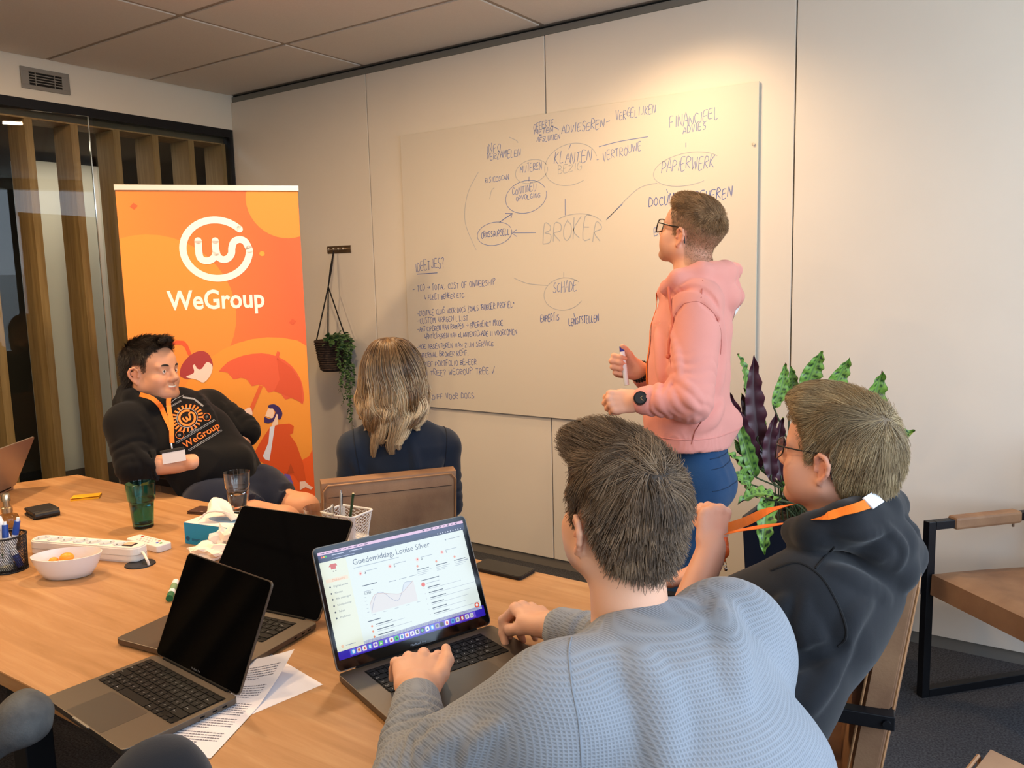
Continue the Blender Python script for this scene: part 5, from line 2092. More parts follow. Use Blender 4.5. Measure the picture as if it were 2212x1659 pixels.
# ---------------------------------------------------------------- tissue box and tissues
p0, p1 = Vector((2.405, -2.136, 0.750)), Vector((2.533, -2.112, 0.750))
ang = math.atan2(p1.y - p0.y, p1.x - p0.x)
tb = thing('tissue_box', 'blue and white tissue box with a tissue pulled up, left of the black screen', 'box', (p0.x, p0.y, TZ), ang)
M_WHITE = mat('paper_white', '#e8e0d8', 0.8)
bx_l, bx_d, bx_h = 0.235, 0.125, 0.068
MB().span((0, 0, 0.0005), (bx_l, bx_d, bx_h - 0.0012)).build('carton', mat('carton_blue', '#1492c4', 0.5, color2='#0f7fb4', vscale=6), tb)
lidm = MB()
lidm.span((0, 0, bx_h - 0.0012), (bx_l, bx_d, bx_h))
lidm.build('carton_top', mat('carton_white', '#ece8e6', 0.55), tb)
sl = MB()
sl.prism([(bx_l / 2 + 0.075 * math.cos(t), bx_d / 2 + 0.026 * math.sin(t)) for t in np.linspace(0, 2 * PI, 28)[:-1]], bx_h, bx_h + 0.0004)
sl.build('slot', mat('slot_blue', '#7fa8cc', 0.4), tb)
lo = MB()
for k in range(3):
    lo.flat([(0.028, 0.012 - 0.003 * k + 0.006), (0.06 - 0.006 * k, 0.012 - 0.003 * k + 0.006), (0.06 - 0.006 * k, 0.0135 - 0.003 * k + 0.006), (0.028, 0.0135 - 0.003 * k + 0.006)], Matrix(((1, 0, 0, 0), (0, 0, 1, -0.0005), (0, 1, 0, 0), (0, 0, 0, 1))))
lo.flat([(0.012 + 0.008 * math.cos(t), 0.018 + 0.007 * math.sin(t)) for t in np.linspace(0, 2 * PI, 14)[:-1]], Matrix(((1, 0, 0, 0), (0, 0, 1, -0.0005), (0, 1, 0, 0), (0, 0, 0, 1))))
o = lo.build('small_print', mat('print_darkblue', '#0b4f78', 0.5), tb)
o['kind'] = 'stuff'
mb = MB()
def tis(u, v):
    x = bx_l * (0.60 - 0.40 * u) + 0.012 * math.sin(v * 9)
    z = bx_h + 0.002 + 0.058 * math.sin(u * 1.9) * (0.55 + 0.45 * math.sin(v * PI)) - 0.022 * max(0, u - 0.75) * 4 + 0.006 * math.sin(7 * v + 5 * u)
    y = bx_d / 2 + (v - 0.5) * (0.026 + 0.075 * u) + 0.008 * math.sin(u * 6 + v * 4)
    return (x, y, z)
mb.grid(tis, 22, 14)
o = mb.build('tissue', mat('tissue_white', '#f4e6d8', 0.9), tb, smooth=True)
sol = o.modifiers.new('solid', 'SOLIDIFY'); sol.thickness = 0.0006


def crumple(label, c, r, seed, up=0.55):
    t = thing('crumpled_tissue', label, 'tissue', (c[0], c[1], TZ))
    rg = np.random.default_rng(seed)
    bm = bmesh.new()
    bmesh.ops.create_icosphere(bm, subdivisions=3, radius=1.0)
    ds = [nrm(rg.normal(size=3)) for _ in range(14)]
    for v in bm.verts:
        p = A_(*v.co)
        k = 0.75
        for d in ds:
            k += 0.22 * abs(math.sin(4 * np.dot(p, d) + d[0] * 5)) - 0.11
        q = p * k
        v.co = Vector((q[0] * r, q[1] * r, max(0.0, (q[2] * up + up * 0.85) * r)))
    mb = MB()
    bm.verts.index_update()
    mb.add([v.co.copy() for v in bm.verts], [[v.index for v in f.verts] for f in bm.faces])
    bm.free()
    mb.build('tissue_ball', mat('tissue_white', '#f4e6d8'), t, smooth=True, angle=28)


crumple('crumpled white tissue on the table between the front black screen and the blue box', (2.581, -2.179, 0.750), 0.038, 1)
crumple('taller crumpled tissue leaning against the middle laptop screen', (2.574, -2.117, 0.750), 0.030, 5, 1.2)

# ---------------------------------------------------------------- power strip, remote, grommet
q0, q1 = Vector((2.087, -2.421, 0.750)), Vector((2.425, -2.307, 0.750))
ang = math.atan2(q1.y - q0.y, q1.x - q0.x)
Lp = (q1 - q0).length
ps = thing('power_strip', 'white power strip with round sockets lying behind the white bowl', 'power strip', (q0.x, q0.y, TZ), ang)
M_PLAS = mat('plastic_white', '#ece6de', 0.4)
body = MB()
pl = [(x + Lp / 2, y + 0.012) for x, y in rrect(Lp + 0.03, 0.062, 0.027, 6)]
body.prism(pl, 0.006, 0.040)
body.prism([(x + Lp / 2, y + 0.012) for x, y in rrect(Lp + 0.024, 0.056, 0.025, 6)], 0.0, 0.006)
body.prism([(x + Lp / 2, y + 0.012) for x, y in rrect(Lp + 0.024, 0.056, 0.025, 6)], 0.040, 0.044)
o = body.build('housing', M_PLAS, ps)
MB().prism([(x + Lp / 2, y + 0.012) for x, y in rrect(Lp + 0.0315, 0.0635, 0.0277, 6)], 0.0205, 0.0222).build('seam_line', mat('plastic_seam', '#b9b4ae', 0.5), ps)
nS = 7
for k in range(nS):
    x = 0.012 + (Lp - 0.075) * k / (nS - 1)
    sk = MB()
    sk.lathe([(0.0205, 0.0440), (0.0208, 0.0458), (0.0195, 0.0462), (0.0182, 0.0456), (0.0165, 0.0444), (0.0, 0.0443)], 24, (x, 0.012, 0))
    sko = sk.build('socket', mat('socket_white', '#c4cad2', 0.35), ps, smooth=True, angle=50)
    for s_ in (-1, 1):
        MB().cyl((x + s_ * 0.0068, 0.012 + s_ * 0.0068, 0.0444), (x + s_ * 0.0068, 0.012 + s_ * 0.0068, 0.0447), 0.0024, n=10).build('contact_hole', M_DARKGAP, sko)
MB().span((Lp - 0.045, -0.004, 0.0435), (Lp - 0.012, 0.024, 0.0465), 0.001).build('switch_frame', mat('switch_dark', '#2a2320', 0.4), ps)
MB().span((Lp - 0.042, -0.001, 0.0455), (Lp - 0.015, 0.021, 0.0490), 0.002).build('switch', mat('switch_orange', '#f0b494', 0.35), ps)
cab = MB()
gp = ps_inv = MW[ps].inverted() @ Vector((2.492, -2.312, 0.750))
cab.tube(catmull([Vector((Lp + 0.012, 0.006, 0.024)), Vector((Lp + 0.024, 0.0, 0.026)), gp + Vector((-0.006, 0.0, 0.020)), gp + Vector((0, 0, 0.003)), gp + Vector((0.002, 0, -0.03))], 6), 0.0038, 10)
cab.build('cable', M_PLAS, ps, smooth=True)
c = (2.459, -2.318, 0.750)
gr = thing('cable_grommet', 'round black cable grommet in the tabletop beside the power strip', 'grommet', (c[0], c[1], TZ))
MB().lathe([(0.0, 0.0022), (0.028, 0.0022), (0.030, 0.003), (0.040, 0.003), (0.0415, 0.0)], 32).build('cover', mat('grommet_black', '#17161a', 0.45), gr, smooth=True, angle=30)
MB().prism([(0.012 + 0.016 * math.cos(t), 0.012 + 0.010 * math.sin(t)) for t in np.linspace(0, 2 * PI, 20)[:-1]], 0.0022, 0.0026).build('cable_opening', M_DARKGAP, gr)
r0, r1 = Vector((2.253, -2.214, 0.750)), Vector((2.415, -2.210, 0.750))
ang = math.atan2(r1.y - r0.y, r1.x - r0.x)
Lr = (r1 - r0).length
rm = thing('remote_control', 'white remote control with coloured buttons behind the power strip end', 'remote', (r0.x, r0.y, TZ), ang)
o = MB().prism([(x + Lr / 2, y) for x, y in rrect(Lr, 0.050, 0.010, 5)], 0.0, 0.021).build('case', mat('remote_white', '#e4e0de', 0.4), rm)
mod = o.modifiers.new('bevel', 'BEVEL'); mod.width, mod.segments, mod.limit_method = 0.003, 3, 'ANGLE'
for k, (cx, cy, col) in enumerate(((0.74, 0.010, '#d8623c'), (0.80, -0.004, '#4a62c8'), (0.88, 0.000, '#2f9a4a'), (0.20, 0.012, '#c0392b'))):
    MB().cyl((Lr * cx, cy, 0.021), (Lr * cx, cy, 0.0225), 0.0042, n=14).build('button', mat('button_' + col.strip('#'), col, 0.4), rm, smooth=True, angle=40)
for i in range(5):
    for j in range(3):
        MB().cyl((Lr * (0.28 + 0.085 * i), -0.014 + 0.013 * j, 0.021), (Lr * (0.28 + 0.085 * i), -0.014 + 0.013 * j, 0.0222), 0.0032, n=10).build('button', mat('button_grey', '#c3bfbc', 0.5), rm)

# ---------------------------------------------------------------- bowl with sweets
c = (2.368, -2.474, 0.750)
bw = thing('bowl', 'white oval bowl holding orange sweets at the left of the table', 'bowl', (c[0], c[1], TZ), math.radians(40))
prof = [(0.0, 0.003), (0.050, 0.0), (0.058, 0.002), (0.070, 0.020), (0.080, 0.042), (0.0865, 0.062), (0.0845, 0.0625), (0.077, 0.042), (0.066, 0.020), (0.052, 0.006), (0.0, 0.0055)]
MB().lathe([(r, z) for r, z in prof], 48, (0, 0, 0), 1.06, 0.70).build('bowl_wall', mat('porcelain', '#e2dcd8', 0.3, spec=0.5), bw, smooth=True, angle=60)
mv = MW[bw]
for k, (x, y, z, r, lab) in enumerate(((-0.002, 0.004, 0.050, 0.019, 'largest orange sweet, on top of the others in the white bowl'), (-0.036, 0.002, 0.044, 0.013, 'small orange sweet at the left in the white bowl'), (0.020, -0.006, 0.0225, 0.017, 'orange sweet low at the right in the white bowl'), (-0.014, 0.008, 0.0225, 0.018, 'orange sweet underneath the largest one in the bowl'), (-0.040, -0.002, 0.0215, 0.014, 'orange sweet underneath the small left one in the bowl'))):
    mb = MB()
    mb.ball((0, 0, 0), (r, r * 0.9, r * 0.72), 16, 10)
    o = mb.build('sweet', mat('sweet_orange', '#f19a2e', 0.4), None, smooth=True)
    M2 = mv @ Matrix.Translation((x, y, z))
    o.matrix_world = M2; o.matrix_basis = M2; MW[o] = M2
    tag(o, lab, 'sweet', 'orange sweets in the bowl')

# ---------------------------------------------------------------- wire pen cups
def wire_cup(t, poly0, poly1, h, m, nu, nv, rim=0.003, wire=0.0007):
    """diamond mesh between a bottom and a top outline"""
    mb = MB()
    n = len(poly0)
    def P(u, v):
        u = (u % 1.0) * n
        i = int(u) % n
        f_ = u - int(u)
        a = Vector((*poly0[i], 0)).lerp(Vector((*poly0[(i + 1) % n], 0)), f_)
        b_ = Vector((*poly1[i], h)).lerp(Vector((*poly1[(i + 1) % n], h)), f_)
        return a.lerp(b_, v)
    for k in range(nu):
        for s_ in (1, -1):
            pts = [P(k / nu + s_ * v * nv / nu * 0.5, v) for v in np.linspace(0, 1, 10)]
            mb.tube(pts, wire, 3, caps=False)
    o = mb.build('wire_mesh', m, t)
    o['kind'] = 'stuff'
    MB().tube([P(i / 48, 1.0) for i in range(48)], rim, 8, closed=True).build('rim', m, t, smooth=True)
    bmx = MB()
    bmx.prism([(x, y) for x, y in poly0], 0.0, 0.004)
    bmx.build('bottom', m, t)
    MB().tube([P(i / 48, 0.02) for i in range(48)], rim * 0.8, 8, closed=True).build('bottom_ring', m, t, smooth=True)


c = (2.169, -2.537, 0.750)
cup = thing('pen_cup', 'black wire mesh pen cup full of markers at the left edge', 'pen cup', (c[0], c[1], TZ))
cir = lambda r: [(r * math.cos(t), r * math.sin(t)) for t in np.linspace(0, 2 * PI, 37)[:-1]]
wire_cup(cup, cir(0.047), cir(0.050), 0.100, M_BLACK, 58, 22)
CUPC = Vector((c[0], c[1], TZ))
M_BLUEC = mat('cap_blue', '#20489c', 0.4)
M_MARK = mat('marker_white', '#e8ecf2', 0.35)


def marker(label, a, b, r, capm, capfrac=0.3, cap_low=False, name='marker', group='markers in the black pen cup', bodym=None):
    a, b = Vector(a), Vector(b)
    t = thing(name, label, 'marker', tuple(a), group=group)
    d = b - a
    if cap_low:
        MB().cyl(-d * 0 , d * capfrac, r * 1.08, r * 1.02, 14).build('cap', capm, t, smooth=True)
        MB().cyl(d * capfrac, d, r, r, 14).build('barrel', bodym or M_MARK, t, smooth=True)
    else:
        MB().cyl(-d * 0, d * (1 - capfrac), r, r, 14).build('barrel', bodym or M_MARK, t, smooth=True)
        MB().cyl(d * (1 - capfrac), d * 0.93, r * 1.08, r * 0.95, 14).build('cap', capm, t, smooth=True)
        MB().cyl(d * 0.93, d, r * 0.6, r * 0.5, 12).build('tip', M_MARK, t, smooth=True)
    return t


marker('white marker with blue cap low at the right side of the pen cup', CUPC + Vector((0.026, 0.020, 0.008)), CUPC + Vector((-0.026, -0.004, 0.150)), 0.0085, mat('cap_navy', '#22307e', 0.4), 0.24, True)
marker('white marker with blue cap leaning left in the pen cup', CUPC + Vector((0.006, -0.008, 0.006)), CUPC + Vector((-0.006, 0.004, 0.138)), 0.0082, M_BLUEC, 0.34)
marker('white marker with blue cap leaning right in the pen cup', CUPC + Vector((-0.012, 0.008, 0.006)), CUPC + Vector((0.016, 0.030, 0.146)), 0.0082, M_BLUEC, 0.34)
marker('marker with navy cap at the far left of the pen cup', CUPC + Vector((0.012, -0.020, 0.006)), CUPC + Vector((-0.030, -0.032, 0.128)), 0.0082, mat('cap_navy', '#22307e'), 0.34)
marker('green capped marker standing cap down in the pen cup', CUPC + Vector((-0.016, -0.016, 0.008)), CUPC + Vector((-0.036, 0.0, 0.125)), 0.008, mat('cap_green', '#1c6b46', 0.4), 0.30, True)
er = thing('eraser', 'pale grey eraser lying in the bottom of the pen cup', 'eraser', tuple(CUPC + Vector((0.014, -0.018, 0.005))), 0.7)
MB().span((-0.020, -0.010, 0), (0.020, 0.010, 0.014), 0.003).build('block', mat('eraser_grey', '#b9bcae', 0.8), er)

c = Vector((1.979, -2.445, 0.750))
pb = thing('pump_bottle', 'clear hand gel bottle with metallic pump behind the pen cup', 'bottle', tuple(c))
MB().lathe([(0.0, 0.0), (0.027, 0.0), (0.030, 0.004), (0.030, 0.098), (0.027, 0.106), (0.014, 0.112), (0.0135, 0.118), (0.0, 0.118)], 28).build('bottle_wall', glass_mat('bottle_plastic', '#c9c3b4', 0.1, 1.45), pb, smooth=True, angle=50)
MB().lathe([(0.0, 0.003), (0.0275, 0.003), (0.0275, 0.06), (0.0, 0.06)], 24).build('gel', glass_mat('gel_clear', '#d6d2c6', 0.0, 1.33), pb, smooth=True, angle=40)
mb = MB()
mb.lathe([(0.0, 0.116), (0.0155, 0.116), (0.0155, 0.130), (0.012, 0.133), (0.009, 0.134), (0.009, 0.150), (0.0125, 0.151), (0.0125, 0.172), (0.011, 0.174), (0.0, 0.174)], 24)
mb.cyl((0.0, 0, 0.167), (-0.030, -0.012, 0.163), 0.0042, 0.0032, 10)
mb.build('pump', mat('pump_metal', '#b9a78c', 0.25, metal=0.9), pb, smooth=True, angle=40)

p = Vector((1.538, -2.170, 0.750)); q = Vector((1.717, -2.252, 0.750)); r_ = Vector((1.731, -2.168, 0.750))
ang = math.atan2(r_.y - q.y, r_.x - q.x)
wl_ = thing('wallet', 'thick black leather wallet lying on the left part of the table', 'wallet', (q.x, q.y, TZ), ang)
M_LEA = mat('leather_black', '#1b1817', 0.5, bump=0.3, bscale=220)
wlen = (r_ - q).length
MB().span((0, 0.0, 0.0), (wlen, 0.10, 0.009), 0.003).build('lower_flap', M_LEA, wl_)
MB().span((0, 0.001, 0.017), (wlen, 0.10, 0.027), 0.004).build('upper_flap', M_LEA, wl_)
MB().span((0.004, 0.003, 0.008), (wlen - 0.004, 0.095, 0.018), 0.002).build('filling', mat('leather_inner', '#2a2726', 0.6), wl_)
mb = MB(); mb.tube([(0.004, 0.0, 0.0135), (wlen - 0.004, 0.0, 0.0135)], 0.0115, 10)
mb.build('fold', M_LEA, wl_, smooth=True)
a, b2, c2 = Vector((1.580, -2.055, 0.750)), Vector((1.638, -1.978, 0.750)), Vector((1.555, -1.933, 0.750))
ang = math.atan2(b2.y - a.y, b2.x - a.x)
sn = thing('sticky_notes', 'narrow strip of yellow sticky notes on the table near the glass wall', 'notes', (a.x, a.y, TZ), ang)
MB().span((0, 0, 0), ((b2 - a).length, 0.072, 0.006), 0.0004).build('note_block', mat('note_yellow', '#f2b21c', 0.7), sn)
MB().grid(lambda u, v: ((b2 - a).length * u, 0.072 * v - 0.001, 0.0063 + 0.004 * (1 - v) ** 2), 6, 6).build('top_note', mat('note_yellow', '#f2b21c'), sn, smooth=True)
a = Vector((2.118, -1.935, 0.750))
nb = thing('card_holder', 'small dark brown card holder behind the tissue box', 'wallet', (a.x, a.y, TZ), 0.30)
MB().span((0, 0, 0), (0.10, 0.07, 0.005), 0.0015).build('lower_cover', mat('leather_brown', '#4a2f24', 0.5, bump=0.2, bscale=200), nb)
MB().span((0.001, 0.001, 0.0052), (0.099, 0.069, 0.011), 0.002).build('upper_cover', mat('leather_brown', '#4a2f24'), nb)
MB().span((0.052, 0.004, 0.0108), (0.062, 0.008, 0.0116)).build('logo_plate', mat('plate_pale', '#d9b8a0', 0.4), nb)
g0, g1 = Vector((2.786, -2.440, 0.750)), Vector((2.642, -2.316, 0.750))
gd = (g1 - g0).normalized()
gm_ = thing('whiteboard_marker', 'white marker with green cap lying on the table behind the front laptop', 'marker', (g0.x, g0.y, TZ + 0.0092))
MB().cyl((0, 0, 0), gd * 0.028, 0.0088, 0.0092, 16).build('cap', mat('cap_green', '#1c6b46'), gm_, smooth=True)
MB().cyl(gd * 0.028, gd * 0.12, 0.0085, 0.0085, 16).build('barrel', M_MARK, gm_, smooth=True)
MB().cyl(gd * 0.05, gd * 0.09, 0.00865, 0.00865, 16, caps=False).build('label_band', mat('band_green', '#7a9a72', 0.5), gm_, smooth=True)
# phone
f0, f1 = Vector((3.297, -1.833, 0.750)), Vector((3.437, -1.833, 0.750))
ang = math.atan2(f1.y - f0.y, f1.x - f0.x)
ph = thing('smartphone', 'black smartphone lying on the back table edge right of the lit laptop', 'phone', (f0.x, f0.y, TZ), ang)
MB().prism([(x + 0.082, y) for x, y in rrect(0.164, 0.078, 0.010)], 0.0, 0.0085).build('case', mat('phone_case', '#141519', 0.45), ph)
MB().prism([(x + 0.082, y) for x, y in rrect(0.158, 0.072, 0.008)], 0.0085, 0.0092).build('screen', M_SCREEN, ph)
# white wire basket with pens
c = Vector((2.817, -1.856, 0.750))
wbk = thing('pen_basket', 'white wire mesh pen basket between the two open laptops', 'pen cup', (c.x - 0.02, c.y + 0.02, TZ), 0.1)
sqr = lambda s_: [(x, y) for x, y in rrect(s_, s_ * 0.8, 0.014, 4)]
wire_cup(wbk, sqr(0.105), sqr(0.128), 0.082, mat('wire_white', '#dcdad6', 0.4), 60, 16, 0.0034, 0.0008)
wc_ = Vector((c.x - 0.02, c.y + 0.02, TZ))
t = thing('pencil', 'dark green pencil standing in the white pen basket', 'pencil', tuple(wc_ + Vector((0.0, 0.0, 0.006))))
dd = Vector((0.028, 0.004, 0.135))
MB().cyl((0, 0, 0), dd, 0.0042, n=6).build('shaft', mat('pencil_green', '#1d3a22', 0.4), t)
MB().cyl(dd, dd * 1.012, 0.0040, 0.0032, 6).build('end', mat('pencil_end', '#d8c69a', 0.6), t)
t = thing('ballpoint_pen', 'silver ballpoint pen standing in the white pen basket', 'pen', tuple(wc_ + Vector((-0.02, -0.01, 0.006))))
dd = Vector((-0.012, 0.02, 0.128))
MB().cyl((0, 0, 0), dd, 0.0045, n=12).build('barrel', M_STEEL, t, smooth=True)
MB().cyl(dd, dd * 1.07, 0.0022, n=10).build('button', M_CHROME, t, smooth=True)
MB().bar(dd * 0.98 + Vector((0.006, 0, 0)), dd * 0.70 + Vector((0.006, 0, 0)), 0.003, 0.0012).build('clip', M_CHROME, t)

# ---------------------------------------------------------------- papers beside the front laptop
def sheet(label, corner, ang, w, h, curl=None, text=True, z0=0.0006, name='paper_sheet'):
    t = thing(name, label, 'paper', (corner.x, corner.y, TZ), ang)
    def f_(u, v):
        z = z0
        if curl:
            z = z0 + curl(u, v)
        return (w * u, h * v, z)
    o = MB().grid(f_, 16, 22).build('sheet', mat('sheet_white', '#e6e4ea', 0.75), t, smooth=True)
    if text:
        mb = MB()
        rg = random.Random(9)
        for k in range(34):
            v = 0.90 - k * 0.0235
            if k in (6, 7, 14, 15, 22, 28):
                continue
            u = 0.12
            end = rg.uniform(0.62, 0.90) if k in (5, 13, 21, 27, 33) else 0.90
            while u < end:
                l = rg.uniform(0.012, 0.045)
                a_, b_ = u, min(u + l, end)
                P = []
                for uu, vv in ((a_, v), (b_, v), (b_, v + 0.007), (a_, v + 0.007)):
                    q = f_(uu, vv)
                    P.append((q[0], q[1], q[2] + 0.0005))
                mb.add(P, [(0, 1, 2, 3)])
                u = b_ + 0.008
        mb.build('printed_lines', mat('print_grey_ink', '#74727c', 0.8), t)['kind'] = 'stuff'
    return t


A = Vector((3.469, -2.814, 0.750))
B = Vector((3.333, -2.511, 0.750))
up = (B - A); up.z = 0
ang = math.atan2(up.y, up.x) - PI / 2
# lower right corner at A, long side running up to the curled corner
w_, h_ = 0.165, 0.33
left = Vector((-math.cos(ang), -math.sin(ang), 0)) * w_
sheet('printed white page with a curled corner, partly under the front laptop', A + left, ang, w_, h_,
      curl=lambda u, v: 0.045 * max(0, (0.55 * u + v - 1.02)) ** 1.5 * 2.2 + 0.0004, z0=0.0010)
Bq = Vector((3.436, -2.543, 0.750))
ang2 = ang - 0.60
left2 = Vector((-math.cos(ang2), -math.sin(ang2), 0)) * 0.21
upv = Vector((-math.sin(ang2), math.cos(ang2), 0)) * 0.297
sheet('blank white page underneath the printed page, one corner showing', Bq + left2 - upv * 0.97, ang2, 0.21, 0.297, text=False, z0=0.0004)


# ---------------------------------------------------------------- leather armchairs on black sled frames
M_TAN = mat('leather_tan', '#a07a58', 0.62, color2='#7f5c42', vscale=7, bump=0.12, bscale=160, detail=7)
M_TANL = mat('leather_piping', '#b4845a', 0.6, color2='#9c7048', vscale=9)


def cushion(mb, w, h, t, M, bulge=0.012, r=0.022, n=14):
    """soft upholstered slab: width x, height y, thickness z"""
    def f_(u, v, side):
        x, y = (u - 0.5) * w, (v - 0.5) * h
        ex = 1 - max(0, (abs(x) - (w / 2 - r)) / r) ** 2
        ey = 1 - max(0, (abs(y) - (h / 2 - r)) / r) ** 2
        e = math.sqrt(max(0, min(ex, ey)))
        z = side * ((t / 2 - r * 0.6) + r * 0.6 * e + bulge * (1 - (2 * u - 1) ** 2) * (1 - (2 * v - 1) ** 2))
        return Vector((x, y, z))
    for side in (1, -1):
        vs = [M @ f_(i / (n - 1), j / (n - 1), side) for j in range(n) for i in range(n)]
        fs = [(j * n + i, j * n + i + 1, (j + 1) * n + i + 1, (j + 1) * n + i) for j in range(n - 1) for i in range(n - 1)]
        mb.add(vs, fs)
    # rim
    idx = [(i, 0) for i in range(n)] + [(n - 1, j) for j in range(1, n)] + [(i, n - 1) for i in range(n - 2, -1, -1)] + [(0, j) for j in range(n - 2, 0, -1)]
    a = [M @ f_(i / (n - 1), j / (n - 1), 1) for i, j in idx]
    b = [M @ f_(i / (n - 1), j / (n - 1), -1) for i, j in idx]
    m = len(a)
    mb.add(a + b, [(i, (i + 1) % m, m + (i + 1) % m, m + i) for i in range(m)])


def armchair(label, loc, face, back_top=0.88, back_w=0.455, group='tan leather armchairs', tilt=0.14, arms=True, az0=0.65):
    """facing +x in its own frame"""
    ang = math.atan2(face[1], face[0])
    t = thing('armchair', label, 'chair', (loc[0], loc[1], 0), ang, group)
    mb = MB()
    cushion(mb, 0.50, 0.44, 0.105, Matrix.Translation((0.005, 0, 0.415)) @ Matrix.Rotation(-0.05, 4, 'Y'), 0.010, 0.026)
    mb.build('seat', M_TAN, t, smooth=True, angle=50)
    bh = back_top - 0.40
    zc = 0.40 + bh / 2
    R = Matrix.Translation((-0.235 - math.tan(tilt) * (zc - 0.42), 0, zc)) @ Matrix.Rotation(-tilt, 4, 'Y') @ Matrix(((0, 0, 1, 0), (1, 0, 0, 0), (0, 1, 0, 0), (0, 0, 0, 1)))
    mb = MB()
    cushion(mb, back_w, bh, 0.072, R, 0.008, 0.024)
    bk = mb.build('backrest', M_TAN, t, smooth=True, angle=50)
    pp = MB()
    for zz in (0.036 - 0.0045,):
        e = [(-back_w / 2 + 0.004, -bh / 2 + 0.02), (-back_w / 2 + 0.004, bh / 2 - 0.026), (-back_w / 2 + 0.02, bh / 2 - 0.006), (back_w / 2 - 0.02, bh / 2 - 0.006), (back_w / 2 - 0.004, bh / 2 - 0.026), (back_w / 2 - 0.004, -bh / 2 + 0.02)]
    for side in (1, -1):
        pp.tube([R @ Vector((x, y, side * 0.030)) for x, y in e], 0.0028, 6)
    pp.build('piping', M_TANL, bk, smooth=True)
    # stitched seam across the back, a hand below the top
    st = MB()
    st.tube([R @ Vector((x, bh / 2 - 0.045, -0.0375 - 0.008 * (1 - (2 * (x / back_w)) ** 2) * 0.35)) for x in np.linspace(-back_w / 2 + 0.02, back_w / 2 - 0.02, 12)], 0.0012, 5)
    st.build('stitching', mat('stitch_dark', '#3a2a20', 0.8), bk)
    b = 0.030
    for s in (1, -1):
        y = s * 0.243
        az = az0 if s < 0 else min(az0, 0.65)
        fr = MB()
        fr.span((0.235, y - b / 2, 0.0), (0.265, y + b / 2, az if arms == 1 or (arms and s < 0) else 0.40), 0.002)
        fr.build('front_post', M_BLACK, t)
        if arms == 1 or (arms and s < 0):
            MB().span((-0.30, y - b / 2, az - 0.03), (0.2345, y + b / 2, az), 0.002).build('arm_rail', M_BLACK, t)
        MB().span((-0.27, y - b / 2, 0.0), (0.2345, y + b / 2, 0.03), 0.002).build('floor_rail', M_BLACK, t)
        if arms == 1 or (arms and s < 0):
            ap = MB()
            ap.span((-0.12, y - 0.024, az - 0.037), (0.16, y + 0.024, az + 0.009), 0.010)
            apo = ap.build('arm_pad', M_TAN, t)
            MB().span((-0.105, y - 0.003, az - 0.054), (-0.099, y + 0.003, az - 0.037)).build('zip_pull', M_STEEL, apo)
            MB().cyl((-0.285, y + s * 0.015, az - 0.015), (-0.285, y + s * 0.022, az - 0.015), 0.008, n=12).build('screw', M_BLACK, t)
    MB().span((-0.02, -0.23, 0.365), (0.01, 0.23, 0.385)).build('seat_bar', M_BLACK, t)
    MB().span((0.10, -0.23, 0.365), (0.13, 0.23, 0.385)).build('seat_bar', M_BLACK, t)
    MB().span((-0.27, -0.23, 0.0), (-0.24, 0.23, 0.03)).build('floor_bar', M_BLACK, t)
    MB().span((-0.30, -0.23, 0.62), (-0.275, 0.23, 0.65)).build('back_bar', M_BLACK, t)
    return t


armchair('empty tan leather armchair with black frame against the wall at the right', (4.58, -0.42), (-0.67, -0.74), 0.92)
_k = Vector((4.379, -1.845, 0.934))
_f = Vector((-0.943, -0.20, 0)).normalized()
_l = Vector((-_f.y, _f.x, 0))
_o = _k - _l * 0.215 + _f * 0.32
armchair('tan leather armchair under the man in the dark hoodie at the right', (_o.x, _o.y), _f, 0.945)
a, b = Vector((2.606, -1.756, 0.854)), Vector((2.875, -1.399, 0.861))
_d = (b - a); _d.z = 0
_d.normalize()
_f = Vector((-_d.y, _d.x, 0))
_o = (a + b) / 2 + _f * 0.31
armchair('tan leather armchair under the blonde woman, its back towards the table', (_o.x, _o.y), _f, 0.885, arms=False)
armchair('tan leather armchair under the man in the black hoodie, mostly hidden by him', (1.7900, -1.4400), (0.99, 0.06), 0.84, az0=0.765, arms=2)
armchair('tan leather armchair under the man in grey, one back corner at the bottom edge', (4.242, -2.508), (-0.98, 0.20), 0.875)

# ---------------------------------------------------------------- planter with rattlesnake calathea
pc = Vector((3.778, -0.638, 0.503))
PLC = Vector((3.80, -0.42, 0))
pln = thing('potted_plant', 'tall potted plant with spotted wavy green leaves in dark square planter', 'plant', tuple(PLC))
mb = MB()
w0, w1, hh = 0.155, 0.185, 0.62
vs = []
for w, z in ((w0, 0.0), (w1, hh), (w1 - 0.018, hh), (w1 - 0.022, hh - 0.05)):
    vs += [(-w, -w, z), (w, -w, z), (w, w, z), (-w, w, z)]
fs = [(0, 3, 2, 1), (12, 13, 14, 15)]
for k in range(3):
    for i in range(4):
        fs.append((k * 4 + i, k * 4 + (i + 1) % 4, (k + 1) * 4 + (i + 1) % 4, (k + 1) * 4 + i))
mb.add(vs, fs)
o = mb.build('planter', mat('planter_navy', '#141b2a', 0.45), pln)
mod = o.modifiers.new('bevel', 'BEVEL'); mod.width, mod.segments, mod.limit_method = 0.004, 2, 'ANGLE'
mb = MB()
rg = random.Random(12)
for k in range(160):
    x, y = rg.uniform(-0.15, 0.15), rg.uniform(-0.15, 0.15)
    r = rg.uniform(0.010, 0.020)
    mb.ball((x, y, hh - 0.045 + rg.uniform(0, 0.012)), (r, r, r * 0.7), 6, 4)
mb.build('clay_pebbles', mat('pebbles_brown', '#3b2c25', 0.95, color2='#241b17', vscale=40), pln)['kind'] = 'stuff'
mb = MB()
for k in range(6):
    small_leaf(mb, Vector((0.04 + 0.02 * k * 0.3, -0.14 + 0.01 * k, hh - 0.02)), (rg.uniform(-1, 1), rg.uniform(-1, 1), 0.3), (0, 0, 1), 0.05)
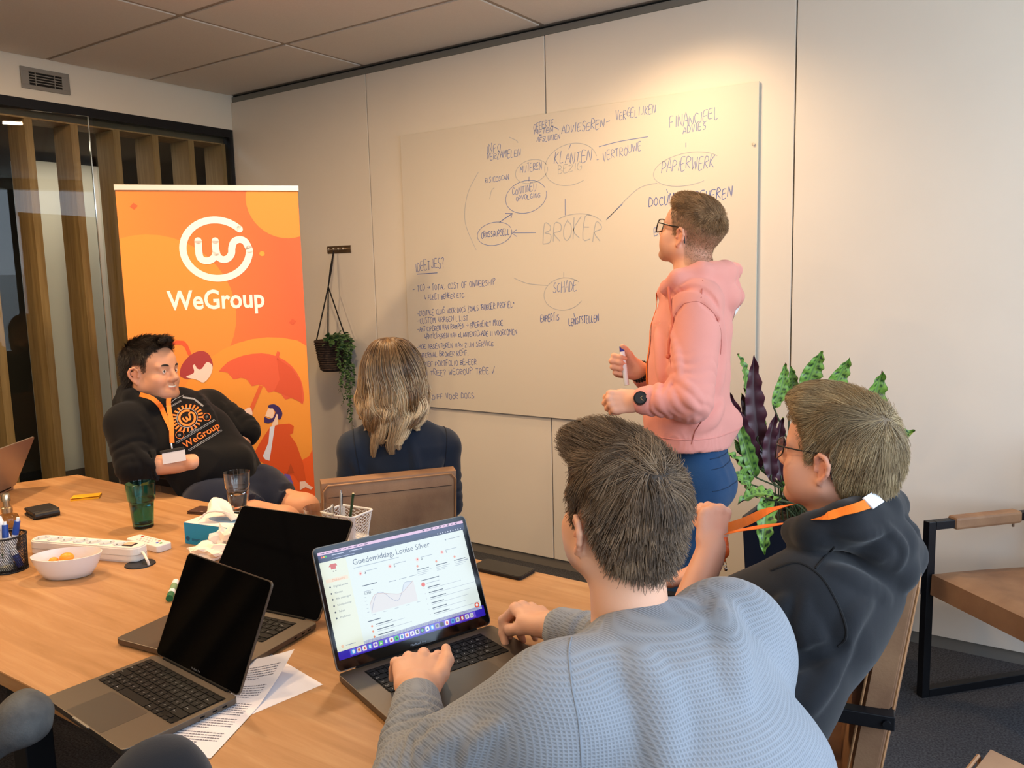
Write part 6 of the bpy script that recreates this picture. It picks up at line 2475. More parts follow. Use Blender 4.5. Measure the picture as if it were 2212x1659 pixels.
mb.build('dry_leaf', mat('leaf_dry', '#b79a78', 0.8), pln)['kind'] = 'stuff'

# leaf print: light green with a row of dark blotches either side of the midrib, purple below
m = bpy.data.materials.new('calathea_leaf')
m.use_nodes = True
nt = m.node_tree
N_, Lk = nt.nodes, nt.links
b_ = N_['Principled BSDF']
b_.inputs['Roughness'].default_value = 0.38
at_ = N_.new('ShaderNodeVertexColor'); at_.layer_name = 'tint'
ge = N_.new('ShaderNodeNewGeometry')
mx = N_.new('ShaderNodeMix'); mx.data_type = 'RGBA'
at2 = N_.new('ShaderNodeVertexColor'); at2.layer_name = 'under'
Lk.new(ge.outputs['Backfacing'], mx.inputs['Factor'])
Lk.new(at_.outputs['Color'], mx.inputs['A'])
Lk.new(at2.outputs['Color'], mx.inputs['B'])
Lk.new(mx.outputs['Result'], b_.inputs['Base Color'])
M_CAL = m
M_STEM = mat('stem_green', '#3f4a2c', 0.6)


def calathea(base, pts, width, up, seed, hue=0.0, flip=False):
    """one leaf: petiole from base, blade along pts (local to the plant)"""
    rg = np.random.default_rng(seed)
    P = catmull([Vector(p) for p in pts], 12)
    n = len(P)
    L = [0.0]
    for i in range(1, n):
        L.append(L[-1] + (P[i] - P[i - 1]).length)
    tot = L[-1]
    nv = 15
    V_, C_, U_ = [], [], []
    ph = rg.random() * 6
    g1, g2 = np.array(lin('#7fae4a')[:3]), np.array(lin('#23402a')[:3])
    un1 = np.array(lin('#4a2230')[:3])
    for i in range(n):
        t = L[i] / tot
        d = (P[min(i + 1, n - 1)] - P[max(i - 1, 0)]).normalized()
        s = d.cross(Vector(up))
        if s.length < 1e-3:
            s = d.cross(Vector((0, 1, 0)))
        s.normalize()
        nn = s.cross(d)
        w = width * (math.sin(PI * min(1, t ** 0.72 * 0.98 + 0.02)) ** 0.75) * (1 + 0.10 * math.sin(t * 34 + ph))
        for j in range(nv):
            v = j / (nv - 1) * 2 - 1
            wav = 0.13 * width * math.sin(t * 34 + ph + (1.2 if v > 0 else 0)) * abs(v) ** 1.5
            p = P[i] + s * (v * w * 0.5) + nn * (wav + 0.16 * width * abs(v))
            V_.append(p)
            # blotches
            k = t * 9.5 + abs(v) * 0.9
            cell = abs(k % 1.0 - 0.5)
            big = (int(k) % 2 == 0)
            bl = 1.0 if (cell < (0.26 if big else 0.16) and 0.16 < abs(v) < (0.82 if big else 0.55)) else 0.0
            edge = 1.0 if abs(v) > 0.93 or abs(v) < 0.05 else 0.0
            c = g1 * (1 - 0.35 * hue) * (0.85 + 0.3 * rg.random() * 0.4)
            c = c * (1 - max(bl, edge * 0.6)) + g2 * max(bl, edge * 0.6)
            C_.append(c)
            U_.append(un1 * (0.55 + 0.5 * abs(v)))
    F_ = [(i * nv + j, i * nv + j + 1, (i + 1) * nv + j + 1, (i + 1) * nv + j) for i in range(n - 1) for j in range(nv - 1)]
    me = bpy.data.meshes.new('leaf')
    me.from_pydata([tuple(p) for p in V_], [], F_ if not flip else [f[::-1] for f in F_])
    for nm, cc in (('tint', C_), ('under', U_)):
        ca = me.color_attributes.new(nm, 'FLOAT_COLOR', 'POINT')
        ca.data.foreach_set('color', np.concatenate([np.array(cc), np.ones((len(cc), 1))], 1).astype(np.float32).ravel())
    me.polygons.foreach_set('use_smooth', [True] * len(me.polygons))
    me.materials.append(M_CAL)
    lf = link_mesh('leaf', me, pln)
    st = MB()
    st.tube(catmull([Vector(base), Vector(base).lerp(P[0], 0.5) + Vector((0, 0, 0.03)), P[0], P[min(3, n - 1)]], 5), 0.0032, 6)
    st.build('stem', M_STEM, lf, smooth=True)
    return lf


def leaf_px(p_list, width, seed, up=None, hue=0.0, flip=False):
    L_ = [Vector(p) - PLC for p in p_list]
    b0 = Vector((random.Random(seed).uniform(-0.07, 0.07), random.Random(seed + 1).uniform(-0.07, 0.07), hh - 0.04))
    calathea(b0, L_, width, up or (0.56, -0.82, 0.15), seed, hue, flip)


VIEW = (0.56, -0.82, 0.13)
# upright leaves showing their faces above the seated man's head
leaf_px([(3.799, -0.483, 1.081), (3.828, -0.474, 1.167), (3.858, -0.466, 1.241)], 0.075, 1, VIEW)
leaf_px([(3.874, -0.485, 1.052), (3.918, -0.464, 1.145), (3.951, -0.455, 1.218)], 0.070, 2, VIEW)
leaf_px([(3.995, -0.442, 0.952), (4.031, -0.423, 1.070), (4.053, -0.416, 1.171)], 0.085, 3, VIEW)
leaf_px([(4.022, -0.491, 0.912), (4.107, -0.464, 0.941), (4.173, -0.440, 0.964)], 0.062, 4, (0.3, -0.8, 0.5))
leaf_px([(3.712, -0.550, 1.033), (3.736, -0.533, 1.118), (3.743, -0.527, 1.198)], 0.050, 5, VIEW)
leaf_px([(3.747, -0.476, 1.042), (3.755, -0.470, 1.120), (3.749, -0.477, 1.181)], 0.045, 6, VIEW)
leaf_px([(3.612, -0.563, 1.080), (3.608, -0.576, 1.169), (3.589, -0.603, 1.233)], 0.040, 7, (0.9, -0.3, 0.1))
# leaves seen from below: purple
leaf_px([(3.687, -0.637, 0.907), (3.668, -0.647, 1.078), (3.666, -0.648, 1.236)], 0.072, 8, VIEW, flip=True)
leaf_px([(3.698, -0.666, 0.828), (3.641, -0.705, 0.983), (3.606, -0.734, 1.109)], 0.062, 9, VIEW, flip=True)
leaf_px([(3.709, -0.596, 0.832), (3.648, -0.626, 0.988), (3.618, -0.642, 1.094)], 0.060, 10, VIEW, flip=True)
leaf_px([(3.688, -0.581, 0.792), (3.672, -0.591, 0.949), (3.687, -0.590, 1.045)], 0.060, 11, VIEW, hue=0.5)
leaf_px([(3.745, -0.665, 0.782), (3.733, -0.665, 0.916), (3.749, -0.648, 1.033)], 0.055, 12, VIEW, flip=True)
leaf_px([(3.752, -0.566, 0.761), (3.735, -0.571, 0.882), (3.745, -0.557, 1.002)], 0.060, 13, VIEW, flip=True)
leaf_px([(3.786, -0.501, 0.715), (3.793, -0.475, 0.852), (3.800, -0.448, 0.989)], 0.060, 14, VIEW, hue=0.6)
leaf_px([(3.704, -0.726, 0.807), (3.681, -0.761, 0.921), (3.652, -0.788, 1.030)], 0.050, 15, VIEW, hue=0.8)
# arching leaves, lower left
leaf_px([(3.689, -0.740, 0.783), (3.668, -0.780, 0.857), (3.647, -0.837, 0.899), (3.639, -0.870, 0.880)], 0.052, 16, (0.2, -0.6, 0.8), hue=0.3)
leaf_px([(3.698, -0.741, 0.742), (3.674, -0.806, 0.821), (3.647, -0.870, 0.845)], 0.040, 17, (0.2, -0.6, 0.8), hue=0.5)
leaf_px([(3.713, -0.787, 0.772), (3.684, -0.871, 0.828), (3.659, -0.937, 0.829), (3.646, -0.976, 0.799)], 0.052, 18, (0.2, -0.6, 0.8), hue=0.2)
leaf_px([(3.656, -0.746, 0.890), (3.647, -0.759, 0.925), (3.641, -0.772, 0.947)], 0.022, 19, VIEW, hue=0.4)
# front leaves hanging over the planter
leaf_px([(3.817, -0.839, 0.765), (3.790, -0.902, 0.797), (3.765, -0.968, 0.799), (3.740, -1.012, 0.781)], 0.060, 20, (0.1, -0.55, 0.85), hue=0.2)
leaf_px([(3.797, -0.900, 0.777), (3.818, -0.964, 0.749), (3.821, -0.994, 0.696), (3.824, -1.003, 0.626)], 0.062, 21, (0.5, -0.8, 0.35), hue=0.1)
leaf_px([(3.815, -0.721, 0.745), (3.843, -0.741, 0.811), (3.898, -0.747, 0.835)], 0.055, 22, (0.1, -0.6, 0.8), hue=0.5)
for k in range(26):
    a = rg.uniform(-0.09, 0.09), rg.uniform(-0.09, 0.09)
    e = Vector((a[0] * 1.3 + rg.uniform(-0.03, 0.03), a[1] * 1.3 + rg.uniform(-0.03, 0.03), hh + rg.uniform(0.16, 0.36)))
    MB().tube([Vector((a[0], a[1], hh - 0.04)), Vector((a[0], a[1], hh - 0.04)).lerp(e, 0.5), e], 0.0028, 5).build('stem', M_STEM, pln, smooth=True)


# ---------------------------------------------------------------- man in the grey waffle sweater, seen from behind at the near end of the table
def front_man():
    P = thing('person', 'man in light grey waffle-knit sweater seen from behind, hands at lit laptop', 'person', (4.36, -2.64, 0))
    fB = nrm(A_(-0.946, 0.32, 0))
    sB = A_(0.32, 0.946, 0)
    T = Pose((4.080, -2.510, 1.170), (-0.88, 0.46, 0.16), (0.06, -0.03, 1), scale=0.95)
    neck = A_(4.116, -2.540, 0.975)
    shL, shR = A_(4.090, -2.722, 0.985), A_(4.195, -2.395, 0.985)
    elL, elR = A_(3.875, -2.755, 0.812), A_(4.00, -2.205, 0.82)
    wrL, wrR = A_(3.708, -2.560, 0.826), A_(3.775, -2.218, 0.828)
    # ---- body
    C = Clay((3.50, -2.95, 0.72), (4.45, -2.02, 1.36), 0.0034)
    sculpt_head(C, T, neck, 0.057)
    C.seg(neck - A_(0, 0, 0.02), (4.20, -2.575, 0.92), 0.09, 0.14, 0.04, side=sB, flat=0.7)
    C.chain([shL, elL, wrL], [0.05, 0.042, 0.030], 0.02)
    C.chain([shR, elR, wrR], [0.05, 0.042, 0.030], 0.02)
    C.seg(neck + A_(0, 0, 0.0), shL, 0.05, 0.05, 0.03)
    C.seg(neck + A_(0, 0, 0.0), shR, 0.05, 0.05, 0.03)
    hx = nrm(A_(-0.66, 0.75, 0.06))
    sculpt_hand(C, wrL, hx, (0.10, 0.10, 1.0), s=-1, spread=0.26, scale=1.06,
                finger_curl=[(0.30, 0.75, 0.45), (0.34, 0.75, 0.45), (0.40, 0.70, 0.45), (0.45, 0.65, 0.4)],
                thumb=((0.050, 0.042, 0.002), (0.082, 0.052, 0.010), (0.108, 0.050, 0.018)))
    hr = nrm(A_(-0.88, 0.36, 0.02))
    sculpt_hand(C, wrR, hr, (-0.10, 0.28, 0.95), s=1, spread=0.05, scale=1.06,
                finger_curl=[(0.85, 0.95, 0.5), (0.70, 1.0, 0.6), (0.75, 1.1, 0.6), (0.8, 1.1, 0.6)],
                thumb=((0.052, 0.036, -0.022), (0.082, 0.036, -0.036), (0.104, 0.028, -0.040)))
    Pv, Q = largest_part(*C.skin())
    tint = skin_tint(Pv, T, '#dba88a', stubble=0.5, scalp='#5b4636', scalp_fn=lambda L: keep_line([-0.050, -0.046, -0.036, -0.014, 0.04, 0.04, -0.02, -0.015, 0.03, 0.05, 0.075, 0.085])(L))
    body = mesh_np('body', Pv, Q, M_SKIN, P, colors=tint)
    eyes(P, T)
    # ---- sweater
    S = Clay((3.55, -2.98, 0.50), (4.58, -2.08, 1.16), 0.0055)
    S.chain([(4.37, -2.65, 0.50), (4.345, -2.635, 0.70), (4.265, -2.600, 0.86), (4.195, -2.570, 0.955), (4.145, -2.552, 0.995)],
            [0.178, 0.178, 0.185, 0.160, 0.10], 0.03, side=sB, flat=0.70)
    S.seg(neck + A_(0.022, -0.005, 0.002), shL + A_(0.01, 0, -0.008), 0.068, 0.078, 0.045)
    S.seg(neck + A_(0.022, -0.005, 0.002), shR + A_(0.01, 0, -0.008), 0.068, 0.078, 0.045)
    S.ell(shL + A_(0.02, 0.01, -0.03), (0.085, 0.085, 0.09), 0.04)
    S.ell(shR + A_(0.03, -0.01, -0.03), (0.085, 0.085, 0.10), 0.04)
    S.seg(shL + A_(0, 0, -0.01), elL, 0.082, 0.066, 0.03, wr=(0.007, 95, 0.5, 1.3))
    S.seg(elL, wrL + (elL - wrL) * 0.22, 0.064, 0.045, 0.014, wr=(0.010, 105, -0.2, 0.95))
    S.seg(wrL + (elL - wrL) * 0.38, wrL + (elL - wrL) * 0.14, 0.0455, 0.041, 0.006, cut1=True)
    S.seg(shR + A_(0, 0, -0.01), elR, 0.082, 0.064, 0.03, wr=(0.006, 95, 0.5, 1.3))
    S.seg(elR, wrR + (elR - wrR) * 0.10, 0.062, 0.043, 0.014, wr=(0.009, 105, -0.2, 0.95))
    S.seg(wrR + (elR - wrR) * 0.28, wrR + (elR - wrR) * 0.05, 0.0435, 0.040, 0.006, cut1=True)
    S.ripple(0.0045, 24, 5)
    folds(S, [[(3.869, -2.747, 0.861), (3.871, -2.684, 0.863), (3.928, -2.700, 0.899)], [(3.879, -2.743, 0.841), (3.910, -2.717, 0.873), (3.974, -2.728, 0.912)], [(3.985, -2.785, 0.895), (4.003, -2.767, 0.928), (4.038, -2.762, 0.962)], [(3.828, -2.715, 0.854), (3.822, -2.659, 0.847), (3.842, -2.644, 0.854)]], 0.010, 0.4)
    folds(S, [[(4.240, -2.518, 1.083), (4.291, -2.608, 1.064), (4.315, -2.658, 1.031)], [(4.190, -2.678, 1.055), (4.233, -2.716, 1.022), (4.265, -2.761, 0.985)]], 0.016, 0.75, 0.03)
    Sv, Sq = largest_part(*S.skin())
    m = cloth_mat('grey_waffle', '#8f969f', waffle=(0.0046, (0.32, 0.946, 0.0)), bump=0.45, var=0.05)
    sw = mesh_np('sweater', Sv, Sq, m, P)
    # ribbed collar and seams
    mb = MB()
    col = []
    for i in range(40):
        t = 2 * PI * i / 40
        d = fB * math.cos(t) * 0.066 + sB * math.sin(t) * 0.068
        col.append(neck + d * 1.04 + A_(0.008, -0.003, 0.062 - 0.020 * math.cos(t)))
    mb.tube(col, 0.010, 10, closed=True)
    mb.build('collar', cloth_mat('grey_rib', '#838b95', bump=0.4), sw, smooth=True, world=True)
    mb = MB()
    mb.tube([on(S, tuple(p)) for p in catmull([Vector(q) for q in ((4.109, -2.707, 1.074), (4.117, -2.728, 1.063), (4.137, -2.755, 1.037), (4.156, -2.772, 1.002), (4.171, -2.792, 0.961))], 8)], 0.0013, 6)
    mb.build('seam', MATS['grey_rib'], sw, smooth=True, world=True)
    # ---- hair
    Hc = Clay(T(0, 0, 0) - 0.2, T(0, 0, 0) + 0.2, 0.004)
    E = lambda c, r, k=0.02: Hc.ell(T(*c), A_(r) * T.k, k, 'add', T.axes)
    E((-0.014, 0, 0.040), (0.1005, 0.0790, 0.091), 0.01)
    E((0.028, 0, 0.02), (0.070, 0.0655, 0.075), 0.02)
    E((-0.015, 0, 0.092), (0.075, 0.062, 0.046), 0.03)
    E((0.045, 0, 0.100), (0.055, 0.056, 0.040), 0.03)
    E((0.078, 0.01, 0.110), (0.030, 0.050, 0.026), 0.03)
    Hc.seg(T(-0.050, 0, -0.02), T(-0.062, 0, -0.075), 0.058 * T.k, 0.050 * T.k, 0.03)
    zl = [-0.056, -0.050, -0.040, -0.016, 0.040, 0.040, -0.022, -0.016, 0.03, 0.055, 0.078, 0.088]
    hair_mask(Hc, T, HL_X, zl)
    Hc.ripple(0.004, 75, 9)
    hv, hq = Hc.skin()
    hm = mat('hair_brown_base', '#4a3a2c', 0.6, color2='#2f241b', vscale=60, stretch=(1, 1, 1), bump=0.5, bscale=260)
    hb = mesh_np('hair', hv, hq, hm, P)
    hs = hair_mat('hair_brown', '#34271c', '#614d3a', '#9a8064', rough=0.42)
    whorl = A_(-0.070, -0.005, 0.112)
    N = 15000
    R = cap_roots(Hc, T, keep_line(zl, 0.004), N, 3)
    L = T.local(R)

    def flow(L):
        d = L - whorl
        d = d / (np.linalg.norm(d, axis=1, keepdims=True) + 0.01)
        top = np.clip((L[:, 2] - 0.06) / 0.05, 0, 1)[:, None]
        fw = np.tile(A_(0.9, -0.25, 0.25), (len(L), 1))
        dn = np.tile(A_(-0.15, 0, -1.0), (len(L), 1))
        front = np.clip((L[:, 0] + 0.02) / 0.08, 0, 1)[:, None]
        sw = np.stack([-d[:, 1], d[:, 0], 0 * d[:, 0]], 1) * 0.35
        return d * 1.0 + sw * top + fw * top * front * 0.9 + dn * (1 - top) * 0.9
    ln_ = np.interp(L[:, 2], [-0.08, -0.02, 0.04, 0.075, 0.10, 0.14], [0.009, 0.012, 0.016, 0.030, 0.050, 0.056])
    hair_strands('hair_strands', hb, R, None, ln_, T, Hc, hs, flow, 7, 0.0005, 0.005, 0.22, clump=45, cl_amt=0.75, seed=4, curl_out=0.004)
    # sideburn / beard edge is in the skin tint
    # ---- trousers and shoes
    W = Clay((3.55, -2.95, 0.02), (4.60, -2.25, 0.62), 0.009)
    hipL, hipR = A_(4.34, -2.73, 0.53), A_(4.40, -2.54, 0.53)
    knL, knR = A_(3.93, -2.60, 0.52), A_(3.99, -2.40, 0.52)
    W.seg(hipL, hipR, 0.11, 0.11, 0.04)
    W.chain([hipL, knL, knL + A_(0.10, -0.03, -0.44)], [0.10, 0.068, 0.052], 0.03, cut1=True)
    W.chain([hipR, knR, knR + A_(0.10, -0.03, -0.44)], [0.10, 0.068, 0.052], 0.03, cut1=True)
    wv, wq = largest_part(*W.skin())
    mesh_np('trousers', wv, wq, cloth_mat('charcoal_trousers', '#2b2d33'), P)
    for k in (knL, knR):
        mb = MB()
        mb.ball(tuple(k + A_(0.05, -0.012, -0.475)), (0.125, 0.046, 0.045), 14, 8)
        mb.build('shoe', mat('dark_shoe', '#232226', 0.6), P, smooth=True, world=True)
    return P


front_man()


# ---------------------------------------------------------------- presenter in the pink hoodie
def project_print(C, o, U, Vv, N, verts, depth=0.25, lift=0.0012):
    out = []
    for u, v in verts:
        s = A_(o) + A_(U) * u + A_(Vv) * v + A_(N) * depth
        p = first_hit(C, s, -A_(N), depth * 2)
        if p is None:
            p = A_(o) + A_(U) * u + A_(Vv) * v
        out.append(tuple(p + C.grad(p[None])[0] * lift))
    return out


def refine2d(vs, fs, step):
    """split long triangle edges of a flat figure so that it can follow cloth"""
    bm = bmesh.new()
    for v in vs:
        bm.verts.new((v[0], v[1], 0))
    bm.verts.ensure_lookup_table()
    for f in fs:
        try:
            bm.faces.new([bm.verts[i] for i in f])
        except ValueError:
            pass
    bmesh.ops.triangulate(bm, faces=bm.faces[:])
    for _ in range(4):
        es = [e for e in bm.edges if e.calc_length() > step]
        if not es:
            break
        bmesh.ops.subdivide_edges(bm, edges=es, cuts=1, use_grid_fill=False)
        bmesh.ops.triangulate(bm, faces=bm.faces[:])
    bm.verts.index_update()
    r = [(v.co.x, v.co.y) for v in bm.verts], [tuple(v.index for v in f.verts) for f in bm.faces]
    bm.free()
    return r


def pink_man():
    F0 = (3.642, -1.054, 0.941)
    P = thing('person', 'standing man in pink hoodie and blue jeans holding a marker at the whiteboard', 'person', (F0[0], F0[1], 0))
    fB = nrm(A_(-0.943, -0.335, 0))
    sB = A_(0.335, -0.943, 0)            # his left, towards the camera
    T = Pose((3.568, -0.992, 1.655), (-0.93, 0.12, 0.30), (0.06, -0.02, 1.0), scale=0.97)
    neck = A_((3.584, -1.004, 1.505))
    shL, shR = A_((3.655, -1.149, 1.440)), A_((3.519, -0.841, 1.428))
    elL, elR = A_((3.683, -1.273, 1.155)), A_((3.466, -0.836, 1.074))
    wrL, wrR = A_((3.538, -1.336, 1.155)), A_((3.417, -1.068, 1.213))
    C = Clay(A_(3.05, -1.40, 0.90), A_(4.00, -0.60, 1.86), 0.0042)
    sculpt_head(C, T, neck, 0.060)
    C.seg(neck, A_((3.581, -1.033, 1.338)), 0.08, 0.13, 0.04, side=sB, flat=0.7)
    C.chain([shL, elL, wrL], [0.05, 0.042, 0.029], 0.02)
    C.chain([shR, elR, wrR], [0.05, 0.042, 0.029], 0.02)
    C.seg(neck, shL, 0.05, 0.05, 0.03)
    C.seg(neck, shR, 0.05, 0.05, 0.03)
    img_l = A_(-0.825, -0.564, 0.024)
    away = A_(-0.562, 0.817, -0.13)
    fist = [(1.25, 1.60, 0.8), (1.30, 1.62, 0.8), (1.32, 1.62, 0.8), (1.35, 1.6, 0.8)]
    sculpt_hand(C, wrL, img_l + away * 0.12 + A_(0, 0, -0.05), -away + A_(0, 0, 0.35), s=-1, finger_curl=fist, spread=0.02, scale=0.90,
                thumb=((0.055, 0.030, -0.016), (0.080, 0.022, -0.030), (0.090, 0.004, -0.040)))
    oR = sculpt_hand(C, wrR, img_l * 0.95 + A_(0, 0, 0.22), away + A_(0, 0, 0.02), s=1, finger_curl=[(1.15, 1.45, 0.9), (1.2, 1.5, 0.9), (1.25, 1.5, 0.9), (1.3, 1.5, 0.9)], spread=0.04, scale=0.92,
                     thumb=((0.052, 0.048, -0.020), (0.072, 0.062, -0.030), (0.086, 0.070, -0.044)))
    Pv, Q = largest_part(*C.skin())
    fade = lambda L: keep_line([-0.098, -0.088, -0.07, -0.04, 0.026, 0.026, -0.006, -0.004, 0.035, 0.062, 0.086, 0.095], -0.004)(L) * (0.35 + 0.5 * np.clip((L[:, 2] + 0.06) / 0.09, 0, 1))
    tint = skin_tint(Pv, T, '#dfa78b', stubble=0.35, scalp='#8d6c50', scalp_fn=fade)
    mesh_np('body', Pv, Q, M_SKIN, P, colors=tint)
    eyes(P, T)
    # ---- hoodie
    S = Clay(A_(3.10, -1.50, 0.90), A_(4.10, -0.60, 1.75), 0.0052)
    tor = [A_((3.596, -1.081, 0.973)), A_((3.588, -1.071, 1.069)), A_((3.584, -1.050, 1.219)), A_((3.585, -1.028, 1.353)), A_((3.590, -1.009, 1.450)), A_((3.590, -1.003, 1.490))]
    S.chain(tor, [0.190, 0.196, 0.186, 0.182, 0.158, 0.09], 0.02, side=sB, flat=0.70, cut0=True)
    S.ell(A_((3.690, -1.005, 1.044)), (0.05, 0.10, 0.05), 0.05)
    S.seg(neck + A_(0, 0, -0.03), shL, 0.066, 0.070, 0.04)
    S.seg(neck + A_(0, 0, -0.03), shR, 0.066, 0.076, 0.04)
    S.seg(shL, elL, 0.076, 0.066, 0.025, wr=(0.008, 92, 0.55, 1.3))
    S.seg(elL, wrL + (elL - wrL) * 0.15, 0.064, 0.045, 0.012, wr=(0.012, 110, -0.2, 1.0))
    S.seg(wrL + (elL - wrL) * 0.34, wrL + (elL - wrL) * 0.10, 0.047, 0.043, 0.005, cut1=True)
    S.seg(shR, elR, 0.080, 0.068, 0.025)
    S.seg(elR, wrR + (elR - wrR) * 0.15, 0.066, 0.046, 0.012, wr=(0.009, 105, -0.2, 1.0))
    S.seg(wrR + (elR - wrR) * 0.34, wrR + (elR - wrR) * 0.12, 0.046, 0.042, 0.005, cut1=True)
    # hood: collar roll round the neck and the bag on the back
    hp = [A_((3.552, -1.151, 1.488)), A_((3.598, -1.164, 1.517)), A_((3.655, -1.123, 1.532)), A_((3.693, -1.023, 1.533)), A_((3.670, -0.917, 1.529)), A_((3.602, -0.842, 1.527)), A_((3.516, -0.878, 1.516)), A_((3.492, -0.997, 1.485)), A_((3.512, -1.083, 1.472))]
    S.chain(hp, [0.024, 0.030, 0.036, 0.036, 0.034, 0.034, 0.03, 0.026, 0.022], 0.014)
    S.chain([A_((3.668, -1.067, 1.519)), A_((3.693, -1.011, 1.457)), A_((3.667, -0.964, 1.395))], [0.040, 0.046, 0.030], 0.025)
    S.chain([A_((3.596, -0.871, 1.518)), A_((3.655, -0.889, 1.459)), A_((3.665, -0.941, 1.402))], [0.040, 0.048, 0.030], 0.025)
    S.chain([A_((3.697, -0.974, 1.515)), A_((3.699, -0.933, 1.454)), A_((3.670, -0.911, 1.411))], [0.022, 0.026, 0.024], 0.012)
    S.seg(A_((3.614, -1.077, 1.535)), A_((3.545, -0.907, 1.516)), 0.052, 0.05, 0.012, 'sub')
    S.chain([A_((3.686, -1.026, 1.545)), A_((3.699, -0.944, 1.539)), A_((3.669, -0.869, 1.529))], [0.020, 0.022, 0.020], 0.012)
    folds(S, [[(3.586, -1.193, 1.464), (3.653, -1.203, 1.493), (3.698, -1.176, 1.473), (3.713, -1.113, 1.420)]], 0.010, 0.1, 0.008, 'sub')
    folds(S, [[(3.640, -1.221, 1.443), (3.613, -1.247, 1.396), (3.608, -1.261, 1.327), (3.620, -1.264, 1.257)], [(3.679, -1.193, 1.446), (3.719, -1.172, 1.406), (3.737, -1.168, 1.351), (3.739, -1.177, 1.288)]], 0.006, 0.1, 0.006, 'sub')
    S.ripple(0.0040, 26, 8)
    folds(S, [[(3.609, -1.252, 1.382), (3.629, -1.251, 1.299), (3.640, -1.255, 1.222)], [(3.645, -1.311, 1.236), (3.698, -1.317, 1.201), (3.734, -1.299, 1.157)], [(3.655, -1.310, 1.202), (3.694, -1.325, 1.169), (3.722, -1.311, 1.137)], [(3.639, -1.321, 1.198), (3.664, -1.346, 1.166), (3.685, -1.337, 1.132)], [(3.621, -1.334, 1.193), (3.640, -1.351, 1.161), (3.659, -1.343, 1.128)], [(3.598, -1.327, 1.185), (3.614, -1.345, 1.155), (3.629, -1.339, 1.128)]], 0.013, 0.35, 0.010)
    folds(S, [[(3.699, -1.067, 1.386), (3.714, -1.096, 1.287), (3.712, -1.116, 1.173)], [(3.715, -1.096, 1.127), (3.701, -1.138, 1.081), (3.667, -1.203, 1.052)], [(3.536, -1.185, 1.348), (3.558, -1.206, 1.278), (3.566, -1.211, 1.206)]], 0.014, 0.55, 0.025)
    S.seg(tor[0] + A_(0, 0, 0.004), tor[0] + A_(0, 0, 0.050), 0.188, 0.193, 0.004, side=sB, flat=0.70, cut0=True)
    Sv, Sq = largest_part(*S.skin())
    m = cloth_mat('pink_cotton', '#e39a8e', bump=0.2, var=0.03)
    ho = mesh_np('hoodie', Sv, Sq, m, P)
    rib = cloth_mat('pink_rib', '#dd9388', bump=0.5)
    mb = MB()
    for ln in ([(3.640, -1.221, 1.443), (3.619, -1.240, 1.409), (3.609, -1.256, 1.354), (3.611, -1.263, 1.299), (3.618, -1.266, 1.250)], [(3.640, -1.221, 1.443), (3.679, -1.193, 1.446), (3.719, -1.172, 1.406), (3.737, -1.168, 1.351), (3.739, -1.177, 1.288)]):
        mb.tube([on(S, tuple(p)) for p in catmull([Vector(q) for q in ln], 5)], 0.0011, 5)
    pts = [first_hit(S, A_(p) - away * 0.25, away, 0.5) for p in ((3.639, -1.114, 1.501), (3.647, -1.137, 1.476), (3.654, -1.161, 1.451))]
    mb.tube([p for p in pts if p is not None], 0.0018, 6)
    pts = [first_hit(S, A_(p) - away * 0.25, away, 0.5) for p in ((3.636, -1.158, 1.079), (3.632, -1.166, 1.050), (3.626, -1.177, 1.008))]
    mb.tube([p for p in pts if p is not None], 0.0018, 6)
    mb.build('seam', mat('pink_seam', '#b96d62', 0.9), ho, smooth=True, world=True)
    mb = MB()
    pts = ring_on(S, tor[0] + A_(0, 0, 0.060), A_(0, 0, 1), fB, 0, 360, 72, 0.4, 0.0004)
    mb.tube(pts, 0.0020, 6, closed=True)
    mb.build('hem', rib, ho, smooth=True, world=True)
    # drawstring
    mb = MB()
    dr = [first_hit(S, A_(p) + fB * 0.3 - away * 0.1, -fB, 0.6) for p in ((3.523, -1.100, 1.479), (3.515, -1.125, 1.432), (3.508, -1.151, 1.375), (3.503, -1.176, 1.317), (3.499, -1.185, 1.271))]
    dr = [p + fB * 0.006 for p in dr if p is not None]
    if len(dr) > 2:
        mb.tube(catmull(dr, 5), 0.0042, 8)
        mb.ball(tuple(dr[-1]), 0.008, 8, 6)
        mb.build('drawstring', mat('pink_cord', '#d9785e', 0.8), ho, smooth=True, world=True)
    # chest print: three short pale strokes
    mb = MB()
    for k in range(3):
        a, b = first_hit(S, A_((3.543, -1.197, 1.395)) + A_(0, 0, -0.010 * k) - away * 0.3, away, 0.6), first_hit(S, A_((3.552, -1.190, 1.401)) + A_(0, 0, -0.010 * k) - away * 0.3, away, 0.6)
        if a is not None and b is not None:
            mb.tube([a, b], 0.0011, 5)
    mb.build('chest_print', mat('print_cream', '#f2cdb4', 0.8), ho, world=True)
    # large white letters down the back
    mb = MB()
    o = A_((3.673, -0.984, 1.246))
    U, Z = -sB, A_(0, 0, 1)
    for txt, dz, sz in (('W', 0.16, 0.13), ('I', 0.05, 0.10), ('O', -0.10, 0.14), ('N', -0.20, 0.08)):
        pass
    shapes = [([(-0.055 + 0.02 * math.cos(t), 0.145 + 0.045 * math.sin(t)) for t in np.linspace(0, 2 * PI, 14)[:-1]]),
              ([(-0.085, 0.06), (-0.040, 0.06), (-0.040, 0.0), (-0.085, 0.0)]),
              ([(-0.125 + 0.06 * math.cos(t), -0.085 + 0.052 * math.sin(t)) for t in np.linspace(0, 2 * PI, 22)[:-1]]),
              ([(-0.10, -0.165), (-0.03, -0.165), (-0.06, -0.215), (-0.12, -0.19)])]
    for sh in shapes:
        vs, fs = refine2d(sh, [tuple(range(len(sh)))], 0.012)
        mb.add(project_print(S, o, U * -1, Z, -fB, [(u, v) for u, v in vs], 0.3, 0.0016), fs)
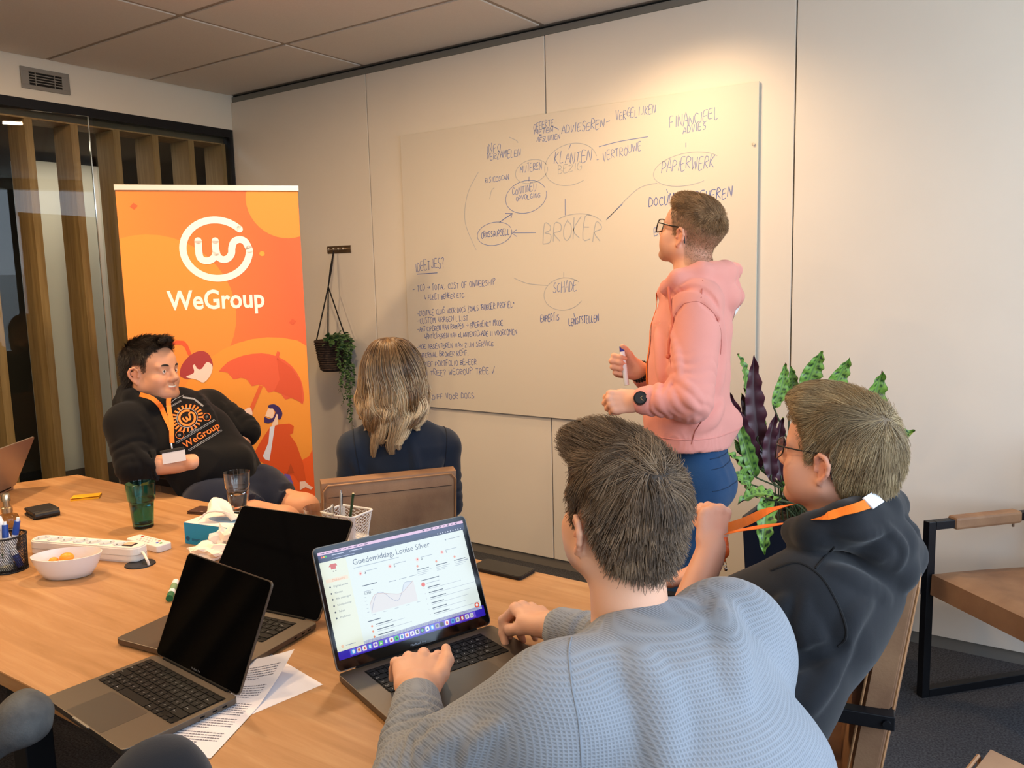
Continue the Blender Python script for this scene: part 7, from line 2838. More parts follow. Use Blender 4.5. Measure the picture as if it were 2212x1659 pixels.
    mb.build('back_print', mat('print_white', '#f4f1ee', 0.7), ho, world=True)
    # ---- jeans and shoes
    W = Clay(A_(3.30, -1.45, 0.03), A_(4.05, -0.62, 1.08), 0.007)
    pel = A_((3.618, -1.074, 0.919))
    hL, hR = pel + sB * 0.085 + A_(0, 0, -0.04), pel - sB * 0.085 + A_(0, 0, -0.04)
    W.seg(pel + A_(0, 0, 0.07), pel + A_(0, 0, -0.05), 0.148, 0.160, 0.03, side=sB, flat=0.68)
    W.ell(pel - fB * 0.045 + A_(0, 0, -0.07), (0.085, 0.11, 0.085), 0.05)
    for h_, k in ((hL, 0.02), (hR, -0.02)):
        kn = h_ + fB * 0.050 + sB * k + A_(0, 0, -0.42)
        an = A_(kn[0] + 0.05, kn[1] + k, 0.07)
        W.seg(h_, kn, 0.098, 0.070, 0.03, wr=(0.006, 40, 0.0, 1.0))
        W.seg(kn, an, 0.070, 0.052, 0.02, cut1=True, wr=(0.006, 36, 0.0, 1.1))
    W.ripple(0.003, 40, 3)
    wv, wq = largest_part(*W.skin())
    mesh_np('jeans', wv, wq, cloth_mat('jeans_blue', '#24466b', bump=0.35, var=0.12), P)
    mb = MB()
    for t in (-0.02, 0.045, 0.075):
        pts = ring_on(W, pel + A_(0, 0, t - 0.03), A_(0, 0, 1), -fB, -70, 80, 30, 0.3, 0.0004)
        mb.tube(pts, 0.0016, 5)
    mb.build('jeans_seam', mat('jeans_thread', '#16304d', 0.8), P, smooth=True, world=True)
    for h_, k in ((hL, 0.02), (hR, -0.02)):
        mb = MB()
        c = h_ + fB * 0.095 + sB * 2 * k
        mb.ball((c[0] + 0.03, c[1], 0.045), (0.125, 0.048, 0.045), 14, 8)
        mb.build('shoe', mat('white_shoe', '#cfcac2', 0.6), P, smooth=True, world=True)
    # ---- hair: cropped sides, longer on top
    Hc = Clay(T(0, 0, 0) - 0.19, T(0, 0, 0) + 0.19, 0.004)
    E = lambda c, r, k=0.02: Hc.ell(T(*c), A_(r) * T.k, k, 'add', T.axes)
    E((-0.014, 0, 0.040), (0.0985, 0.0772, 0.0872), 0.01)
    E((0.030, 0, 0.02), (0.067, 0.0615, 0.075), 0.02)
    E((0.010, 0, 0.082), (0.078, 0.056, 0.046), 0.03)
    E((0.058, 0, 0.088), (0.040, 0.052, 0.034), 0.03)
    zl = [0.012, 0.016, 0.026, 0.034, 0.042, 0.046, 0.046, 0.050, 0.054, 0.070, 0.088, 0.10]
    hair_mask(Hc, T, HL_X, zl)
    hv, hq = Hc.skin()
    hb = mesh_np('hair', hv, hq, mat('hair_ginger_base', '#80623f', 0.65, color2='#664b30', vscale=70, bump=0.4, bscale=300), P)
    hs = hair_mat('hair_ginger', '#61482f', '#8a6a48', '#b8946c', rough=0.5)
    N = 9000
    R = cap_roots(Hc, T, keep_line(zl, 0.002), N, 5)
    R2 = cap_roots(C, T, lambda L: (keep_line([-0.085, -0.075, -0.06, -0.03, 0.03, 0.03, -0.006, -0.004, 0.035, 0.062, 0.086, 0.095], 0)(L) * (np.abs(L[:, 1]) < 0.079) * (L[:, 2] < 0.07)), 6000, 15)
    L = T.local(R)
    whorl = A_(-0.085, 0.012, 0.085)

    def flow(L):
        d = L - whorl
        d = d / (np.linalg.norm(d, axis=1, keepdims=True) + 0.01)
        top = np.clip((L[:, 2] - 0.055) / 0.05, 0, 1)[:, None]
        return d + np.tile(A_(0.9, 0.1, 0.1), (len(L), 1)) * top + np.tile(A_(-0.1, 0, -1.0), (len(L), 1)) * (1 - top)
    ln_ = np.interp(L[:, 2], [-0.03, 0.03, 0.07, 0.10, 0.13], [0.004, 0.005, 0.009, 0.020, 0.024])
    hair_strands('hair_strands', hb, R, None, ln_, T, Hc, hs, flow, 5, 0.0006, 0.0028, 0.25, clump=30, seed=6, curl_out=0.003)
    nf = lambda L: np.tile(A_(-0.35, 0, -1.0), (len(L), 1))
    hair_strands('cropped_hair', hb, R2, None, np.interp(T.local(R2)[:, 2], [-0.08, 0.0, 0.06], [0.0015, 0.004, 0.008]), T, C, hair_mat('hair_cropped', '#6a5138', '#8f6f50', '#b59573', rough=0.6), nf, 3, 0.00035, 0.0015, 0.3, seed=16)
    # ---- things he wears and holds
    glasses(T, 'black square-framed glasses worn by the presenter in the pink hoodie')
    w = thing('wrist_watch', 'black round wrist watch on the left wrist of the man in pink', 'watch', tuple(wrL))
    ax = nrm(elL - wrL)
    st = MB()
    c0 = wrL + ax * 0.012
    a, b, d = frame_of(ax)
    rows = []
    for k in range(28):
        t = 2 * PI * k / 28
        rows.append(A_(*a) * math.cos(t) * 0.0335 + A_(*b) * math.sin(t) * 0.0335)
    vs, fs = [], []
    for k, q in enumerate(rows):
        u = nrm(q)
        for off, rr in ((-0.011, 0.0), (0.011, 0.0), (0.011, 0.003), (-0.011, 0.003)):
            vs.append(tuple(c0 + ax * off + q + u * rr))
    for k in range(28):
        for j in range(4):
            fs.append((k * 4 + j, k * 4 + (j + 1) % 4, ((k + 1) % 28) * 4 + (j + 1) % 4, ((k + 1) % 28) * 4 + j))
    st.add(vs, fs)
    st.build('strap', mat('watch_strap', '#17171a', 0.6), w, smooth=True, world=True)
    nd = nrm(-away + img_l * 0.25 + A_(0, 0, 0.25))
    nd = nrm(nd - ax * np.dot(nd, ax))
    fc = MB()
    fc.cyl(c0 + nd * 0.033, c0 + nd * 0.045, 0.0215, 0.020, 28)
    fc.build('watch_case', mat('watch_black', '#101012', 0.3, metal=0.5), w, smooth=True, world=True)
    dl = MB()
    dl.cyl(c0 + nd * 0.0452, c0 + nd * 0.0456, 0.017, 0.017, 24)
    dl.build('watch_dial', mat('watch_dial', '#2a2a2c', 0.25), w, world=True)
    hn = MB()
    side = np.cross(nd, ax)
    for ang, l in ((0.9, 0.009), (2.4, 0.013)):
        dd = side * math.cos(ang) + ax * math.sin(ang)
        hn.bar(c0 + nd * 0.0462, c0 + nd * 0.0462 + dd * l, 0.0014, 0.0006, nd)
    hn.build('watch_hand', mat('watch_hand', '#a58a5a', 0.4), w, world=True)
    br = thing('bracelet', 'black bracelet on the right wrist of the man in pink', 'bracelet', tuple(wrR))
    axr = nrm(elR - wrR)
    a, b, d = frame_of(axr)
    for off in (0.004, 0.014):
        mb = MB()
        for k in range(22):
            t = 2 * PI * k / 22
            mb.ball(tuple(wrR + axr * off + (A_(*a) * math.cos(t) + A_(*b) * math.sin(t)) * 0.034), 0.0052, 8, 6)
        mb.build('bead_string', mat('bead_black', '#171312', 0.35), br, smooth=True, world=True)
    mk = thing('whiteboard_marker', 'white whiteboard marker held upright in the fist of the man in pink', 'marker', (3.385, -1.114, 1.217))
    p0, p1 = A_((3.405, -1.138, 1.171)), A_((3.380, -1.123, 1.298))
    b_ = MB().cyl(p0, p0 + (p1 - p0) * 0.86, 0.0085, 0.0085, 16)
    b_.build('barrel', mat('marker_white', '#e8ecf2', 0.35), mk, smooth=True, world=True)
    MB().cyl(p0 + (p1 - p0) * 0.86, p1, 0.0088, 0.0080, 16).build('cap', mat('marker_blue', '#2a2f9a', 0.4), mk, smooth=True, world=True)
    # lanyard strap just showing at the open neck
    ly = thing('lanyard', 'orange lanyard hanging down the chest of the man in pink', 'lanyard', tuple(neck))
    mb = MB()
    dr = [first_hit(S, A_(p) + fB * 0.3, -fB, 0.6) for p in ((3.502, -1.066, 1.472), (3.489, -1.083, 1.423), (3.483, -1.108, 1.364), (3.481, -1.132, 1.306), (3.482, -1.153, 1.240), (3.485, -1.173, 1.183))]
    dr = [p for p in dr if p is not None]
    ribbon(mb, catmull(dr, 4), 0.018, S, lift=0.002)
    mb.build('strap', M_ORANGE, ly, world=True)
    return P


pink_man()

#scaled

# ---------------------------------------------------------------- man in the dark hoodie and glasses, front right
def right_man():
    fB = nrm(A_(-0.943, -0.20, 0))
    sB = nrm(A_(0.20, -0.943, 0))          # his left, towards the camera
    pel = A_((4.164, -2.099, 0.594))
    P = thing('person', 'seated man in dark hoodie and glasses with fair hair, fist holding orange lanyard', 'person', (pel[0], pel[1], 0))
    T = Pose((4.241, -1.883, 1.159), (-0.95, 0.16, 0.10), (0.03, 0.0, 1), scale=0.99)
    neck = A_((4.249, -1.881, 1.008))
    shL, shR = A_((4.229, -2.028, 0.918)), A_((4.192, -1.668, 0.853))
    elL, wrL = A_((3.968, -2.019, 0.777)), A_((3.995, -1.915, 0.941))
    elR, wrR = A_((4.025, -1.674, 0.707)), A_((3.843, -1.633, 0.758))
    C = Clay(A_(3.45, -2.40, 0.58), A_(4.75, -1.15, 1.40), 0.0042)
    sculpt_head(C, T, neck + A_(0.0, 0, -0.02), 0.055)
    C.seg(neck - A_(0, 0, 0.02), pel + A_(0, 0, 0.15), 0.055, 0.12, 0.03, side=sB, flat=0.6)
    C.chain([shL, elL, wrL], [0.05, 0.044, 0.030], 0.02)
    C.chain([shR, elR, wrR], [0.05, 0.042, 0.029], 0.02)
    C.seg(neck - A_(0, 0, 0.07), shL - A_(0, 0, 0.02), 0.045, 0.045, 0.03)
    C.seg(neck - A_(0, 0, 0.07), shR - A_(0, 0, 0.02), 0.045, 0.045, 0.03)
    img_l = A_(-0.825, -0.564, 0.024)
    away = A_(-0.562, 0.817, -0.13)
    upd = nrm(wrL - elL)
    fist = [(1.35, 1.60, 0.8), (1.40, 1.62, 0.8), (1.42, 1.62, 0.8), (1.45, 1.6, 0.8)]
    sculpt_hand(C, wrL, upd + img_l * 0.25, -away * 0.9 - img_l * 0.35, s=-1, finger_curl=fist, spread=0.02, scale=0.95,
                thumb=((0.055, 0.036, -0.020), (0.080, 0.026, -0.034), (0.090, 0.008, -0.042)))
    sculpt_hand(C, wrR, img_l, A_(0, 0, 1) + away * 0.3, s=1, curl=(0.7, 0.9, 0.5), spread=0.04, scale=0.95)
    Pv, Q = largest_part(*C.skin())
    tint = skin_tint(Pv, T, '#dda58b', stubble=0.22, scalp='#8c7458', scalp_fn=lambda L: keep_line([-0.085, -0.078, -0.06, -0.03, 0.03, 0.03, -0.012, -0.006, 0.03, 0.055, 0.078, 0.09])(L))
    mesh_np('body', Pv, Q, M_SKIN, P, colors=tint)
    eyes(P, T)
    # ---- hoodie
    S = Clay(A_(3.55, -2.45, 0.36), A_(4.80, -1.15, 1.28), 0.0055)
    mid = (shL + shR) / 2
    tor = [pel + A_(0, 0, -0.06), pel + A_(0, 0, 0.10), (pel + mid) / 2 + A_(0.015, 0, 0.06), mid + A_(0.02, 0, -0.03), neck + A_(0.02, 0, -0.06)]
    S.chain(tor, [0.165, 0.172, 0.182, 0.178, 0.10], 0.03, side=sB, flat=0.66)
    S.seg(neck + A_(0.01, 0, -0.05), shL, 0.075, 0.082, 0.05)
    S.seg(neck + A_(0.01, 0, -0.05), shR, 0.075, 0.082, 0.05)
    S.seg(shL, elL + (shL - elL) * 0.12, 0.092, 0.074, 0.03, wr=(0.008, 80, 0.5, 1.3))
    S.seg(elL + (shL - elL) * 0.15, elL + (wrL - elL) * 0.22, 0.070, 0.056, 0.01, cut1=True, wr=(0.010, 50, 0.0, 1.0))
    S.seg(shR, elR, 0.086, 0.066, 0.03)
    S.seg(elR, elR + (wrR - elR) * 0.25, 0.064, 0.056, 0.01, cut1=True)
    # hood lying on the back
    hp = [A_((4.194, -1.982, 1.029)), A_((4.236, -2.017, 1.044)), A_((4.288, -1.992, 1.063)), A_((4.325, -1.886, 1.068)), A_((4.322, -1.760, 1.046)), A_((4.280, -1.688, 1.017)), A_((4.196, -1.697, 0.981)), A_((4.158, -1.803, 0.982))]
    S.chain(hp, [0.030, 0.038, 0.042, 0.040, 0.036, 0.036, 0.034, 0.030], 0.014)
    S.chain([A_((4.305, -1.954, 1.055)), A_((4.343, -1.883, 1.005)), A_((4.349, -1.783, 0.948)), A_((4.318, -1.676, 0.921)), A_((4.265, -1.653, 0.959))], [0.046, 0.050, 0.050, 0.046, 0.040], 0.02)
    S.chain([A_((4.330, -1.945, 1.011)), A_((4.357, -1.882, 0.951)), A_((4.350, -1.763, 0.902))], [0.040, 0.042, 0.036], 0.014)
    S.chain([A_((4.334, -1.816, 1.052)), A_((4.357, -1.770, 0.995)), A_((4.361, -1.748, 0.945))], [0.020, 0.022, 0.020], 0.010)
    S.seg(T(-0.015, 0, -0.10), T(-0.020, 0, -0.15), 0.056, 0.050, 0.012, 'sub')
    S.ripple(0.0050, 20, 12)
    folds(S, [[(4.251, -2.108, 0.915), (4.271, -2.104, 0.857), (4.295, -2.096, 0.798)], [(4.211, -2.131, 0.941), (4.200, -2.147, 0.892), (4.217, -2.144, 0.833)], [(4.302, -2.025, 0.833), (4.282, -2.107, 0.790), (4.257, -2.132, 0.741)], [(4.333, -1.989, 0.926), (4.317, -2.064, 0.905), (4.302, -2.082, 0.856)], [(4.284, -2.072, 0.997), (4.320, -2.051, 0.980), (4.361, -1.969, 0.925)]], 0.014, 0.5, 0.02)
    folds(S, [[(4.268, -2.076, 1.043), (4.317, -2.044, 1.034), (4.352, -2.000, 1.005)], [(4.281, -2.064, 1.064), (4.329, -2.032, 1.058), (4.354, -1.954, 1.054)], [(4.338, -1.905, 1.047), (4.369, -1.890, 1.002), (4.364, -1.901, 0.958)]], 0.012, 0.4, 0.010)
    folds(S, [[(4.296, -2.028, 0.839), (4.268, -2.073, 0.833), (4.245, -2.125, 0.836), (4.218, -2.146, 0.820)]], 0.013, 0.05, 0.012, 'sub')
    folds(S, [[(4.218, -2.126, 0.949), (4.206, -2.139, 0.917), (4.215, -2.140, 0.867)], [(4.245, -2.107, 0.949), (4.238, -2.120, 0.899), (4.250, -2.117, 0.861)]], 0.012, 0.5, 0.015)
    Sv, Sq = largest_part(*S.skin())
    m = cloth_mat('charcoal_cotton', '#1e2024', bump=0.2, var=0.12)
    ho = mesh_np('hoodie', Sv, Sq, m, P)
    sm = mat('charcoal_seam', '#121316', 0.9)
    mb = MB()
    for ln in (((4.162, -2.039, 0.962), (4.208, -2.029, 0.983), (4.249, -2.028, 0.967), (4.277, -2.027, 0.929), (4.296, -2.021, 0.881), (4.299, -2.023, 0.852), (4.288, -2.034, 0.836)), ((4.266, -1.984, 1.012), (4.254, -2.008, 0.995), (4.243, -2.030, 0.978))):
        mb.tube([on(S, tuple(p)) for p in catmull([Vector(q) for q in ln], 6)], 0.0026, 6)
    mb.build('seam', sm, ho, smooth=True, world=True)
    # orange chest print glimpsed at the front edge
    mb = MB()
    o = A_((4.127, -1.969, 0.904))
    for cx, cz, r in ((0.0, 0.03, 0.020), (-0.02, -0.05, 0.016)):
        ring = [(cx + r * math.cos(t), cz + r * math.sin(t)) for t in np.linspace(0, 2 * PI, 18)[:-1]]
        ring2 = [(cx + 0.65 * r * math.cos(t), cz + 0.65 * r * math.sin(t)) for t in np.linspace(0, 2 * PI, 18)[:-1]]
        vs = ring + ring2
        fs = [(i, (i + 1) % 17, 17 + (i + 1) % 17, 17 + i) for i in range(17)]
        mb.add(project_print(S, o, sB, A_(0, 0, 1), fB, vs, 0.3, 0.0014), fs)
    mb.build('chest_print', mat('print_orange', '#e8772a', 0.7), ho, world=True)
    # ---- trousers, shoes
    W = Clay(A_(3.40, -2.40, 0.03), A_(4.75, -1.30, 0.72), 0.009)
    hL, hR = pel + sB * 0.09, pel - sB * 0.09
    W.seg(hL, hR, 0.115, 0.115, 0.04)
    for h_ in (hL, hR):
        kn = h_ + fB * 0.42 + A_(0, 0, 0.0)
        kn[2] = 0.53
        W.seg(h_, kn, 0.098, 0.07, 0.03)
        W.seg(kn, A_(kn[0] + 0.04, kn[1], 0.07), 0.068, 0.052, 0.02, cut1=True)
    wv, wq = largest_part(*W.skin())
    mesh_np('trousers', wv, wq, cloth_mat('navy_trousers', '#20242e'), P)
    for h_ in (hL, hR):
        c = h_ + fB * 0.46
        mb = MB()
        mb.ball((c[0], c[1], 0.045), (0.125, 0.046, 0.045), 14, 8)
        mb.build('shoe', MATS['dark_shoe'], P, smooth=True, world=True)
    # ---- hair
    Hc = Clay(T(0, 0, 0) - 0.2, T(0, 0, 0) + 0.2, 0.004)
    E = lambda c, r, k=0.02: Hc.ell(T(*c), A_(r) * T.k, k, 'add', T.axes)
    E((-0.014, 0, 0.040), (0.104, 0.0805, 0.093), 0.01)
    E((0.026, 0, 0.02), (0.066, 0.0660, 0.075), 0.02)
    E((-0.010, 0, 0.086), (0.085, 0.068, 0.054), 0.03)
    E((0.055, 0, 0.095), (0.052, 0.058, 0.046), 0.03)
    E((-0.068, 0, 0.030), (0.048, 0.070, 0.060), 0.03)
    Hc.seg(T(-0.055, 0, -0.02), T(-0.066, 0, -0.080), 0.060 * T.k, 0.046 * T.k, 0.03)
    zl = [-0.088, -0.078, -0.058, -0.028, 0.030, 0.030, -0.012, -0.006, 0.03, 0.058, 0.080, 0.09]
    hair_mask(Hc, T, HL_X, zl)
    Hc.ripple(0.004, 70, 19)
    hv, hq = Hc.skin()
    hb = mesh_np('hair', hv, hq, mat('hair_fair_base', '#7a6850', 0.6, color2='#5a4a38', vscale=60, bump=0.5, bscale=260), P)
    hs = hair_mat('hair_fair', '#604f39', '#998462', '#cbb58b', rough=0.4)
    whorl = A_(-0.072, 0.018, 0.095)
    N = 15000
    R = cap_roots(Hc, T, keep_line(zl, 0.004), N, 8)
    L = T.local(R)

    def flow(L):
        d = L - whorl
        d = d / (np.linalg.norm(d, axis=1, keepdims=True) + 0.01)
        top = np.clip((L[:, 2] - 0.05) / 0.06, 0, 1)[:, None]
        front = np.clip((L[:, 0] + 0.03) / 0.08, 0, 1)[:, None]
        return d + np.tile(A_(0.8, 0.35, 0.1), (len(L), 1)) * top * front + np.tile(A_(0.15, 0, -1.0), (len(L), 1)) * (1 - top) * 0.8
    ln_ = np.interp(L[:, 2], [-0.08, -0.03, 0.03, 0.07, 0.12], [0.014, 0.022, 0.034, 0.055, 0.070])
    ln_ = np.where((L[:, 0] > -0.035) & (L[:, 2] < 0.06), 0.014, ln_)
    hair_strands('hair_strands', hb, R, None, ln_, T, Hc, hs, flow, 7, 0.00050, 0.005, 0.14, clump=60, cl_amt=0.75, seed=14, curl_out=0.003)
    glasses(T, 'thin dark-framed glasses worn by the fair-haired man at the front right', thin=0.0014, rx=0.025, rz=0.0195)
    # ---- lanyard pulled out from the neck to the fist, reel hanging below
    ly = thing('lanyard', 'orange lanyard stretched from the fair-haired man\'s neck to his raised fist', 'lanyard', tuple(wrL))
    mb = MB()
    fist_p = A_((4.006, -1.882, 0.978))
    fist_q = A_((4.024, -1.896, 0.974))
    up = catmull([fist_p, A_((4.044, -1.841, 0.989)), A_((4.081, -1.799, 1.007)), A_((4.150, -1.800, 1.034)), A_((4.179, -1.831, 1.044))], 6)
    nn = [nrm(-away * math.cos(t) + A_(0, 0, 1) * math.sin(t)) for t in np.linspace(-0.3, 2.6, len(up))]
    ribbon(mb, up, 0.020, normals=nn)
    rest = [on(S, p) for p in ((4.235, -1.974, 1.059), (4.269, -1.973, 1.075), (4.295, -1.954, 1.083), (4.312, -1.941, 1.090))]
    rest = [p + (A_(*CAM_POS) - p) * 0.004 for p in rest]
    lo = catmull([fist_q, A_((4.080, -1.919, 0.999)), A_((4.156, -1.948, 1.028))] + rest, 6)
    nn = [nrm(-away * 0.5 + A_(0, 0, 1) * w) for w in np.linspace(1.8, 0.35, len(lo))]
    ribbon(mb, lo, 0.019, normals=nn)
    mb.build('strap', M_ORANGE, ly, world=True)
    mb = MB()
    lab = [rest[-1] + (rest[-1] - rest[-2]) * 0.05]
    lab += [on(S, p) + (A_(*CAM_POS) - A_(p)) * 0.004 for p in ((4.320, -1.934, 1.096), (4.325, -1.906, 1.097))]
    ribbon(mb, lab, 0.026, normals=[nrm(-away * 0.8 + A_(0, 0, 0.5))] * 3, thick=0.003)
    mb.build('neck_label', mat('label_white', '#e6e8ee', 0.6), ly, world=True)
    mb = MB()
    mb.tube([A_((4.019, -1.895, 0.965)), A_((4.018, -1.897, 0.953)), A_((4.016, -1.901, 0.937))], [0.005, 0.009, 0.013], 10)
    mb.ball((4.016, -1.902, 0.936), (0.015, 0.010, 0.0185), 16, 10)
    mb.tube([A_((4.017, -1.903, 0.925)), A_((4.020, -1.903, 0.913))], 0.004, 8)
    mb.build('badge_reel', mat('reel_orange', '#e2622a', 0.4), ly, smooth=True, world=True)
    mb = MB()
    for k, (a, b) in enumerate((((4.020, -1.903, 0.912), (4.022, -1.903, 0.904)), ((4.021, -1.903, 0.905), (4.023, -1.903, 0.897)))):
        a, b = A_(a), A_(b)
        c, r = (a + b) / 2, np.linalg.norm(b - a) / 2
        mb.tube([tuple(c + A_(0, 0, r) * math.cos(t) + A_(0.825, 0.564, 0) * math.sin(t) * 0.003) for t in np.linspace(0, 2 * PI, 12)[:-1]], 0.0009, 6, closed=True)
    mb.ball((4.023, -1.903, 0.896), 0.0042, 10, 8)
    mb.build('clip', M_CHROME, ly, smooth=True, world=True)
    bd = MB()
    q = [A_(p) for p in ((4.041, -1.899, 0.884), (4.060, -1.884, 0.894), (4.065, -1.886, 0.864), (4.045, -1.900, 0.855))]
    for i in range(4):
        bd.tube([q[i], q[(i + 1) % 4]], 0.0010, 6)
    bd.add([tuple(p) for p in q], [(0, 1, 2, 3)])
    bd.build('badge_sleeve', M_CLEAR, ly, world=True)
    return P


right_man()


# ---------------------------------------------------------------- woman with long fair hair, seen from behind across the table
def woman():
    fB = nrm(A_(-0.50, 0.866, 0))
    sB = nrm(A_(-0.866, -0.5, 0))
    neck = A_((2.634, -1.414, 1.041))
    P = thing('person', 'seated woman with long wavy blonde hair and dark blue top, seen from behind', 'person', (neck[0], neck[1], 0))
    T = Pose((2.635, -1.424, 1.204), (-0.40, 0.91, 0.06), scale=0.95)
    shL, shR = A_((2.524, -1.517, 0.943)), A_((2.736, -1.287, 0.931))
    elL, elR = A_((2.491, -1.535, 0.745)), A_((2.741, -1.271, 0.706))
    wrL, wrR = elL + fB * 0.22 + A_(0, 0, -0.02) - sB * 0.06, elR + fB * 0.22 + A_(0, 0, -0.02) + sB * 0.06
    C = Clay(A_(2.05, -1.75, 0.62), A_(3.10, -0.85, 1.38), 0.005)
    sculpt_head(C, T, neck, 0.048, ears=False)
    C.seg(neck, neck + A_(0, 0, -0.18), 0.07, 0.11, 0.04, side=sB, flat=0.7)
    for a, b, c in ((shL, elL, wrL), (shR, elR, wrR)):
        C.chain([a, b, c], [0.042, 0.036, 0.025], 0.02)
        C.seg(neck + A_(0, 0, -0.03), a, 0.04, 0.042, 0.03)
    sculpt_hand(C, wrL, fB, A_(0, 0, 1), s=-1, curl=(0.3, 0.4, 0.3), scale=0.88)
    sculpt_hand(C, wrR, fB, A_(0, 0, 1), s=1, curl=(0.3, 0.4, 0.3), scale=0.88)
    Pv, Q = largest_part(*C.skin())
    mesh_np('body', Pv, Q, M_SKIN, P, colors=skin_tint(Pv, T, '#dfae94'))
    eyes(P, T)
    S = Clay(A_(2.05, -1.75, 0.42), A_(3.10, -0.85, 1.20), 0.006)
    base = A_(neck[0], neck[1], 0) + fB * 0.01
    S.chain([base + A_(0, 0, 0.44), base + A_(0, 0, 0.62), base + A_(0, 0, 0.80), base + A_(0, 0, 0.95), base + A_(0, 0, 1.02)], [0.165, 0.150, 0.165, 0.165, 0.09], 0.03, side=sB, flat=0.66)
    for a, b, c, w in ((shL, elL, wrL, 1), (shR, elR, wrR, -1)):
        S.seg(neck + A_(0, 0, -0.055), a, 0.050, 0.055, 0.04)
        S.seg(a, b, 0.060, 0.052, 0.03, wr=(0.006, 90, 0.4, 1.3))
        S.seg(b, c, 0.050, 0.036, 0.012, wr=(0.006, 100, -0.1, 1.0))
    S.ripple(0.0045, 26, 21)
    folds(S, [[(2.629, -1.631, 0.924), (2.659, -1.621, 0.861), (2.681, -1.614, 0.806)], [(2.843, -1.424, 0.921), (2.820, -1.450, 0.851), (2.797, -1.476, 0.789)], [(2.755, -1.476, 0.971), (2.772, -1.477, 0.892), (2.770, -1.491, 0.813)]], 0.010, 0.5, 0.02)
    Sv, Sq = largest_part(*S.skin())
    to = mesh_np('top', Sv, Sq, cloth_mat('navy_top', '#1f2836', bump=0.2, var=0.12), P)
    mb = MB()
    for sh in (shL, shR):
        ax = nrm(sh - neck)
        pts = ring_on(S, sh - ax * 0.008 + A_(0, 0, -0.03), ax * A_(1, 1, 0.2), A_(0, 0, 1), -150, 150, 50, 0.2, 0.0002)
        if len(pts) > 4:
            mb.tube(pts, 0.002, 6)
    mb.build('seam', mat('navy_seam', '#121925', 0.9), to, smooth=True, world=True)
    W = Clay(A_(1.75, -1.75, 0.03), A_(3.10, -0.55, 0.70), 0.009)
    hL, hR = base + sB * 0.085 + A_(0, 0, 0.52), base - sB * 0.085 + A_(0, 0, 0.52)
    W.seg(hL, hR, 0.11, 0.11, 0.04)
    for h_ in (hL, hR):
        kn = h_ + fB * 0.42
        W.seg(h_, kn, 0.085, 0.06, 0.03)
        W.seg(kn, A_(kn[0], kn[1], 0.07) + fB * 0.03, 0.058, 0.042, 0.02, cut1=True)
    wv, wq = largest_part(*W.skin())
    mesh_np('trousers', wv, wq, cloth_mat('dark_trousers', '#202329'), P)
    for h_ in (hL, hR):
        c = h_ + fB * 0.50
        mb = MB()
        mb.ball((c[0], c[1], 0.04), (0.075, 0.095, 0.04), 14, 8)
        mb.build('shoe', MATS['dark_shoe'], P, smooth=True, world=True)
    # ---- hair: a close cap plus wavy locks, each lock its own coherent bundle
    Hc = Clay(T(0, 0, 0) - A_(0.25, 0.25, 0.30), T(0, 0, 0) + A_(0.25, 0.25, 0.22), 0.0048)
    E = lambda c, r, k=0.02: Hc.ell(T(*c), A_(r) * T.k, k, 'add', T.axes)
    E((-0.014, 0, 0.042), (0.100, 0.081, 0.090), 0.01)
    E((-0.030, 0, -0.02), (0.080, 0.088, 0.090), 0.04)
    E((-0.050, 0, -0.095), (0.050, 0.085, 0.070), 0.04)
    Hc.ell(T(0.10, 0, -0.05), A_(0.075, 0.075, 0.13), 0.02, 'sub', T.axes)
    hv, hq = largest_part(*Hc.skin())
    hb = mesh_np('hair', hv, hq, mat('hair_blonde_base', '#5a4028', 0.6, color2='#37261a', vscale=40, bump=0.5, bscale=200), P)
    zt = float(T(0, 0, 0)[2])
    hs = hair_mat('hair_blonde', '#33241a', '#5d4329', '#9a774b', tip=('#6d4721', '#fbe3b6'), rough=0.34, zgrad=(zt + 0.09, zt - 0.08), spec=0.55)
    rg = np.random.default_rng(5)
    NP = 18
    allp, tones = [], []
    nl = 46
    for li in range(nl):
        lay = li % 2
        phi = math.radians(-122 + 244 * (li + 0.5) / nl + rg.normal() * 4)
        cp, sp_ = math.cos(phi), math.sin(phi)
        rr = 1.0 + 0.06 * lay + 0.03 * rg.normal()
        back = max(0.0, cp)
        zend = -0.165 - 0.075 * back ** 1.5 + 0.022 * rg.normal() + 0.02 * lay
        key = [A_(-0.030 + 0.004 * rg.normal(), 0.010 * sp_, 0.140), A_(-0.018 - 0.058 * cp, 0.054 * sp_, 0.122), A_(-0.016 - 0.106 * cp * rr, 0.088 * sp_ * rr, 0.055),
               A_(-0.018 - 0.108 * cp * rr, 0.104 * sp_ * rr, -0.025), A_(-0.026 - 0.100 * cp * rr, 0.116 * sp_ * rr, -0.090), A_(-0.040 - 0.080 * cp * rr, 0.106 * sp_ * rr - 0.008 * back, -0.150), A_(-0.050 - 0.072 * cp * rr, (0.088 + 0.014 * rg.normal()) * sp_ * rr - 0.012 * back, zend)]
        path = [A_(q) for q in catmull([Vector(k) for k in key], 3)]
        n = len(path)
        amp, fr_, ph_ = 0.013 + 0.013 * rg.random(), 2.9 + 0.9 * rg.random(), rg.random() * 6.28
        lat = A_(-sp_ * 0.0 - 0.0, cp, 0) if abs(cp) > 0.3 else A_(-sp_, 0.3, 0)
        lat = nrm(A_(sp_, cp, 0))
        rad = A_(-cp, sp_, 0)
        for i in range(n):
            t = i / (n - 1)
            w = max(0.0, (t - 0.30) / 0.70) ** 1.0
            path[i] = path[i] + lat * amp * w * math.sin(2 * PI * fr_ * t + ph_) + rad * amp * 0.7 * w * math.cos(2 * PI * fr_ * t + ph_)
        path = np.array(path)
        ti = np.linspace(0, n - 1, NP)
        i0 = np.clip(ti.astype(int), 0, n - 2)
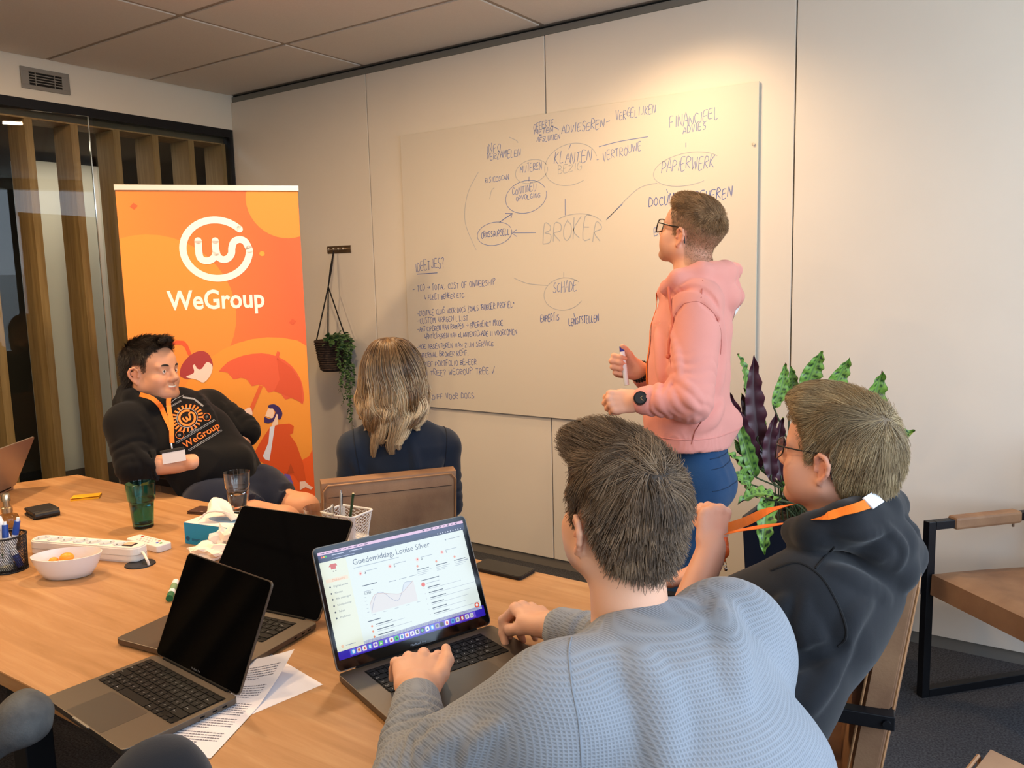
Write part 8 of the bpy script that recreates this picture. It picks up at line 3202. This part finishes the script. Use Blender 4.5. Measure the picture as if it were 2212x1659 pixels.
        f_ = (ti - i0)[:, None]
        path = path[i0] * (1 - f_) + path[i0 + 1] * f_
        t = np.linspace(0, 1, NP)
        rprof = np.interp(t, [0, 0.2, 0.5, 0.8, 0.94, 1.0], [0.006, 0.013, 0.017, 0.014, 0.010, 0.006])
        tone0 = rg.random()
        M = 300
        off = rg.normal(size=(M, 2)) * 0.55
        tw = rg.normal(size=M) * 0.4
        for m_ in range(M):
            a_ = tw[m_] + 2.2 * t
            o1 = off[m_, 0] * np.cos(a_) - off[m_, 1] * np.sin(a_)
            o2 = off[m_, 0] * np.sin(a_) + off[m_, 1] * np.cos(a_)
            cut = 1.0 - 0.10 * rg.random() ** 2
            pp = path + (lat[None] * o1[:, None] * 1.35 + rad[None] * o2[:, None] * 0.75) * rprof[:, None]
            if cut < 1:
                tt = np.linspace(0, (NP - 1) * cut, NP)
                j0 = np.clip(tt.astype(int), 0, NP - 2)
                ff = (tt - j0)[:, None]
                pp = pp[j0] * (1 - ff) + pp[j0 + 1] * ff
            allp.append(pp)
            tones.append(0.2 * rg.random() + 0.8 * tone0)
    allp = np.array(allp)
    N = len(allp)
    W_ = T.many(allp.reshape(-1, 3))
    inv = np.array(MW[hb].inverted())
    W_ = W_ @ inv[:3, :3].T + inv[:3, 3]
    cu = bpy.data.hair_curves.new('hair_locks')
    cu.add_curves([NP] * N)
    cu.attributes['position'].data.foreach_set('vector', W_.astype(np.float32).ravel())
    ra = cu.attributes.get('radius') or cu.attributes.new('radius', 'FLOAT', 'POINT')
    ra.data.foreach_set('value', np.tile(np.interp(np.linspace(0, 1, NP), [0, 0.7, 1], [0.0008, 0.0008, 0.0004]), N).astype(np.float32))
    cu.attributes.new('tone', 'FLOAT', 'CURVE').data.foreach_set('value', np.array(tones, np.float32))
    cu.materials.append(hs)
    o = bpy.data.objects.new('hair_locks', cu)
    COL.objects.link(o)
    o.parent = hb
    MW[o] = MW[hb]
    o['kind'] = 'stuff'
    return P


woman()


# ---------------------------------------------------------------- man leaning back in the black hoodie, far left
def black_man():
    fB = nrm(A_(0.99, -0.02, 0.30))
    fH = nrm(A_(0.99, -0.02, 0))
    sB = A_(0.02, 0.99, 0)                       # his left, away from the camera
    T = Pose((1.642, -1.729, 1.197), (0.955, 0.285, 0.03), (-0.13, 0.0, 1), scale=1.02)
    neck = A_((1.641, -1.707, 1.032))
    pel = A_((1.917, -1.594, 0.699))
    P = thing('person', 'smiling man leaning back in black printed hoodie beside the orange banner', 'person', (pel[0], pel[1], 0))
    shR, shL = A_((1.650, -1.850, 1.015)), A_((1.591, -1.450, 1.015))
    elR, wrR = A_((1.740, -1.886, 0.864)), A_((1.893, -1.731, 0.867))
    elL, wrL = A_((1.740, -1.388, 0.917)), A_((1.785, -1.496, 0.805))
    C = Clay(A_(1.10, -2.00, 0.55), A_(2.75, -1.15, 1.45), 0.0044)
    sculpt_head(C, T, neck, 0.060, smile=True, wide=1.0)
    C.ell(T(0.06, 0, -0.085), A_(0.045, 0.055, 0.030), 0.02, axes=T.axes)
    C.seg(neck, (neck + pel) / 2, 0.06, 0.11, 0.03, side=sB, flat=0.7)
    C.chain([shR, elR, wrR], [0.050, 0.040, 0.036], 0.02)
    C.chain([shL, elL, wrL], [0.052, 0.048, 0.036], 0.02)
    C.seg(neck, shL, 0.05, 0.05, 0.03)
    C.seg(neck, shR, 0.05, 0.05, 0.03)
    sculpt_hand(C, wrR, nrm(wrR - elR) * 0.55 + A_(-0.45, 0.65, -0.1), A_(0.2, -0.7, 0.7), s=1, curl=(0.4, 0.5, 0.3), scale=0.98)
    sculpt_hand(C, wrL, nrm(A_(-0.6, -0.5, -0.3)), A_(0.7, -0.3, 0.7), s=-1, curl=(0.4, 0.5, 0.3), scale=0.98)
    C.seg((neck + pel) / 2, pel + A_(0.01, 0, 0), 0.11, 0.10, 0.03, side=sB, flat=0.7)
    # bare knees below the shorts
    hR, hL = pel + A_(0.02, -0.10, -0.02), pel + A_(0.02, 0.10, -0.02)
    knR, knL = A_((2.302, -1.675, 0.676)), A_((2.161, -1.458, 0.653))
    for h_, k in ((hR, knR), (hL, knL)):
        C.seg(h_, k, 0.07, 0.060, 0.02)
        C.seg(k, k + A_(0.02, 0.02, -0.14), 0.062, 0.055, 0.02)
    Pv, Q = largest_part(*C.skin())
    tint = skin_tint(Pv, T, '#cf9878', stubble=0.42, stub_col='#5a4036', scalp='#2c211c', scalp_fn=lambda L: keep_line([-0.085, -0.078, -0.06, -0.03, 0.03, 0.03, 0.0, 0.0, 0.045, 0.085, 0.10, 0.106])(L) * 0.75)
    body = mesh_np('body', Pv, Q, M_SKIN, P, colors=tint)
    # lower legs and feet complete the seat
    eyes(P, T, (-0.25, 0.0))
    brows(P, T, mat('brow_dark', '#1d1512', 0.7))
    mb = MB()
    mb.tube(catmull([T(0.0905, -0.018, -0.0525), T(0.0965, 0, -0.0545), T(0.0905, 0.018, -0.0525)], 5), 0.0040 * T.k, 8)
    mb.build('teeth', M_TEETH, P, smooth=True, world=True)
    # ---- hoodie
    S = Clay(A_(1.10, -2.00, 0.55), A_(2.65, -1.15, 1.32), 0.0055)
    mid = (shL + shR) / 2
    bel = A_((1.829, -1.612, 0.814))
    tor = [pel + A_(-0.01, 0, 0.0), bel, A_((1.752, -1.647, 0.925)), A_((1.665, -1.670, 1.005)), A_((1.630, -1.689, 1.037))]
    S.chain(tor, [0.165, 0.175, 0.175, 0.160, 0.09], 0.03, side=sB, flat=0.80)
    S.ell(A_((1.867, -1.621, 0.820)), (0.09, 0.125, 0.085), 0.06)
    S.seg(neck + A_(0, 0, -0.02), shR, 0.068, 0.074, 0.05)
    S.seg(neck + A_(0, 0, -0.02), shL, 0.068, 0.074, 0.05)
    S.seg(shR, elR, 0.080, 0.070, 0.03, wr=(0.007, 80, 0.4, 1.3))
    S.seg(elR, elR + (wrR - elR) * 0.36, 0.070, 0.058, 0.012, cut1=True, wr=(0.008, 95, -0.2, 1.1))
    S.seg(shL, elL, 0.076, 0.064, 0.03, wr=(0.007, 80, 0.3, 1.3))
    S.seg(elL, elL + (wrL - elL) * 0.32, 0.070, 0.060, 0.012, cut1=True)
    # pouch pocket over the hands
    S.seg(A_((1.902, -1.739, 0.856)), A_((1.938, -1.583, 0.831)), 0.070, 0.078, 0.02, side=(0, 0, 1), flat=0.88, cut0=True)
    # hood behind the neck
    hp = [A_((1.733, -1.708, 1.084)), A_((1.725, -1.775, 1.086)), A_((1.632, -1.798, 1.108)), A_((1.512, -1.758, 1.114)), A_((1.457, -1.676, 1.096)), A_((1.534, -1.603, 1.068)), A_((1.633, -1.611, 1.056))]
    S.chain(hp, [0.022, 0.028, 0.034, 0.036, 0.032, 0.028, 0.022], 0.014)
    S.chain([A_((1.604, -1.795, 1.099)), A_((1.504, -1.771, 1.070)), A_((1.434, -1.695, 1.074))], [0.036, 0.040, 0.036], 0.02)
    S.seg(T(-0.02, 0, -0.105), T(-0.015, 0, -0.165), 0.066, 0.060, 0.012, 'sub')
    S.ripple(0.0045, 24, 41)
    folds(S, [[(1.741, -1.855, 1.049), (1.835, -1.865, 0.972), (1.859, -1.857, 0.912)], [(1.819, -1.937, 0.966), (1.856, -1.920, 0.915), (1.886, -1.905, 0.881)], [(1.748, -1.597, 1.103), (1.790, -1.580, 1.029), (1.817, -1.573, 0.955)], [(1.741, -1.488, 1.050), (1.776, -1.475, 0.983), (1.810, -1.459, 0.935)]], 0.011, 0.45, 0.014)
    Sv, Sq = largest_part(*S.skin())
    ho = mesh_np('hoodie', Sv, Sq, cloth_mat('black_cotton', '#0d0d0f', bump=0.2, var=0.12, sheen=0.05), P)
    # ---- chest print
    away = A_(-0.562, 0.817, -0.13)
    o = on(S, (1.873, -1.742, 1.037))
    N = nrm(A_(*CAM_POS) - o)
    U = A_(0.825, 0.564, -0.024) * 0.864 + A_(-0.053, 0.121, 0.991) * 0.504
    U = nrm(U - N * np.dot(U, N))
    Vv = np.cross(N, U)
    px = 1.83e-3

    def prn(name, figs, m):
        mb = MB()
        for vs, fs in figs:
            v2, f2 = refine2d([(a_ * 0.70, b_ * 0.70) for a_, b_ in vs], fs, 0.012)
            if f2:
                mb.add(project_print(S, o, U, Vv, N, v2, 0.3, 0.0016), f2)
        if mb.v:
            mb.build(name, m, ho, world=True)

    def ringf(cx, cy, r0, r1, n=30, a0=0, a1=360):
        a = [math.radians(a0 + (a1 - a0) * i / n) for i in range(n + 1)]
        vs = [(cx + r0 * math.cos(t), cy + r0 * math.sin(t)) for t in a] + [(cx + r1 * math.cos(t), cy + r1 * math.sin(t)) for t in a]
        return vs, [(i, i + 1, n + 2 + i, n + 1 + i) for i in range(n)]

    def strokef(pts, w):
        mb = MB()
        stroke_poly(mb, pts, w, None)
        return [(p.x, p.y) for p in mb.v], mb.f
    og, gy = mat('print_orange', '#e8772a', 0.7), mat('print_grey', '#8d9096', 0.7)
    figs = []
    for k in range(22):
        a = 2 * PI * k / 22
        ca, sa = math.cos(a), math.sin(a)
        figs.append(([(0.058 * ca - 0.0042 * sa, 0.052 * sa + 0.0042 * ca), (0.084 * ca - 0.0050 * sa, 0.072 * sa + 0.0050 * ca), (0.084 * ca + 0.0050 * sa, 0.072 * sa - 0.0050 * ca), (0.058 * ca + 0.0042 * sa, 0.052 * sa - 0.0042 * ca)], [(0, 1, 2, 3)]))
    figs.append(ringf(0, 0, 0.034, 0.045, 30, 40, 370))
    w_ = [(-0.020, 0.012), (-0.019, -0.006), (-0.012, -0.015), (-0.004, -0.010), (-0.002, 0.008), (-0.001, -0.008), (0.006, -0.015), (0.014, -0.008), (0.018, 0.010), (0.030, 0.016), (0.040, 0.004)]
    figs.append(strokef([(p.x, p.y) for p in catmull([Vector((a, b, 0)) for a, b in w_], 4)], 0.009))
    figs += [ringf(-0.078, -0.058, 0.019, 0.0215), ringf(0.088, -0.050, 0.019, 0.0215)]
    vs, fs = text_mesh('WeGroup', 0.050, 0.0007)
    wd = max(v.x for v in vs)
    figs.append(([(v.x - wd / 2 + 0.012, v.y - 0.135) for v in vs], fs))
    prn('chest_print', figs, og)
    figs = [ringf(0, 0, 0.050, 0.0535), strokef([(-0.115, -0.082), (0.115, -0.082)], 0.0030), strokef([(-0.115, -0.089), (0.115, -0.089)], 0.0022),
            strokef([(-0.085, -0.150), (0.115, -0.150)], 0.0030), strokef([(-0.085, -0.157), (0.115, -0.157)], 0.0022),
            strokef([(0.040, 0.110), (0.085, 0.072), (0.105, 0.010)], 0.010), strokef([(-0.060, 0.110), (0.0, 0.122), (0.05, 0.118)], 0.003), strokef([(-0.095, 0.060), (-0.088, 0.0)], 0.009)]
    for txt, x, y, s_ in (('20', -0.088, -0.063, 0.015), ('17', 0.079, -0.055, 0.015), ('• SINCE •', -0.035, -0.078, 0.013), ('BROKERAGE', -0.05, 0.093, 0.013)):
        vs, fs = text_mesh(txt, s_, 0.0002)
        figs.append(([(v.x + x, v.y + y) for v in vs], fs))
    prn('print_lines', figs, gy)
    # ---- denim shorts
    W = Clay(A_(1.75, -2.00, 0.40), A_(2.75, -1.15, 0.98), 0.007)
    W.seg(hR, hL, 0.135, 0.135, 0.05)
    for h_, k in ((hR, knR), (hL, knL)):
        W.seg(h_, k + (h_ - k) * 0.27, 0.105, 0.082, 0.03, cut1=True, wr=(0.004, 18, 0.0, 0.8))
    W.ripple(0.003, 30, 44)
    wv, wq = largest_part(*W.skin())
    mesh_np('denim_shorts', wv, wq, cloth_mat('denim_dark', '#151d31', bump=0.35, var=0.15), P)
    W = Clay(A_(2.0, -2.0, 0.03), A_(2.95, -1.0, 0.66), 0.008)
    for k in (knR, knL):
        W.seg(k + A_(0.018, 0.018, -0.12), A_(k[0] + 0.06, k[1] + 0.03, 0.06), 0.058, 0.042, 0.0)
    wv, wq = W.skin()
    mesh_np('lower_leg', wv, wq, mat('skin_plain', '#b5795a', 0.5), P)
    for k in (knR, knL):
        mb = MB()
        mb.ball((k[0] + 0.11, k[1] + 0.03, 0.045), (0.125, 0.048, 0.045), 14, 8)
        mb.build('shoe', MATS['dark_shoe'], P, smooth=True, world=True)
    # ---- hair
    Hc = Clay(T(0, 0, 0) - 0.2, T(0, 0, 0) + 0.2, 0.0045)
    E = lambda c, r, k=0.02: Hc.ell(T(*c), A_(r) * T.k, k, 'add', T.axes)
    E((-0.016, 0, 0.042), (0.101, 0.0785, 0.0895), 0.01)
    E((0.030, 0, 0.02), (0.064, 0.0630, 0.075), 0.02)
    E((0.016, 0, 0.092), (0.076, 0.058, 0.036), 0.03)
    E((0.088, -0.015, 0.118), (0.020, 0.036, 0.016), 0.02)
    Hc.seg(T(-0.055, 0, -0.02), T(-0.064, 0, -0.080), 0.058 * T.k, 0.048 * T.k, 0.03)
    zl = [-0.086, -0.078, -0.058, -0.024, 0.036, 0.036, 0.008, 0.008, 0.045, 0.085, 0.10, 0.106]
    hair_mask(Hc, T, HL_X, zl)
    hv, hq = Hc.skin()
    hb = mesh_np('hair', hv, hq, mat('hair_black_base', '#1d1613', 0.55, bump=0.5, bscale=260), P)
    hs = hair_mat('hair_black', '#120d0b', '#221a15', '#3a2e27', rough=0.4)
    Nn = 7000
    R = cap_roots(Hc, T, keep_line(zl, 0.003), Nn, 28)
    L = T.local(R)
    whorl = A_(-0.075, 0.0, 0.10)

    def flow(L):
        d = L - whorl
        d = d / (np.linalg.norm(d, axis=1, keepdims=True) + 0.01)
        top = np.clip((L[:, 2] - 0.055) / 0.05, 0, 1)[:, None]
        return d + np.tile(A_(0.9, -0.2, 0.2), (len(L), 1)) * top + np.tile(A_(-0.2, 0, -0.9), (len(L), 1)) * (1 - top)
    ln_ = np.interp(L[:, 2], [-0.08, 0.02, 0.07, 0.12], [0.010, 0.015, 0.026, 0.036])
    ln_ = np.where((np.abs(L[:, 0]) < 0.04) & (L[:, 2] < 0.055), 0.007, ln_)
    hair_strands('hair_strands', hb, R, None, ln_, T, Hc, hs, flow, 5, 0.0007, 0.005, 0.25, clump=30, seed=34, curl_out=0.006)
    # ---- lanyard with badge
    ly = thing('lanyard', 'orange lanyard with a white badge worn by the man in the black hoodie', 'lanyard', tuple(neck))
    mb = MB()
    c1 = [(1.723, -1.831, 1.129), (1.796, -1.831, 1.120), (1.860, -1.840, 1.097), (1.894, -1.846, 1.063), (1.908, -1.841, 1.033), (1.916, -1.839, 1.012)]
    c2 = [(1.832, -1.782, 1.122), (1.866, -1.809, 1.107), (1.898, -1.829, 1.078), (1.914, -1.835, 1.046), (1.917, -1.838, 1.012)]
    for c in (c1, c2):
        pts = [on(S, p) for p in catmull([Vector(q) for q in c], 4)]
        pts = [p + nrm(A_(*CAM_POS) - p) * 0.003 for p in pts]
        ribbon(mb, pts, 0.017, normals=[nrm(A_(*CAM_POS) - p + A_(0, 0, 0.2)) for p in pts], lift=0.001, thick=0.002)
    pts = [on(S, p) for p in ((1.917, -1.838, 1.012), (1.919, -1.841, 0.989), (1.921, -1.843, 0.964))]
    pts = [p + nrm(A_(*CAM_POS) - p) * 0.006 for p in pts]
    ribbon(mb, pts, 0.017, normals=[nrm(A_(*CAM_POS) - p) for p in pts], lift=0.001, thick=0.003)
    mb.build('strap', M_ORANGE, ly, world=True)
    e = pts[-1] - away * 0.008
    mb = MB()
    mb.cyl(e + A_(0, 0, 0.0), e + A_(0.004, 0, -0.022), 0.005, 0.004, 10)
    mb.build('clip', M_CHROME, ly, smooth=True, world=True)
    img_r = A_(0.825, 0.564, -0.024)
    down = nrm(A_((1.964, -1.845, 0.919)) - A_((1.946, -1.853, 0.952))) * 0.4 + A_(0, 0, -0.9)
    down = nrm(down - away * 0.35)
    b0 = e + A_(0.006, 0.003, -0.022) - away * 0.012
    M = Matrix.Identity(4)
    rt = nrm(img_r - down * np.dot(img_r, down))
    nn = np.cross(rt, -down)
    for i in range(3):
        M[i][0], M[i][1], M[i][2], M[i][3] = rt[i], -down[i], nn[i], b0[i]
    MB().box((0, -0.004, 0), (0.092, 0.012, 0.004), 0.002, M).build('badge_holder', mat('badge_black', '#1d1d20', 0.5), ly, world=True)
    MB().box((0.004, -0.030, 0), (0.086, 0.042, 0.0015), 0.0005, M).build('badge_card', mat('badge_white', '#c9c9d2', 0.4), ly, world=True)
    return P


black_man()


# ---------------------------------------------------------------- person at the front edge: only a dark knee and a grey shoe reach into the picture
def near_person():
    P = thing('person', 'person at the front table edge, only dark trouser knee and grey shoe showing', 'person', (3.48, -3.45, 0))
    hipR, hipL = A_(3.62, -3.46, 0.55), A_(3.40, -3.44, 0.55)
    knR = A_((3.638, -2.999, 0.888))
    anR = A_((3.232, -2.997, 0.810))
    knL = A_(2.98, -3.24, 0.82)
    C = Clay((3.05, -3.95, 0.40), (3.98, -3.00, 1.42), 0.009)
    T = Pose((3.46, -3.55, 1.24), (-0.2, 0.97, 0), scale=1.0)
    sculpt_head(C, T, (3.47, -3.56, 1.08), 0.055)
    C.chain([(3.47, -3.56, 1.08), (3.48, -3.52, 0.85), (3.50, -3.46, 0.58)], [0.10, 0.14, 0.14], 0.04, side=(1, 0, 0), flat=0.7)
    for s in (1, -1):
        sh, el, wr = A_(3.47 + 0.19 * s, -3.56, 1.02), A_(3.47 + 0.25 * s, -3.50, 0.76), A_(3.50 + 0.10 * s, -3.26, 0.74)
        C.chain([sh, el, wr], [0.045, 0.04, 0.03], 0.02)
        C.seg((3.47, -3.56, 1.05), sh, 0.05, 0.048, 0.03)
        sculpt_hand(C, wr, A_(-0.3 * s, 0.9, 0.1), (0, 0, 1), s=s, curl=(0.4, 0.5, 0.3))
    Pv, Q = largest_part(*C.skin())
    mesh_np('body', Pv, Q, M_SKIN, P, colors=skin_tint(Pv, T, '#d9a88c', scalp='#3a2c22', scalp_fn=keep_line([-0.085, -0.078, -0.06, -0.03, 0.03, 0.03, -0.012, -0.006, 0.03, 0.055, 0.078, 0.09])))
    eyes(P, T)
    S = Clay((3.05, -3.95, 0.48), (3.98, -3.05, 1.16), 0.009)
    S.chain([(3.47, -3.56, 1.04), (3.47, -3.56, 0.98), (3.48, -3.52, 0.80), (3.50, -3.46, 0.54)], [0.09, 0.16, 0.165, 0.165], 0.03, side=(1, 0, 0), flat=0.74)
    for s in (1, -1):
        sh, el, wr = A_(3.47 + 0.19 * s, -3.56, 1.01), A_(3.47 + 0.25 * s, -3.50, 0.76), A_(3.50 + 0.10 * s, -3.26, 0.74)
        S.seg((3.47, -3.56, 1.02), sh, 0.07, 0.07, 0.04)
        S.seg(sh, el, 0.07, 0.06, 0.03)
        S.seg(el, wr + (el - wr) * 0.12, 0.058, 0.044, 0.01, cut1=True)
    sv, sq_ = largest_part(*S.skin())
    mesh_np('sweater', sv, sq_, cloth_mat('dark_green_knit', '#2b332f'), P)
    Hc = Clay(T(0, 0, 0) - 0.18, T(0, 0, 0) + 0.18, 0.007)
    Hc.ell(T(-0.014, 0, 0.042), (0.104, 0.083, 0.094), 0.01, axes=T.axes)
    hair_mask(Hc, T, HL_X, [-0.075, -0.07, -0.05, -0.02, 0.035, 0.035, 0.0, 0.0, 0.04, 0.07, 0.09, 0.1])
    hv, hq = Hc.skin()
    mesh_np('hair', hv, hq, mat('hair_dark_base', '#2c211a', 0.6, bump=0.5, bscale=200), P)
    W = Clay((2.95, -3.70, 0.03), (3.90, -2.75, 1.02), 0.006)
    W.seg(hipR, hipL, 0.11, 0.11, 0.04)
    W.seg(hipR, knR + A_(-0.01, -0.02, -0.05), 0.098, 0.070, 0.02)
    W.ell(knR + A_(0, 0, -0.02), (0.066, 0.060, 0.060), 0.03)
    W.seg(hipL, knL, 0.098, 0.070, 0.02)
    W.seg(knL, A_((3.145, -3.064, 0.770)), 0.066, 0.048, 0.02, cut1=True)
    W.seg(knR + A_(-0.01, 0.0, -0.05), A_(knR[0] - 0.02, knR[1] + 0.05, 0.10), 0.064, 0.050, 0.02, cut1=True)
    W.ripple(0.003, 34, 71)
    wv, wq = largest_part(*W.skin())
    mesh_np('trousers', wv, wq, cloth_mat('black_trousers', '#1b1d22', bump=0.2, var=0.10), P)
    # grey suede shoe, seen from its side, toe to the right
    Sh = Clay(anR - 0.22, anR + 0.22, 0.0045)
    d = nrm(A_((3.251, -2.977, 0.853)) - A_((3.179, -3.039, 0.780)))
    upn = nrm(A_(0.25, -0.45, 0.85))
    upn = nrm(upn - d * np.dot(upn, d))
    toe, heel = A_((3.233, -2.992, 0.840)), A_((3.160, -3.052, 0.781))
    Sh.seg(heel, toe, 0.040, 0.040, 0.02, side=np.cross(d, upn), flat=0.90, flat1=0.72)
    Sh.ell(toe, (0.046, 0.046, 0.040), 0.02)
    Sh.seg(heel + upn * 0.02, heel + upn * 0.07, 0.042, 0.040, 0.02)
    Sh.ripple(0.006, 45, 72)
    v_, q_ = largest_part(*Sh.skin())
    sh_ = mesh_np('shoe', v_, q_, mat('suede_grey', '#5d5f5e', 0.95, color2='#48494a', vscale=30, bump=0.3, bscale=300), P)
    mb = MB()
    for k in range(3):
        c = heel + (toe - heel) * (0.45 + 0.15 * k) + upn * 0.034
        s_ = np.cross(d, upn)
        mb.tube([c - s_ * 0.028 - upn * 0.004, c + upn * 0.006, c + s_ * 0.028 - upn * 0.004], 0.003, 6)
    mb.build('lace', mat('lace_grey', '#7b7d7c', 0.9), sh_, smooth=True, world=True)
    mb = MB()
    mb.ball((float(knR[0]) - 0.02, float(knR[1]) + 0.10, 0.045), (0.048, 0.125, 0.045), 14, 8)
    mb.build('shoe', MATS['suede_grey'], P, smooth=True, world=True)
    return P


near_person()
